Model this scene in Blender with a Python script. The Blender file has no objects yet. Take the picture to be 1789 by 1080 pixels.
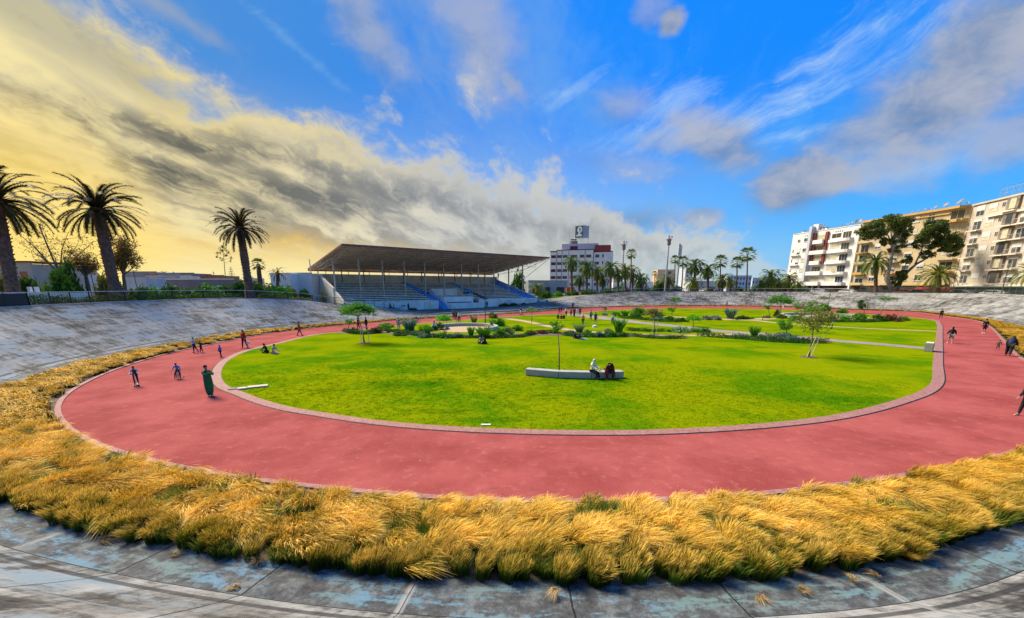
import bpy, bmesh, math, random
import numpy as np
from mathutils import Vector, Matrix
R = math.radians
rng = np.random.default_rng(7)
random.seed(7)
SC = bpy.context.scene
COL = SC.collection

# ------------------------------------------------------------------ camera
EYE = 5.5
PITCH = R(13.7)
FOC = 700.0                      # focal length for a 1789 px wide frame
cd = bpy.data.cameras.new('camera'); cam = bpy.data.objects.new('camera', cd); COL.objects.link(cam)
cam.location = (0, 0, EYE); cam.rotation_euler = (R(90) - PITCH, 0, 0)
cd.sensor_width = 36; cd.lens = 36 * FOC / 1789; cd.shift_y = 131 / 1789
cd.clip_start = 0.1; cd.clip_end = 6000
SC.camera = cam
CP, SP = math.cos(PITCH), math.sin(PITCH)
def ray(u, v):
    x = (u - 894.5) / FOC; y = (671 - v) / FOC
    return x, CP + y * SP, -SP + y * CP
def W(u, v, d):                  # a point seen at (u, v), d metres along the view axis
    x, y, z = ray(u, v); return Vector((x * d, y * d, EYE + z * d))
def G(u, v, z=0.0):              # the point of the level z seen at (u, v)
    x, y, dz = ray(u, v); t = (z - EYE) / dz; return Vector((x * t, y * t, z))
def B(u, d, z):                  # a point at height z under column u at depth d
    return Vector(((u - 894.5) / FOC * d, (d + (z - EYE) * SP) / CP, z))

# ------------------------------------------------------------------ exposure, sun, sky
SUN_AZ, SUN_EL = R(-50), R(45)
EXPO = 1.35
SC.view_settings.view_transform = 'Standard'; SC.view_settings.look = 'None'
SC.view_settings.exposure = EXPO; SC.view_settings.gamma = 1
ld = bpy.data.lights.new('sun', 'SUN'); sun = bpy.data.objects.new('sun', ld); COL.objects.link(sun)
ld.energy = 3.3; ld.angle = R(26); ld.color = (1, .89, .70)
sdir = Vector((math.sin(SUN_AZ) * math.cos(SUN_EL), math.cos(SUN_AZ) * math.cos(SUN_EL), math.sin(SUN_EL)))
sun.rotation_euler = sdir.to_track_quat('Z', 'Y').to_euler()

class NT:                        # tiny helper for writing node trees as expressions
    def __init__(s, tree): s.t = tree; s.L = tree.links
    def node(s, kind, **kw):
        n = s.t.nodes.new(kind)
        for k, v in kw.items(): setattr(n, k, v)
        return n
    def put(s, sock, v):
        if isinstance(v, bpy.types.NodeSocket): s.L.new(v, sock)
        elif v is not None:
            if sock.type == 'RGBA' and len(v) == 3: v = (*v, 1)
            sock.default_value = v
    def m(s, op, a, b=None, c=None):
        n = s.node('ShaderNodeMath', operation=op)
        s.put(n.inputs[0], a); s.put(n.inputs[1], b)
        if c is not None: s.put(n.inputs[2], c)
        return n.outputs[0]
    def v(s, op, a, b=None):
        n = s.node('ShaderNodeVectorMath', operation=op); s.put(n.inputs[0], a); s.put(n.inputs[1], b)
        return n.outputs['Value'] if op in ('DOT_PRODUCT', 'LENGTH', 'DISTANCE') else n.outputs['Vector']
    def vs(s, a, k):
        n = s.node('ShaderNodeVectorMath', operation='SCALE'); s.put(n.inputs[0], a); s.put(n.inputs[3], k); return n.outputs[0]
    def xyz(s, x, y, z):
        n = s.node('ShaderNodeCombineXYZ'); s.put(n.inputs[0], x); s.put(n.inputs[1], y); s.put(n.inputs[2], z); return n.outputs[0]
    def sep(s, a):
        n = s.node('ShaderNodeSeparateXYZ'); s.put(n.inputs[0], a); return n.outputs
    def noise(s, vec, scale, det=4, rough=.55, dist=0, col=False):
        n = s.node('ShaderNodeTexNoise'); s.put(n.inputs['Vector'], vec); n.inputs['Scale'].default_value = scale
        n.inputs['Detail'].default_value = det; n.inputs['Roughness'].default_value = rough; n.inputs['Distortion'].default_value = dist
        return n.outputs['Color' if col else 'Fac']
    def smooth(s, x, a, b, o0=0., o1=1.):
        n = s.node('ShaderNodeMapRange', interpolation_type='SMOOTHSTEP'); s.put(n.inputs[0], x)
        for i, q in enumerate((a, b, o0, o1)): s.put(n.inputs[i + 1], q)
        return n.outputs[0]
    def lin(s, x, a, b, o0=0., o1=1.):
        n = s.node('ShaderNodeMapRange'); s.put(n.inputs[0], x)
        for i, q in enumerate((a, b, o0, o1)): s.put(n.inputs[i + 1], q)
        return n.outputs[0]
    def mix(s, f, a, b, mode='MIX'):
        n = s.node('ShaderNodeMix', data_type='RGBA', blend_type=mode)
        s.put(n.inputs[0], f); s.put(n.inputs[6], a); s.put(n.inputs[7], b); return n.outputs[2]
    def ramp(s, f, stops, interp='LINEAR'):
        n = s.node('ShaderNodeValToRGB'); s.put(n.inputs[0], f); cr = n.color_ramp; cr.interpolation = interp
        while len(cr.elements) < len(stops): cr.elements.new(.5)
        for e, (p, c) in zip(cr.elements, stops): e.position = p; e.color = (*c, 1)
        return n.outputs[0]
def srgb(r, g, b):
    f = lambda c: (c / 255 / 12.92) if c <= 10 else ((c / 255 + .055) / 1.055) ** 2.4
    return (f(r), f(g), f(b))

def azel(u, v):
    x, y, z = ray(u, v); return math.atan2(x, y), math.atan2(z, math.hypot(x, y))
def build_world():
    w = bpy.data.worlds.new('World'); SC.world = w; w.use_nodes = True
    t = w.node_tree; t.nodes.clear(); N = NT(t)
    K = .1                                           # background strength
    E = 1 / (K * 2 ** EXPO)                          # display value -> node value
    def C(r, g, b, k=1.): return tuple(c * E * k for c in srgb(r, g, b))
    tc = N.node('ShaderNodeTexCoord').outputs['Generated']
    d = N.v('NORMALIZE', tc); dx, dy, dz = N.sep(d)
    zc = N.m('MAXIMUM', dz, .012)
    px, py = N.m('DIVIDE', dx, zc), N.m('DIVIDE', dy, zc)          # flat cloud deck
    zs = N.m('ADD', N.m('MAXIMUM', dz, 0.), .20)
    qx, qy = N.m('DIVIDE', dx, zs), N.m('DIVIDE', dy, zs)          # deck that curves down, for the cloud texture
    sky = N.node('ShaderNodeTexSky', sky_type='NISHITA', sun_disc=False)
    sky.sun_elevation = SUN_EL; sky.sun_rotation = SUN_AZ; sky.altitude = 30; sky.dust_density = .6; sky.ozone_density = 2
    az = N.m('ARCTAN2', dx, dy); el = N.m('ARCSINE', dz)
    # clear air: the physical sky, pushed to the strong azure of the photograph, paler at the horizon
    zen = N.smooth(dz, .0, .40)
    azure = N.mix(N.smooth(az, -.75, .30), C(64, 130, 196), C(0, 134, 250))
    low = N.mix(N.smooth(az, -.35, .75), C(205, 214, 205), C(84, 186, 250))
    clear = N.mix(zen, low, azure)
    clear = N.mix(.06, clear, N.mix(1.0, sky.outputs[0], (.45, .9, 1.5), 'MULTIPLY'))
    rot = R(-13)                                     # wind streaks run to a point a little right of straight ahead
    ax = N.m('ADD', N.m('MULTIPLY', qx, math.cos(rot)), N.m('MULTIPLY', qy, math.sin(rot)))
    ay = N.m('SUBTRACT', N.m('MULTIPLY', qy, math.cos(rot)), N.m('MULTIPLY', qx, math.sin(rot)))
    wv = N.v('SUBTRACT', N.noise(d, 3.2, 4, .6, .0, True), (.5, .5, .5))
    wv2 = N.v('SUBTRACT', N.noise(d, 9., 4, .6, .0, True), (.5, .5, .5))
    streak = N.v('ADD', N.v('ADD', N.xyz(N.m('MULTIPLY', ax, 2.6), N.m('MULTIPLY', ay, .62), 3.1), N.vs(wv, 1.5)), N.vs(wv2, .35))
    fib = N.noise(streak, 1.9, 9, .64)
    fib2 = N.noise(N.v('ADD', streak, (7.3, 2.2, 1.)), .85, 6, .6)
    puff = N.noise(N.v('ADD', N.v('MULTIPLY', d, (1, 1, 1.7)), N.vs(wv, .18)), 5.2, 8, .58)
    puffL = N.noise(N.v('ADD', N.v('MULTIPLY', d, (1, 1, 1.5)), (3., 1., 2.)), 2.6, 4, .55)
    veil = N.smooth(N.m('ADD', N.m('MULTIPLY', fib2, .7), N.m('MULTIPLY', puffL, .3)), .44, .66)
    clear = N.mix(N.m('MULTIPLY', veil, .48), clear, N.mix(N.smooth(az, -.5, .45), C(166, 174, 184), C(104, 180, 246)))
    def blob(u, v, ru, rv, ang=0., k=1.4, src=None, soft=1.):
        a0, e0 = azel(u, v); a1, e1 = azel(u + ru, v); a2, e2 = azel(u, v - rv)
        ra = math.hypot(a1 - a0, e1 - e0); rb = abs(e2 - e0); an = R(ang)
        x0 = N.m('SUBTRACT', az, a0); y0 = N.m('SUBTRACT', el, e0); c, s_ = math.cos(an), math.sin(an)
        a = N.m('DIVIDE', N.m('ADD', N.m('MULTIPLY', x0, c), N.m('MULTIPLY', y0, s_)), ra)
        b = N.m('DIVIDE', N.m('SUBTRACT', N.m('MULTIPLY', y0, c), N.m('MULTIPLY', x0, s_)), rb)
        r = N.m('SQRT', N.m('ADD', N.m('MULTIPLY', a, a), N.m('MULTIPLY', b, b)))
        x = N.m('ADD', N.m('SUBTRACT', 1.25, r), N.m('MULTIPLY', N.m('SUBTRACT', src or puff, .5), k * 2.2))
        return N.smooth(x, .0, .75 * soft)
    def cblob(u, v, ru, rv, ang, k, src, soft=3.): return blob(u, v, ru * 1.15, rv * 1.5, ang, k * 1.9, src, soft)
    def most(*a):
        o = a[0]
        for q in a[1:]: o = N.m('MAXIMUM', o, q)
        return o
    def wt(a, k): return N.m('MULTIPLY', a, k)
    # white cirrus plumes
    fa = N.xyz(N.m('ADD', N.m('MULTIPLY', az, 4.), N.m('MULTIPLY', el, 3.)), N.m('SUBTRACT', N.m('MULTIPLY', el, 26.), N.m('MULTIPLY', az, 11.)), 0)
    cf = N.m('ADD', N.m('MULTIPLY', N.noise(N.v('ADD', fa, N.vs(wv, 3.)), 1.5, 10, .70), .65), N.m('MULTIPLY', puff, .35))
    cir = most(cblob(1430, 140, 190, 36, 24, 1.3, cf), wt(cblob(1560, 85, 120, 26, 24, 1.5, cf), .7), cblob(1310, 215, 120, 24, 10, 1.4, cf), wt(cblob(1370, 238, 110, 12, 3, 1.4, cf), .8), wt(cblob(1180, 185, 60, 40, 20, 1.8, cf), .55),
               wt(cblob(1590, 300, 130, 12, 6, .9, cf), .6), wt(cblob(990, 160, 55, 12, 20, 1.3, cf), .6), wt(cblob(1200, 225, 190, 22, 4, 1.5, cf), .6), wt(cblob(270, 115, 110, 8, -30, .8, cf), .55), wt(cblob(210, 100, 190, 14, -24, 1.6, cf), .5), wt(cblob(520, 85, 130, 9, -30, 1.3, cf), .45))
    clear = N.mix(wt(cir, .88), clear, N.mix(N.smooth(az, -.5, .2), C(150, 196, 226), C(190, 219, 246)))
    # soft grey-mauve clouds
    g = most(blob(1640, 175, 240, 120, 25, .9, None, 1.3), blob(1720, 80, 170, 120, 20, .9, None, 1.2), wt(blob(1540, 225, 190, 70, 10, 1., None, 1.4), .85), blob(1390, 320, 105, 66, 10, 1.1), wt(blob(1262, 258, 115, 52, -22, 1.2, None, 1.3), .9),
             wt(blob(1200, 250, 110, 28, -8, 1.3, None, 1.4), .6), wt(blob(1770, 240, 90, 60, 20, 1.1, None, 1.4), .75), blob(1172, 38, 26, 30, 0, .9), wt(blob(1140, 20, 40, 40, 0, 1.3), .5), wt(blob(840, 80, 110, 90, -55, 1.3, None, 1.8), .72),
             wt(blob(890, 145, 40, 26, -40, 1.2, None, 1.6), .7), wt(blob(640, 60, 120, 70, -50, 1.5, None, 1.6), .6), wt(blob(330, 40, 160, 30, -20, 1.7, None, 1.6), .5), wt(blob(1080, 190, 60, 42, 0, 1.3, None, 1.7), .6), wt(blob(1090, 290, 160, 30, -10, 1.5, None, 1.7), .4),
             wt(blob(1225, 380, 40, 20, 0, .9), .8), wt(blob(1110, 385, 130, 38, -6, 1.5, None, 1.5), .75), wt(blob(60, 30, 240, 46, -18, 1.2, None, 1.6), .75))
    gcol = N.mix(N.smooth(puff, .34, .62), C(104, 134, 174), C(182, 184, 194))
    base = N.mix(wt(g, .9), clear, N.mix(N.smooth(az, -.2, -.7), gcol, C(186, 182, 166)))
    # the big bank: everything beyond a slanting line on the cloud deck
    e = N.m('ADD', N.m('MULTIPLY', px, -.78), N.m('MULTIPLY', py, .62))
    lf = N.smooth(az, -.2, -.6)
    ee = N.m('ADD', e, N.m('MULTIPLY', N.m('ADD', N.m('MULTIPLY', N.m('SUBTRACT', fib, .5), 2.3), N.m('MULTIPLY', N.m('SUBTRACT', puff, .5), 3.8)), N.lin(az, -.8, 0., .85, 1.25)))
    cover = N.smooth(ee, 2.05, 3.05)
    edge = N.smooth(ee, 2.6, 3.7)
    warm = N.smooth(az, .0, -.66)
    lit = N.mix(warm, C(200, 202, 200), C(226, 210, 166))
    shade = N.mix(warm, C(136, 142, 150), C(108, 106, 92))
    big = N.noise(N.v('ADD', N.vs(streak, .5), (1.3, 5.1, 2.)), 1.5, 5, .55)
    tex = N.m('ADD', N.m('ADD', N.m('MULTIPLY', fib, .40), N.m('MULTIPLY', puff, .32)), N.m('MULTIPLY', big, .28))
    pz = most(wt(blob(120, 205, 120, 34, -12, 1.2, tex, 1.4), 1.), blob(290, 235, 150, 30, -14, 1.3, tex, 1.3), blob(430, 250, 90, 36, -12, 1.2, tex, 1.2), blob(60, 285, 240, 40, -10, 1.2, tex, 1.5), blob(330, 320, 190, 40, -14, 1.2, tex, 1.4),
              wt(blob(560, 350, 190, 36, -8, 1.3, tex, 1.4), .8), wt(blob(560, 290, 100, 40, -30, 1.5, tex, 1.4), .6), wt(blob(700, 340, 130, 40, -10, 1.4, tex, 1.4), .6), wt(blob(830, 290, 100, 40, -30, 1.4, tex, 1.4), .6), wt(blob(880, 370, 160, 26, -4, 1.4, tex, 1.4), .6))
    body = N.m('MULTIPLY', N.smooth(tex, .555, .435), edge)
    bank = N.mix(N.m('MINIMUM', N.m('ADD', wt(body, .72), N.m('MULTIPLY', wt(pz, .50), edge)), 1.), lit, shade)
    hi = N.m('MULTIPLY', N.smooth(tex, .50, .60), N.smooth(az, .15, -.3)); bank = N.mix(wt(hi, .72), bank, N.mix(warm, C(224, 222, 212), C(255, 238, 168)))
    rimb = N.m('MULTIPLY', N.m('MULTIPLY', N.smooth(ee, 2.5, 2.9), N.smooth(ee, 3.35, 2.9)), N.m('MULTIPLY', warm, N.smooth(dz, .66, .45))); bank = N.mix(wt(rimb, .45), bank, C(252, 230, 140))
    tl = N.m('MULTIPLY', N.smooth(dz, .48, .62), N.smooth(az, -.2, -.6)); bank = N.mix(wt(tl, .75), bank, N.mix(N.smooth(tex, .4, .6), C(124, 134, 144), C(196, 192, 170)))
    tlg = most(blob(30, 8, 330, 62, -22, 1.3, tex, 1.6), wt(blob(130, 130, 150, 22, -28, 1.3, fib, 1.5), .5), wt(blob(20, 250, 160, 26, -8, 1.3, tex, 1.5), .8))
    bank = N.mix(wt(tlg, .78), bank, N.mix(N.smooth(tex, .44, .58), C(120, 124, 120), C(182, 178, 156)))
    out = N.mix(wt(cover, .97), base, bank)
    # last light low in the west, under and through the bank
    jz = N.m('ADD', dz, N.m('ADD', N.m('MULTIPLY', N.m('SUBTRACT', puff, .5), .13), N.m('MULTIPLY', N.m('SUBTRACT', fib, .5), .08)))
    west = N.smooth(az, .16, -.40)
    low2 = N.smooth(N.m('ADD', jz, N.lin(az, -.8, .1, -.03, .012)), .105, .03)
    out = N.mix(wt(N.m('MULTIPLY', low2, west), .93), out, N.mix(N.smooth(dz, .12, .01), C(250, 206, 104), C(255, 240, 176)))
    sd = N.v('DOT_PRODUCT', d, tuple(Vector(ray(40, 395)).normalized()))
    out = N.mix(wt(N.smooth(sd, .978, 1.0), .75), out, C(255, 222, 118, 1.12))
    # pale band along the horizon elsewhere
    hz = N.m('MULTIPLY', N.smooth(dz, .14, .015), N.m('SUBTRACT', 1., west))
    out = N.mix(wt(hz, .62), out, N.mix(N.smooth(az, .1, .7), C(214, 218, 208), C(156, 208, 240)))
    # below the horizon: dull ground light
    out = N.mix(N.smooth(dz, .0, -.03), out, C(96, 92, 84))
    bg = N.node('ShaderNodeBackground'); N.put(bg.inputs[0], out); bg.inputs[1].default_value = K
    wo = N.node('ShaderNodeOutputWorld'); N.L.new(bg.outputs[0], wo.inputs[0])
    w.cycles.sampling_method = 'MANUAL'; w.cycles.sample_map_resolution = 512
build_world()

# ------------------------------------------------------------------ object helpers
def tag(o, label=None, cat=None, group=None, kind=None):
    if label: o['label'] = label
    if cat: o['category'] = cat
    if group: o['group'] = group
    if kind: o['kind'] = kind
    return o
def empty(name, loc, rz=0, label=None, cat=None, group=None, kind=None):
    o = bpy.data.objects.new(name, None); COL.objects.link(o); o.location = loc; o.rotation_euler = (0, 0, rz)
    o.empty_display_size = .2
    return tag(o, label, cat, group, kind)
def obj(name, me, parent=None, loc=None, rot=None, scale=None):
    o = bpy.data.objects.new(name, me); COL.objects.link(o)
    if parent is not None: o.parent = parent
    if loc is not None: o.location = loc
    if rot is not None: o.rotation_euler = rot
    if scale is not None: o.scale = scale
    return o
def mesh(name, verts, faces, mats, smooth=False, idx=None):
    me = bpy.data.meshes.new(name)
    V = np.asarray(verts, dtype=np.float32).reshape(-1, 3)
    if isinstance(faces, np.ndarray):
        n, k = faces.shape
        me.vertices.add(len(V)); me.vertices.foreach_set('co', V.ravel())
        me.loops.add(n * k); me.loops.foreach_set('vertex_index', faces.astype(np.int32).ravel())
        me.polygons.add(n); me.polygons.foreach_set('loop_start', np.arange(0, n * k, k, dtype=np.int32))
        me.update(calc_edges=True)
    else:
        me.from_pydata([tuple(v) for v in V], [], faces)
    for m in (mats if isinstance(mats, (list, tuple)) else [mats]): me.materials.append(m)
    if idx is not None: me.polygons.foreach_set('material_index', np.asarray(idx, dtype=np.int32))
    me.polygons.foreach_set('use_smooth', np.full(len(me.polygons), bool(smooth), dtype=bool))
    me.update(); return me
class MB:                        # collects shapes, builds ONE mesh
    def __init__(s): s.v = []; s.f = []; s.i = []; s.cur = 0
    def mat(s, k): s.cur = k; return s
    def add(s, vs, fs):
        o = len(s.v); s.v += [tuple(v) for v in vs]; s.f += [tuple(i + o for i in f) for f in fs]; s.i += [s.cur] * len(fs); return s
    def box(s, x0, x1, y0, y1, z0, z1, M=None):
        vs = [(x, y, z) for z in (z0, z1) for x, y in ((x0, y0), (x1, y0), (x1, y1), (x0, y1))]
        if M is not None: vs = [M @ Vector(q) for q in vs]
        return s.add(vs, [(3, 2, 1, 0), (4, 5, 6, 7), (0, 1, 5, 4), (1, 2, 6, 5), (2, 3, 7, 6), (3, 0, 4, 7)])
    def tube(s, pts, rad, n=8, cap=True, flat=1.):
        pts = [Vector(p) for p in pts]; m = len(pts)
        if not hasattr(rad, '__len__'): rad = [rad] * m
        vs = []; fs = []; ref = None
        for i, p in enumerate(pts):
            t = (pts[min(i + 1, m - 1)] - pts[max(i - 1, 0)]).normalized()
            if ref is None: ref = Vector((1, 0, 0)) if abs(t.x) < .9 else Vector((0, 1, 0))
            a = (ref - t * ref.dot(t)).normalized(); b = t.cross(a); ref = a
            for k in range(n):
                an = 2 * math.pi * k / n; vs.append(p + (a * math.cos(an) + b * math.sin(an) * flat) * rad[i])
        for i in range(m - 1):
            for k in range(n):
                k2 = (k + 1) % n; fs.append((i * n + k, i * n + k2, i * n + n + k2, i * n + n + k))
        if cap: fs += [tuple(range(n - 1, -1, -1)), tuple((m - 1) * n + k for k in range(n))]
        return s.add(vs, fs)
    def lathe(s, prof, c=(0, 0, 0), n=16, sx=1., sy=1.):
        vs = [(c[0] + r * math.cos(2 * math.pi * k / n) * sx, c[1] + r * math.sin(2 * math.pi * k / n) * sy, c[2] + z) for r, z in prof for k in range(n)]
        fs = [(i * n + k, i * n + (k + 1) % n, (i + 1) * n + (k + 1) % n, (i + 1) * n + k) for i in range(len(prof) - 1) for k in range(n)]
        fs += [tuple(range(n - 1, -1, -1)), tuple((len(prof) - 1) * n + k for k in range(n))]
        return s.add(vs, fs)
    def prism(s, poly, axis, a, b):   # polygon in the plane normal to axis, from a to b
        n = len(poly); mk = {'x': lambda q, w: (w, q[0], q[1]), 'y': lambda q, w: (q[0], w, q[1]), 'z': lambda q, w: (q[0], q[1], w)}[axis]
        vs = [mk(q, a) for q in poly] + [mk(q, b) for q in poly]
        return s.add(vs, [tuple(range(n - 1, -1, -1)), tuple(range(n, 2 * n))] + [(k, (k + 1) % n, n + (k + 1) % n, n + k) for k in range(n)])
    def mesh(s, name, mats, smooth=False):
        me = mesh(name, s.v, s.f, mats, smooth, s.i)
        bm = bmesh.new(); bm.from_mesh(me); bmesh.ops.recalc_face_normals(bm, faces=bm.faces); bm.to_mesh(me); bm.free()
        return me
    def build(s, name, mats, parent=None, smooth=False, **kw): return obj(name, s.mesh(name, mats, smooth), parent, **kw)
def copy_tree(o, parent=None):
    c = o.copy(); COL.objects.link(c)
    if parent is not None: c.parent = parent
    for ch in [q for q in o.children]: copy_tree(ch, c)
    return c

# ------------------------------------------------------------------ materials
MATS = {}
def mat(name, col, rough=.7, var=0., scale=3., bump=0., bscale=40., metal=0., spec=.4, trans=0., isl=0., col2=None, alpha=None):
    if name in MATS: return MATS[name]
    m = bpy.data.materials.new(name); m.use_nodes = True; t = m.node_tree; t.nodes.clear(); N = NT(t)
    b = N.node('ShaderNodeBsdfPrincipled'); b.inputs['Roughness'].default_value = rough; b.inputs['Metallic'].default_value = metal
    b.inputs['Specular IOR Level'].default_value = spec
    tc = N.node('ShaderNodeTexCoord').outputs['Object']
    c = (*col, 1)
    if var or col2:
        n = N.noise(tc, scale, 5, .62)
        c = N.mix(N.smooth(n, .3, .7), tuple(q * (1 - var) for q in col), col2 if col2 else tuple(min(1, q * (1 + var)) for q in col))
    if isl:
        ri = N.node('ShaderNodeNewGeometry').outputs['Random Per Island']
        hs = N.node('ShaderNodeHueSaturation'); N.put(hs.inputs['Value'], N.lin(ri, 0, 1, 1 - isl, 1 + isl)); N.put(hs.inputs['Hue'], N.lin(ri, 0, 1, .5 - isl * .05, .5 + isl * .05)); N.put(hs.inputs['Color'], c); c = hs.outputs[0]
    N.put(b.inputs['Base Color'], c)
    if bump:
        bn = N.node('ShaderNodeBump'); bn.inputs['Strength'].default_value = bump; bn.inputs['Distance'].default_value = .02
        N.put(bn.inputs['Height'], N.noise(tc, bscale, 5, .6)); N.L.new(bn.outputs[0], b.inputs['Normal'])
    o = N.node('ShaderNodeOutputMaterial')
    if trans:
        tr = N.node('ShaderNodeBsdfTranslucent'); N.put(tr.inputs[0], c); mx = N.node('ShaderNodeMixShader'); mx.inputs[0].default_value = trans
        N.L.new(b.outputs[0], mx.inputs[1]); N.L.new(tr.outputs[0], mx.inputs[2]); N.L.new(mx.outputs[0], o.inputs[0])
    else: N.L.new(b.outputs[0], o.inputs[0])
    MATS[name] = m; return m
def custom(name, fn):
    m = bpy.data.materials.new(name); m.use_nodes = True; t = m.node_tree; t.nodes.clear(); N = NT(t)
    b = N.node('ShaderNodeBsdfPrincipled'); o = N.node('ShaderNodeOutputMaterial'); N.L.new(b.outputs[0], o.inputs[0]); fn(N, b); MATS[name] = m; return m
def bump(N, b, h, st=.5, dist=.02):
    bn = N.node('ShaderNodeBump'); bn.inputs['Strength'].default_value = st; bn.inputs['Distance'].default_value = dist
    N.put(bn.inputs['Height'], h); N.L.new(bn.outputs[0], b.inputs['Normal'])
# ------------------------------------------------------------------ plan curves (ground plane)
def closed(pts, n):
    P = np.array([(p[0], p[1]) for p in pts]); m = len(P); out = []
    for i in range(m):
        a, b, c, d = P[i - 1], P[i], P[(i + 1) % m], P[(i + 2) % m]
        t0 = 0.; t1 = max(np.linalg.norm(b - a), 1e-6) ** .5; t2 = t1 + max(np.linalg.norm(c - b), 1e-6) ** .5; t3 = t2 + max(np.linalg.norm(d - c), 1e-6) ** .5
        for k in range(24):
            t = t1 + (t2 - t1) * k / 24
            A1 = (t1 - t) / (t1 - t0) * a + (t - t0) / (t1 - t0) * b; A2 = (t2 - t) / (t2 - t1) * b + (t - t1) / (t2 - t1) * c; A3 = (t3 - t) / (t3 - t2) * c + (t - t2) / (t3 - t2) * d
            B1 = (t2 - t) / (t2 - t0) * A1 + (t - t0) / (t2 - t0) * A2; B2 = (t3 - t) / (t3 - t1) * A2 + (t - t1) / (t3 - t1) * A3
            out.append((t2 - t) / (t2 - t1) * B1 + (t - t1) / (t2 - t1) * B2)
    Q = np.array(out); L = np.r_[0, np.cumsum(np.linalg.norm(np.roll(Q, -1, 0) - Q, axis=1))]
    Q2 = np.vstack([Q, Q[:1]]); s = np.linspace(0, L[-1], n, endpoint=False)
    return np.c_[np.interp(s, L, Q2[:, 0]), np.interp(s, L, Q2[:, 1])], L[-1]
def relax(P, k):
    for _ in range(k): P = P * .5 + (np.roll(P, 1, 0) + np.roll(P, -1, 0)) * .25
    return P
def normals(P):                  # outward (curves run counter-clockwise or are flipped to)
    T = np.roll(P, -1, 0) - np.roll(P, 1, 0); T /= np.linalg.norm(T, axis=1)[:, None]
    A = np.sum(P[:, 0] * np.roll(P[:, 1], -1) - np.roll(P[:, 0], -1) * P[:, 1])
    Nn = np.c_[T[:, 1], -T[:, 0]]; return Nn if A > 0 else -Nn
PX = [(1789,781),(1740,797),(1628,820),(1529,836.5),(1430,851),(1332,861),(1200,869.5),(1050,874),(902,873.5),(734,867),(600,853),(470,840),(302,812),(235,795),(167,773),(122,746),(104,719),(105.5,707),(119,689),(155.5,667),(208,644.5),(278,622.5),(361,603.5),(480,581.5),(560,572),(623,566.5),(693,560),(807,553.5),(900,548),(967,543),(1016,539),(1130,535.5),(1269,535),(1400,537.5),(1488,541.5),(1584,544.5),(1649,552),(1705,560.5),(1728,571),(1752,596),(1789,631)]
pw = [G(u, v) for u, v in PX] + [Vector((34.2, 24.0, 0)), Vector((26.5, 17.6, 0))]
NP = 560
P, PL = closed(pw, NP); P = relax(P, 14)
if np.sum(P[:, 0] * np.roll(P[:, 1], -1) - np.roll(P[:, 0], -1) * P[:, 1]) < 0: P = P[::-1].copy()
PN = relax(normals(P), 6); PN /= np.linalg.norm(PN, axis=1)[:, None]
PS = np.r_[0, np.cumsum(np.linalg.norm(np.roll(P, -1, 0) - P, axis=1))]      # arc length
LX = [(388.6,663),(402,677),(426,685),(455.6,697),(509,712),(560,720),(650,733.5),(750,743),(850,748.5),(950,751.5),(1050,752.5),(1150,751),(1250,746),(1350,738.5),(1440,728),(1512,713.5),(1560,700),(1604,685),(1623,672.5),(1629,660),(1629,640),(1632,615),(1635,588),(1636,566),(1625,558.5),(1590,555),(1540,551),(1480,547),(1400,542.5),(1330,540.5),(1190,539.2),(1110,540.5),(1060,543),(1018,547),(967,549.5),(907,552.5),(850,557),(805,560),(725,566.5),(655,574.5),(598,580.5),(560,584),(482.5,602),(437,612.5),(402,628.5),(387.5,647)]
LW, _ = closed([G(u, v) for u, v in LX], 460); LW = relax(LW, 3)
if np.sum(LW[:, 0] * np.roll(LW[:, 1], -1) - np.roll(LW[:, 0], -1) * LW[:, 1]) < 0: LW = LW[::-1].copy()
LN = relax(normals(LW), 4); LN /= np.linalg.norm(LN, axis=1)[:, None]

SO = Vector((-33., 81., .3)); SE = Vector((.765, .644, 0)); SN = Vector((-.644, .765, 0))      # grandstand frame
q = (P[:, 0] - SO.x) * SE.x + (P[:, 1] - SO.y) * SE.y
side = (P[:, 0] - SO.x) * SN.x + (P[:, 1] - SO.y) * SN.y
def sm(x, a, b): t = np.clip((x - a) / (b - a), 0, 1); return t * t * (3 - 2 * t)
westside = (side > -27).astype(float)
dip = np.interp(q, [-14, -6, 2, 9, 14, 40, 47, 54, 62, 78], [0, .18, .52, .86, .97, .97, .95, .72, .36, 0]) * westside
dip = relax(dip[:, None], 6)[:, 0]
ZR = 3.9 * (1 - dip) + .32 * dip                                             # rim height
GW = 2.9 - 1.5 * sm(P[:, 1], 45, 75) - .25 * dip                             # width of the grass ring
GW = GW - .75 * sm(P[:, 0], 6.5, 12.5) * (P[:, 1] < 30)
GW = relax(GW[:, None], 12)[:, 0]
BL = 1.05                                                                    # blue apron
BWD = 6.3 + 2.2 * sm(P[:, 1], 20, 50) + 1.5 * dip                            # plan width of the bank
def off(w): return P + PN * np.asarray(w)[:, None] if np.ndim(w) else P + PN * w
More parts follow.
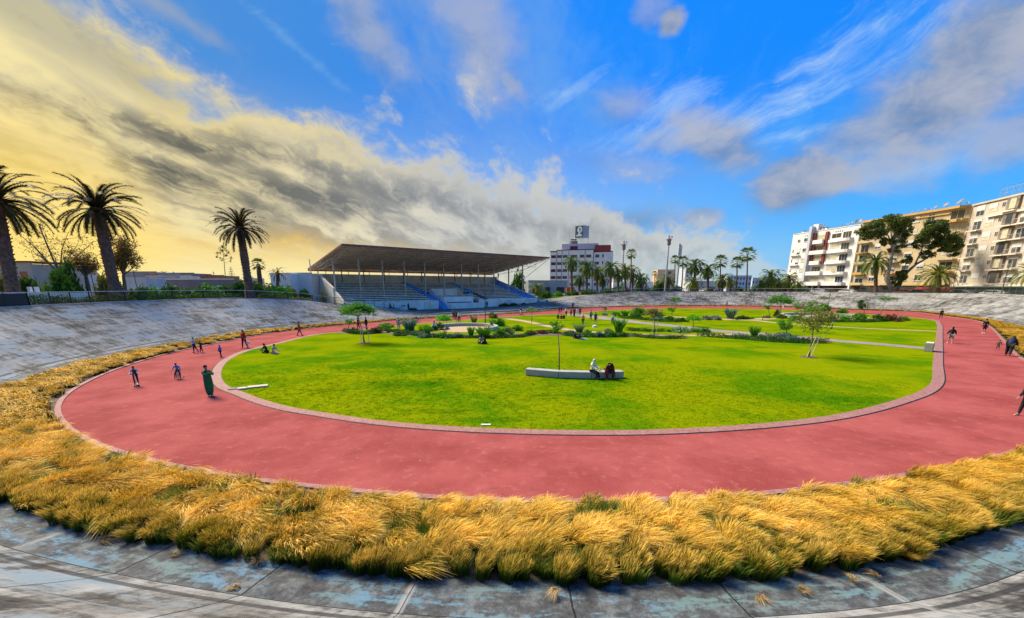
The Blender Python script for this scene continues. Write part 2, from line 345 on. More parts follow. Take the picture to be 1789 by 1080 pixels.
def ringmesh(name, rows, zs, m, uv=False, smooth=True, us=None):
    n = len(rows[0]); V = np.vstack([np.c_[r, np.broadcast_to(z, n)] for r, z in zip(rows, zs)]); F = []
    for j in range(len(rows) - 1):
        i = np.arange(n); i2 = (i + 1) % n; F.append(np.c_[i + j * n, i + (j + 1) * n, i2 + (j + 1) * n, i2 + j * n][:, ::-1])
    F = np.vstack(F); me = mesh(name, V, F, m, smooth)
    if uv:
        u = me.uv_layers.new(name='UVMap'); s = PS[:n]
        D = [np.zeros(n)]
        for j in range(1, len(rows)): D.append(D[-1] + np.sqrt(np.sum((rows[j] - rows[j - 1]) ** 2, axis=1) + (np.broadcast_to(zs[j], n) - np.broadcast_to(zs[j - 1], n)) ** 2))
        D = np.vstack(D); li = F.ravel(); ring = li // n; k = li % n
        S = s[k].copy(); fk = (F % n).reshape(-1, 4); wrap = (fk.max(1) == n - 1) & (fk.min(1) == 0)
        S2 = S.reshape(-1, 4); S2[wrap] = np.where(fk[wrap] == 0, PS[-1], S2[wrap])
        u.data.foreach_set('uv', np.c_[S2.ravel(), D[ring, k]].astype(np.float32).ravel())
    return me

# ------------------------------------------------------------------ ground materials
def f_bank(N, b):
    uv = N.node('ShaderNodeUVMap', uv_map='UVMap').outputs[0]; s, w, _ = N.sep(uv)
    pos = N.node('ShaderNodeNewGeometry').outputs['Position']
    sk = N.xyz(N.m('MULTIPLY', s, 3.0), N.m('MULTIPLY', w, .75), 0)             # streaks run down the slope
    lg = N.xyz(N.m('MULTIPLY', s, .6), N.m('MULTIPLY', w, 2.9), 4.)            # wheel marks run along it
    a = N.noise(sk, .9, 8, .68, .4); c = N.noise(lg, .9, 7, .66, .5); big = N.noise(pos, .16, 4, .6); fi = N.noise(pos, 6., 8, .78)
    brd = N.node('ShaderNodeTexVoronoi', distance='CHEBYCHEV'); N.put(brd.inputs['Vector'], N.xyz(N.m('MULTIPLY', s, .55), N.m('MULTIPLY', w, 1.3), 0)); brd.inputs['Scale'].default_value = 1.
    panel = N.node('ShaderNodeTexWhiteNoise', noise_dimensions='2D'); N.put(panel.inputs[0], N.xyz(N.m('FLOOR', N.m('DIVIDE', s, 3.9)), N.m('FLOOR', N.m('DIVIDE', w, 3.3)), 0))
    k = N.m('ADD', N.m('ADD', N.m('MULTIPLY', a, .45), N.m('MULTIPLY', c, .40)), N.m('ADD', N.m('MULTIPLY', N.m('SUBTRACT', fi, .04), .36), N.m('MULTIPLY', N.m('SUBTRACT', N.sep(brd.outputs['Color'])[0], .5), .09)))
    k = N.m('ADD', k, N.m('MULTIPLY', N.m('SUBTRACT', panel.outputs[0], .5), .05))
    k = N.m('ADD', k, N.m('MULTIPLY', N.m('SUBTRACT', big, .5), .35))
    col = N.ramp(k, [(.44, (.055, .052, .05)), (.50, (.15, .145, .135)), (.55, (.32, .31, .29)), (.60, (.56, .55, .52)), (.69, (.88, .88, .85))])
    br = N.smooth(N.noise(N.xyz(N.m('MULTIPLY', s, .5), N.m('MULTIPLY', w, .5), 7.), .6, 5, .6), .54, .72)
    col = N.mix(N.m('MULTIPLY', br, .35), col, (.17, .135, .10))
    fl = N.smooth(N.noise(N.xyz(N.m('MULTIPLY', s, .25), N.m('MULTIPLY', w, .6), 11.), 1., 5, .6), .46, .62); col = N.mix(N.m('MULTIPLY', N.m('MULTIPLY', fl, N.smooth(N.sep(pos)[0], 16., -8.)), N.smooth(k, .53, .60)), col, (.52, .66, .78))
    # blue apron at the foot
    ap = N.smooth(w, BL + .03, BL - .01)
    pb = N.smooth(N.m('ADD', N.noise(N.xyz(N.m('MULTIPLY', s, .7), N.m('MULTIPLY', w, 2.2), 2.), 1.0, 8, .72), N.m('MULTIPLY', N.m('SUBTRACT', fi, .5), .5)), .50, .60)
    bl = N.mix(N.smooth(N.noise(uv, .45, 3, .5), .40, .62), (.36, .56, .56), (.30, .62, .92))
    wornc = N.ramp(N.noise(pos, 3.1, 8, .72), [(.35, (.09, .09, .10)), (.5, (.20, .21, .22)), (.62, (.38, .43, .45))])
    apc = N.mix(N.m('MULTIPLY', pb, .85), wornc, bl)
    col = N.mix(ap, col, apc)
    # painted lines and seams
    def line(c0, wd): return N.smooth(N.m('ABSOLUTE', N.m('SUBTRACT', w, c0)), wd, wd * .6)
    jit = N.m('MULTIPLY', N.m('SUBTRACT', N.noise(uv, 2.5, 3, .6), .5), .04)
    worn = N.smooth(N.noise(uv, 1.6, 6, .7), .30, .48)
    col = N.mix(N.m('MULTIPLY', N.m('MULTIPLY', line(BL - .05, .04), N.m('MULTIPLY', worn, pb)), .6), col, (.36, .50, .52))
    col = N.mix(N.m('MULTIPLY', N.m('MULTIPLY', line(2.5, .04), worn), .7), col, (.50, .60, .70))
    col = N.mix(N.m('MULTIPLY', N.m('MULTIPLY', line(3.6, .03), worn), .35), col, (.50, .53, .55))
    band = N.m('MULTIPLY', line(BL + .38, .10), .75); col = N.mix(band, col, (.05, .05, .055))
    jw = N.smooth(N.m('ADD', N.m('ABSOLUTE', N.m('SUBTRACT', N.m('FRACT', N.m('DIVIDE', N.m('ADD', s, jit), 2.6)), .5)), 0.), .491, .4975)
    js = N.smooth(N.m('ABSOLUTE', N.m('SUBTRACT', N.m('FRACT', N.m('DIVIDE', s, 7.8)), .5)), .488, .4955)
    col = N.mix(N.m('MULTIPLY', jw, .8), col, (.03, .03, .03))
    col = N.mix(N.m('MULTIPLY', js, N.m('MULTIPLY', worn, .85)), col, (.72, .72, .70))
    seam = N.smooth(N.m('ABSOLUTE', N.m('SUBTRACT', w, BL + .02)), .022, .010); col = N.mix(seam, col, (.03, .03, .03))
    col = N.mix(1., col, (.37, .36, .34), 'MULTIPLY'); N.put(b.inputs['Base Color'], col); b.inputs['Roughness'].default_value = .8; b.inputs['Specular IOR Level'].default_value = .2
    bump(N, b, N.m('SUBTRACT', N.m('ADD', N.m('ADD', fi, a), c), N.m('MULTIPLY', jw, .8)), .8, .035)
M_BANK = custom('weathered_concrete', f_bank)
def f_path(N, b):
    pos = N.node('ShaderNodeNewGeometry').outputs['Position']
    n = N.noise(pos, .35, 5, .6); f = N.noise(pos, 26., 5, .75); g = N.noise(pos, 2.4, 6, .7)
    col = N.mix(N.smooth(n, .32, .68), (.25, .048, .042), (.35, .082, .072))
    col = N.mix(N.m('MULTIPLY', N.smooth(g, .52, .70), .38), col, (.44, .16, .135))
    col = N.mix(N.m('MULTIPLY', N.smooth(g, .44, .28), .35), col, (.18, .036, .036))
    col = N.mix(N.m('MULTIPLY', N.smooth(f, .5, .72), .35), col, (.46, .20, .17))
    col = N.mix(N.m('MULTIPLY', N.smooth(f, .42, .30), .35), col, (.13, .03, .03))
    st = N.smooth(N.noise(N.v('MULTIPLY', pos, (1., 2.2, 1.)), .7, 9, .78), .56, .66); col = N.mix(N.m('MULTIPLY', st, .40), col, (.14, .05, .05))
    vo = N.node('ShaderNodeTexVoronoi'); N.put(vo.inputs['Vector'], pos); vo.inputs['Scale'].default_value = 1.7
    sp = N.m('MULTIPLY', N.smooth(vo.outputs['Distance'], .035, .025), N.m('GREATER_THAN', N.sep(vo.outputs['Color'])[0], .86)); col = N.mix(sp, col, (.6, .5, .47))
    N.put(b.inputs['Base Color'], col); b.inputs['Roughness'].default_value = .95; b.inputs['Specular IOR Level'].default_value = .03
    bump(N, b, N.m('ADD', f, g), .35, .01)
M_PATH = custom('red_tarmac', f_path)
def f_lawn(N, b, gain=1.):
    pos = N.node('ShaderNodeNewGeometry').outputs['Position']
    n = N.noise(pos, .16, 4, .6); g = N.noise(pos, .9, 6, .68); f = N.noise(N.v('MULTIPLY', pos, (1, 1.6, 1)), 9., 6, .75)
    col = N.mix(N.smooth(n, .36, .60), (.085, .17, .004), (.24, .235, .004))
    col = N.mix(N.m('MULTIPLY', N.smooth(g, .50, .72), .55), col, (.30, .28, .010))
    col = N.mix(N.m('MULTIPLY', N.smooth(N.noise(N.v('MULTIPLY', pos, (.5, 1.3, 1)), .30, 4, .6), .60, .70), .6), col, (.03, .10, .004))
    for (cu, cv, rx_, ry_) in ((710, 672, 3.4, 1.5), (640, 640, 3.2, 1.2), (740, 604, 5.5, 1.6), (850, 735, 1.6, .5), (560, 628, 3.0, 1.6), (1500, 700, 2.6, 1.2)):      # darker green patches of the turf
        c_ = G(cu, cv); dxy = N.v('DIVIDE', N.v('SUBTRACT', pos, tuple(c_)), (rx_, ry_, 1.)); ln = N.m('ADD', N.v('LENGTH', N.v('MULTIPLY', dxy, (1, 1, 0))), N.m('MULTIPLY', N.m('SUBTRACT', g, .5), 1.6))
        col = N.mix(N.m('MULTIPLY', N.smooth(ln, 1.2, .5), .62), col, (.045, .135, .004))
    dry = N.smooth(N.noise(N.v('ADD', pos, (40, 7, 0)), .42, 6, .7), .60, .70); col = N.mix(N.m('MULTIPLY', dry, .45), col, (.30, .24, .03))
    col = N.mix(N.m('MULTIPLY', N.smooth(f, .52, .34), .6), col, (.035, .075, .004))
    col = N.mix(N.m('MULTIPLY', N.smooth(f, .56, .74), .45), col, (.34, .34, .05))
    col = N.mix(1.0, col, (.80 * gain, .98 * gain, .3 * gain), 'MULTIPLY')
    N.put(b.inputs['Base Color'], col); b.inputs['Roughness'].default_value = .9; b.inputs['Specular IOR Level'].default_value = .0
    if gain == 1.: bump(N, b, f, .5, .03)
    else: b.inputs['Normal'].default_value; N.L.new(N.node('ShaderNodeCombineXYZ').outputs[0], N.node('ShaderNodeCombineXYZ').inputs[0]) if False else None; u_ = N.node('ShaderNodeCombineXYZ'); u_.inputs[2].default_value = 1.; N.L.new(u_.outputs[0], b.inputs['Normal'])
M_LAWN = custom('mown_grass', f_lawn)
def f_kerb(N, b):
    pos = N.node('ShaderNodeNewGeometry').outputs['Position']; vo = N.node('ShaderNodeTexVoronoi', feature='DISTANCE_TO_EDGE'); N.put(vo.inputs['Vector'], pos); vo.inputs['Scale'].default_value = 2.6; vo.inputs['Randomness'].default_value = .55
    col = N.ramp(N.noise(pos, 6., 6, .7), [(.3, (.19, .07, .055)), (.5, (.30, .125, .10)), (.7, (.38, .19, .155))])
    col = N.mix(N.m('MULTIPLY', N.smooth(N.noise(pos, 1.3, 4, .6), .5, .7), .4), col, (.32, .22, .18)); col = N.mix(N.smooth(vo.outputs['Distance'], .035, .015), col, (.20, .09, .075))
    N.put(b.inputs['Base Color'], col); b.inputs['Roughness'].default_value = .85; bump(N, b, N.noise(pos, 30, 4, .7), .4)
M_KERB = custom('pink_kerb_stone', f_kerb)
M_DARK = mat('drain_slot_dark', (.02, .012, .012), .9)
M_SOIL = mat('dry_soil', (.10, .075, .04), .95, .35, 4., .6, 30.)
M_TAN = mat('tan_gravel', (.42, .29, .15), .95, .2, 2., .5, 60.)
M_PAVE = mat('pinkish_paving', (.27, .20, .18), .85, .18, .8, .3, 40.)
M_PLAZA = mat('plaza_concrete', (.32, .25, .22), .85, .2, .35, .3, 30.)
M_CONC = mat('pale_concrete', (.36, .34, .30), .8, .12, 2., .3, 40.)
M_EARTH = mat('outer_ground', (.16, .14, .10), .95, .35, .05, .3, 5.)

# ------------------------------------------------------------------ bank, ring, path, lawn
nseg = 12
w0 = GW + .22; rows = [off(w0), off(w0 + BL)]; zs = [np.full(NP, .06), np.full(NP, .20) * (1 - dip) + .10 * dip]
for k in range(1, nseg + 1):
    t = k / nseg; rows.append(off(w0 + BL + (BWD - BL) * t)); zs.append(zs[1] + (ZR - zs[1]) * (t ** 1.12))
o = obj('velodrome_bank', ringmesh('velodrome_bank', rows, zs, M_BANK, True)); tag(o, kind='structure', label='banked concrete cycling track wall with flaking blue apron')
RIM = off(w0 + BWD)
# rim coping, walkway and the ground outside
rows = [RIM, off(w0 + BWD + .02), off(w0 + BWD + .32), off(w0 + BWD + .34)]
o = obj('rim_coping', ringmesh('rim_coping', rows, [ZR - .05, ZR + .07 * (1 - dip) + .004, ZR + .07 * (1 - dip) + .004, ZR - .05], M_CONC, smooth=False)); tag(o, kind='structure', label='concrete coping along the top of the bank')
cen = P.mean(0)
def outr(D): v = P - cen; v /= np.linalg.norm(v, axis=1)[:, None]; return cen + v * D
wr = w0 + BWD
rows = [off(wr + .3), off(wr + 3.), off(wr + 14), off(wr + 34), off(wr + 60), outr(420), outr(3500)]
sd = sm(dip, .2, .8); zo = 2.8 * (1 - sd) + .26 * sd
zs = [ZR - .03, ZR - .03, (ZR - .03) * .3 + zo * .7 - .0, zo, np.full(NP, 2.6), np.full(NP, 2.2), np.full(NP, 0.)]
o = obj('ground', ringmesh('ground', rows, zs, M_EARTH)); tag(o, kind='structure')
o = obj('infield_ground', ringmesh('infield_ground', [np.repeat(cen[None], NP, 0) * .999 + P * .001, off(0.), off(w0 + .02)], [-.012, -.012, .05], M_SOIL)); tag(o, kind='structure')
o = obj('red_path', ringmesh('red_path', [relax(LW, 0)[np.linspace(0, 459, 460).astype(int)], LW + LN * .9], [-.006, -.006], M_DARK)); o.name = 'drain_slot'; tag(o, kind='structure')
def zip_ring(name, A, Bc, za, zb, m):     # sheet between two closed curves of different sampling
    n = 900
    def rs(C):
        C2 = np.vstack([C, C[:1]]); L = np.r_[0, np.cumsum(np.linalg.norm(np.diff(C2, axis=0), axis=1))]; s = np.linspace(0, L[-1], n, endpoint=False)
        return np.c_[np.interp(s, L, C2[:, 0]), np.interp(s, L, C2[:, 1])]
    A = rs(A); Bc = rs(Bc); out = []; j = int(np.argmin(np.linalg.norm(Bc - A[0], axis=1)))
    idx = [j]
    for i in range(1, n):
        best = min(range(idx[-1], idx[-1] + 8), key=lambda k: np.linalg.norm(Bc[k % n] - A[i])); idx.append(best)
    Bm = Bc[np.array(idx) % n]
    V = np.vstack([np.c_[A, np.full(n, za)], np.c_[Bm, np.full(n, zb)]]); i = np.arange(n); i2 = (i + 1) % n
    return obj(name, mesh(name, V, np.c_[i, i + n, i2 + n, i2][:, ::-1].copy(), m))
o = zip_ring('red_path', off(0.), LW + LN * .59, 0., 0., M_PATH); tag(o, kind='structure', label='wide pinkish red tarmac path around the lawns')
o = obj('path_kerb', ringmesh('path_kerb', [LW - LN * .02, LW + LN * .02, LW + LN * .52, LW + LN * .54], [-.01, .025, .025, -.01], M_KERB, smooth=False)); tag(o, kind='structure')
o = obj('outer_kerb', ringmesh('outer_kerb', [off(-.01), off(0.), off(.20), off(.22)], [-.01, .045, .045, 0.], M_KERB, smooth=False)); tag(o, kind='structure')
V = [(x, y, .012) for x, y in LW]
bm = bmesh.new(); vs = [bm.verts.new(v) for v in V]; f = bm.faces.new(vs); bmesh.ops.triangulate(bm, faces=[f]); me = bpy.data.meshes.new('lawn'); bm.to_mesh(me); bm.free(); me.materials.append(M_LAWN)
o = obj('lawn', me); tag(o, kind='structure', label='bright green mown lawn inside the red path')

def strip(name, px, width, z, m, taper=None):
    pts = [G(u, v) for u, v in px]
    dense = []
    for i in range(len(pts) - 1):
        a, b, c, d = pts[max(i - 1, 0)], pts[i], pts[i + 1], pts[min(i + 2, len(pts) - 1)]
        for k in range(8):
            t = k / 8; dense.append(.5 * (2 * b + (c - a) * t + (2 * a - 5 * b + 4 * c - d) * t * t + (3 * b - a - 3 * c + d) * t ** 3))
    dense.append(pts[-1]); mb = MB(); V = []
    for i, p in enumerate(dense):
        t = (dense[min(i + 1, len(dense) - 1)] - dense[max(i - 1, 0)]).normalized(); n = Vector((-t.y, t.x, 0)); w = width if not hasattr(width, '__len__') else np.interp(i / (len(dense) - 1), np.linspace(0, 1, len(width)), width)
        V += [p + n * w / 2, p - n * w / 2]
    V = [(v[0], v[1], z) for v in V]
    mb.add(V, [(2 * i, 2 * i + 1, 2 * i + 3, 2 * i + 2) for i in range(len(dense) - 1)])
    return tag(mb.build(name, m), kind='structure')
strip('paved_path', [(1000,549.5),(1046,555),(1110,563),(1180,570),(1246,577.5),(1330,584),(1400,589.5),(1454,595),(1540,602),(1640,611)], [4.6, 3.8, 2.8, 2.7, 2.7, 2.6, 2.4, 2.1, 1.9, 1.9], .020, M_PAVE)
strip('gravel_path', [(886,557),(920,562),(948,568),(997,577),(1060,582),(1110,584),(1160,586),(1224,586.5),(1290,584)], [1.5, 1.5, 1.4, 1.2, 1.2], .024, M_TAN)
strip('sandy_path', [(1251,558),(1316,560),(1360,564.5),(1480,572.5),(1560,576),(1640,579.5)], [2.2, 1.5, 1.0, .9, .8], .024, M_TAN)
strip('sand_patch', [(1160,553),(1251,558),(1330,557.5),(1345,556)], [1.5, 2.6, 2.2], .028, M_TAN)
strip('bed_soil', [(600,580),(640,582),(680,579),(720,582),(770,587),(840,588),(920,585),(1000,584),(1080,586),(1140,588),(1200,589)], [2.6, 2.6, 4.2, 4.6, 3.4, 3.2, 3.0, 3.0, 2.4, 2.0, 2.0], .018, M_SOIL)
strip('bed_soil', [(1224,584),(1270,587),(1320,590),(1380,594),(1450,596)], [1.6, 2.2, 3., 3., 1.5], .018, M_SOIL)
# the paved area before the grandstand
PLZ = [(0, -12.5), (10, -13.5), (30, -14.5), (56, -12.5), (66, -4), (60, .2), (-2, .2), (-6, -4)]
mbp = MB(); mbp.add([(SO + SE * a + SN * b_) [:2] + (.325 if b_ > -10 else .325,) if False else tuple((SO + SE * a + SN * b_).xy) + (.335,) for a, b_ in PLZ], [tuple(range(len(PLZ)))])
tag(mbp.build('plaza', M_PLAZA), kind='structure')
# ------------------------------------------------------------------ vegetation
def attr_mat(name, stops, var=.25, isl=.18, trans=.25, rough=.7):
    m = bpy.data.materials.new(name); m.use_nodes = True; t = m.node_tree; t.nodes.clear(); N = NT(t)
    b = N.node('ShaderNodeBsdfPrincipled'); b.inputs['Roughness'].default_value = rough; b.inputs['Specular IOR Level'].default_value = .2
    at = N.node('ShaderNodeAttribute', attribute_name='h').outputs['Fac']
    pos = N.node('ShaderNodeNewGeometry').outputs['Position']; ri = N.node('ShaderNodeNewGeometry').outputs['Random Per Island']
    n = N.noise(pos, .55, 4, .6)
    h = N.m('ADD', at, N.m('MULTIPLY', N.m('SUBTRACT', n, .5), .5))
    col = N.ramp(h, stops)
    hs = N.node('ShaderNodeHueSaturation'); N.put(hs.inputs['Value'], N.m('MULTIPLY', N.lin(ri, 0, 1, 1 - isl, 1 + isl), N.lin(N.noise(pos, 1.7, 3), .3, .7, 1 - var, 1 + var))); N.put(hs.inputs['Color'], col)
    tr = N.node('ShaderNodeBsdfTranslucent'); mx = N.node('ShaderNodeMixShader'); mx.inputs[0].default_value = trans
    N.put(b.inputs['Base Color'], hs.outputs[0]); N.put(tr.inputs[0], hs.outputs[0]); o = N.node('ShaderNodeOutputMaterial')
    N.L.new(b.outputs[0], mx.inputs[1]); N.L.new(tr.outputs[0], mx.inputs[2]); N.L.new(mx.outputs[0], o.inputs[0]); return m
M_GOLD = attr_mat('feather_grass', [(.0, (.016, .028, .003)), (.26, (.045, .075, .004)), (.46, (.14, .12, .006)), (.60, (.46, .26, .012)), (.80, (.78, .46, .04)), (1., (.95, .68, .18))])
def blades(name, n, H, spread, lean, wid, seed, m, seg=4, wind=.0, r0=.10):
    g = np.random.default_rng(seed); V = []; F = []; A = []
    for i in range(n):
        a = g.uniform(0, 2 * math.pi); r = r0 * math.sqrt(g.uniform()); hh = H * g.uniform(.6, 1.1)
        dx, dy = math.cos(a), math.sin(a); out = spread * g.uniform(.25, 1.) ; w = wid * g.uniform(.7, 1.3)
        wx = wind * g.uniform(.6, 1.2); wy = g.normal(0, .08) * (wind + .3); b = g.uniform(0, math.pi); o = len(V)
        sx, sy = math.cos(b) * w, math.sin(b) * w
        for k in range(seg + 1):
            t = k / seg; c = t ** 2.0
            x = dx * r + dx * out * c * hh + wx * c * t * hh; y = dy * r + dy * out * c * hh + wy * c * t * hh
            z = hh * (t - lean * (out + abs(wx)) * c * t * .62); ww = (1 - t * .75) if t < .55 else (.75 + .5 * math.sin((t - .55) / .45 * math.pi))
            if t == 1: ww = .2
            V += [(x - sx * ww, y - sy * ww, z), (x + sx * ww, y + sy * ww, z)]; A += [t, t]
        for k in range(seg): F.append((o + 2 * k, o + 2 * k + 1, o + 2 * k + 3, o + 2 * k + 2))
    me = mesh(name, V, np.array(F), m); at = me.attributes.new('h', 'FLOAT', 'POINT'); at.data.foreach_set('value', np.array(A, dtype=np.float32)); return me
def scatter(name, pts, rots, scs, ks, protos, label):
    me = bpy.data.meshes.new(name); me.vertices.add(len(pts)); me.vertices.foreach_set('co', np.asarray(pts, dtype=np.float32).ravel())
    for nm, ty, v in (('rt', 'FLOAT_VECTOR', rots), ('sc', 'FLOAT', scs), ('kk', 'INT', ks)):
        a = me.attributes.new(nm, ty, 'POINT'); a.data.foreach_set('vector' if ty == 'FLOAT_VECTOR' else 'value', np.asarray(v, dtype=np.int32 if ty == 'INT' else np.float32).ravel())
    c = bpy.data.collections.new(name + '_tufts')
    for i, p in enumerate(protos): c.objects.link(bpy.data.objects.new('%s_tuft_%02d' % (name, i), p))
    ng = bpy.data.node_groups.new(name, 'GeometryNodeTree'); ng.interface.new_socket('Geometry', in_out='INPUT', socket_type='NodeSocketGeometry'); ng.interface.new_socket('Geometry', in_out='OUTPUT', socket_type='NodeSocketGeometry')
    gi = ng.nodes.new('NodeGroupInput'); go = ng.nodes.new('NodeGroupOutput'); ip = ng.nodes.new('GeometryNodeInstanceOnPoints'); ci = ng.nodes.new('GeometryNodeCollectionInfo')
    ci.inputs[0].default_value = c; ci.inputs['Separate Children'].default_value = True; ci.inputs['Reset Children'].default_value = True
    def na(n, t): q = ng.nodes.new('GeometryNodeInputNamedAttribute'); q.data_type = t; q.inputs[0].default_value = n; return q.outputs[0]
    er = ng.nodes.new('FunctionNodeEulerToRotation'); L = ng.links
    L.new(gi.outputs[0], ip.inputs['Points']); L.new(ci.outputs[0], ip.inputs['Instance']); ip.inputs['Pick Instance'].default_value = True
    L.new(na('kk', 'INT'), ip.inputs['Instance Index']); L.new(na('rt', 'FLOAT_VECTOR'), er.inputs[0]); L.new(er.outputs[0], ip.inputs['Rotation']); L.new(na('sc', 'FLOAT'), ip.inputs['Scale']); L.new(ip.outputs[0], go.inputs[0])
    o = obj(name, me); md = o.modifiers.new('scatter', 'NODES'); md.node_group = ng; return tag(o, label=label, cat='grass', kind='stuff')

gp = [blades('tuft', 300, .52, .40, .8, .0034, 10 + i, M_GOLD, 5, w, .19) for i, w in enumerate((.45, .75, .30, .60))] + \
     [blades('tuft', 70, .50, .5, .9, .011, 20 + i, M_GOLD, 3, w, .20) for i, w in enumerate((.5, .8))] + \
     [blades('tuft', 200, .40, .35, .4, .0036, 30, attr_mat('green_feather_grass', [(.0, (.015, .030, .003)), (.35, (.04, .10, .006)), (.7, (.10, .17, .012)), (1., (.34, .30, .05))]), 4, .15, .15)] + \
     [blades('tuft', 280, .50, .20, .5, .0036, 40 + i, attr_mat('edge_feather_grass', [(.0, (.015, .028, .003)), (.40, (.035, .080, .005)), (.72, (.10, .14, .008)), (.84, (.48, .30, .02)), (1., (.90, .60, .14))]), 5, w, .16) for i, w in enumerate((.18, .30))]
pts = []; rots = []; scs = []; ks = []
per = 0
for i in range(NP):
    p = P[i]; dd = math.hypot(*p); ds = PS[i + 1] - PS[i]; area = ds * GW[i]
    dens = 18 if dd < 22 else (10 if dd < 45 else 6)
    for _ in range(rng.poisson(area * dens)):
        w = rng.uniform(.12 if dd < 20 else .06, 1.) * (GW[i] + .10); t = rng.uniform(-.5, .5) * ds; T = np.array([-PN[i][1], PN[i][0]])
        c = p + PN[i] * (w + .20) + T * t; z = .0 + .06 * w / GW[i]
        gap = math.sin(c[0] * 1.7 + math.sin(c[1] * 2.3) * 1.4) * math.sin(c[1] * 1.9 + 1.2 * math.sin(c[0] * .9))
        if gap > .86 and rng.uniform() < .8: continue
        ang = R(-20) + .8 * math.sin(c[0] * .35 + 1.3 * math.sin(c[1] * .27)) + rng.normal(0, .45)
        if dd < 9.5 and rng.uniform() < .35: ang += R(90)
        edge = w > GW[i] - .75 and dd < 26 and rng.uniform() < .92
        pts.append((c[0], c[1], z)); rots.append((rng.normal(0, .07), rng.normal(0, .07), ang)); scs.append((rng.uniform(.85, 1.1) if edge else rng.choice([rng.uniform(.6, .85), rng.uniform(.8, 1.3)], p=[.25, .75])) * (1.0 if dd < 45 else .9) * (1 - .35 * dip[i]))
        ks.append(int(rng.choice([4, 5])) if dd > 24 else (6 if (rng.uniform() < .07 or gap > .62) else (int(rng.choice([7, 8, 6], p=[.44, .42, .14])) if edge else int(rng.integers(0, 4)))))
scatter('feather_grass', pts, rots, scs, ks, gp, 'golden feathery ornamental grass filling the ring between path and bank')
# short blades over the nearer lawn so that its surface and edge are not a flat sheet
def f_short(N, b): f_lawn(N, b, 1.9)
M_SHORT = custom('short_grass', f_short)
sp_ = [blades('clump', 16, .038, 1.2, .5, .006, 50 + i, M_SHORT, 2, 0, .10) for i in range(3)]
def inside(poly, X):
    x, y = X[:, 0], X[:, 1]; r = np.zeros(len(X), bool); n = len(poly)
    for i in range(n):
        x1, y1 = poly[i]; x2, y2 = poly[(i + 1) % n]; c = ((y1 > y) != (y2 > y)); xx = (x2 - x1) * (y - y1) / (y2 - y1 + 1e-12) + x1; r ^= c & (x < xx)
    return r
X = np.c_[rng.uniform(-24, 38, 62000), rng.uniform(14, 34, 62000)]; X = X[inside(LW[::4] - LN[::4] * .03, X)]; dd_ = np.hypot(X[:, 0], X[:, 1]); X = X[rng.uniform(size=len(X)) < np.clip((34 - dd_) / 14, .0, .75)]
scatter('lawn_blades', np.c_[X, np.full(len(X), .01)], np.c_[np.zeros((len(X), 2)), rng.uniform(0, 6.28, len(X))], rng.uniform(.6, 1.15, len(X)), rng.integers(0, 3, len(X)), sp_, 'short mown grass blades of the nearer lawn')

# --- leaf clouds
LEAF = {}
def leafmat(key):
    T = {'dark': ((.016, .045, .007), (.042, .10, .012)), 'mid': ((.026, .095, .006), (.080, .21, .012)), 'bright': ((.055, .19, .006), (.14, .34, .015)), 'grey': ((.085, .12, .085), (.24, .29, .22)),
         'olive': ((.055, .065, .015), (.14, .14, .03)), 'euc': ((.045, .065, .016), (.12, .15, .035)), 'autumn': ((.06, .04, .012), (.19, .12, .03)), 'teal': ((.03, .075, .05), (.10, .17, .11)), 'red': ((.05, .020, .012), (.13, .06, .03)),
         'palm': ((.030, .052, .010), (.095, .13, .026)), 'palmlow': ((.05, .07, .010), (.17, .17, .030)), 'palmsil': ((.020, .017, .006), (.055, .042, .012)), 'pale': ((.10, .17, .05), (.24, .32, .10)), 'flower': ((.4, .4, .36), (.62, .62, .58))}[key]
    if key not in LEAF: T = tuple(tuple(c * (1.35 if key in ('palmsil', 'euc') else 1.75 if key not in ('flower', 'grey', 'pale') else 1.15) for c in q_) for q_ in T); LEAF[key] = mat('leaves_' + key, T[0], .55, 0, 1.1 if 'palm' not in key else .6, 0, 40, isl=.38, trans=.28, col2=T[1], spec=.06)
    return LEAF[key]
def cloud_arrays(n, K, rad, size, seed, kind='round', spread=.34):
    g = np.random.default_rng(seed); c = g.normal(size=(K, 3)); c /= np.linalg.norm(c, axis=1)[:, None]; c *= (g.uniform(.35, 1., K) ** .5)[:, None] * .78
    if kind == 'umbrella': c[:, 2] = np.abs(c[:, 2]) * .8 - .1 - .35 * (c[:, 0] ** 2 + c[:, 1] ** 2)
    if kind == 'dome': c[:, 2] = np.abs(c[:, 2])
    sz = g.uniform(.6, 1.25, K) * spread; k = g.integers(0, K, n)
    p = g.normal(size=(n, 3)); p /= np.linalg.norm(p, axis=1)[:, None]; p = c[k] + p * (g.uniform(.2, 1., n) ** .5 * sz[k])[:, None]
    if kind == 'dome': p[:, 2] = np.abs(p[:, 2])
    p = p * np.array(rad)
    a = g.normal(size=(n, 3)); a /= np.linalg.norm(a, axis=1)[:, None]; b = np.cross(a, g.normal(size=(n, 3))); b /= np.linalg.norm(b, axis=1)[:, None]
    s = size * g.uniform(.6, 1.4, n)[:, None]; V = np.stack([p - a * s, p - b * s * .45, p + a * s, p + b * s * .45], 1).reshape(-1, 3)
    return V, np.arange(4 * n).reshape(n, 4), c * np.array(rad)
CRN = {}
def crown_mesh(kind, colk, var, n=1500, K=26, size=.075, rad=(1, 1, 1), spread=.34):
    key = (kind, colk, var, n, size, rad)
    if key not in CRN:
        V, F, c = cloud_arrays(n, K, rad, size, hash(str(key)) % 9999 if False else (var * 37 + n + len(kind) * 11), kind, spread); CRN[key] = mesh('crown', V, F, leafmat(colk))
    return CRN[key]
def stick(parent, pts, rad, m, name='trunk', n=7): return MB().tube(pts, rad, n).build(name, m, parent, True)
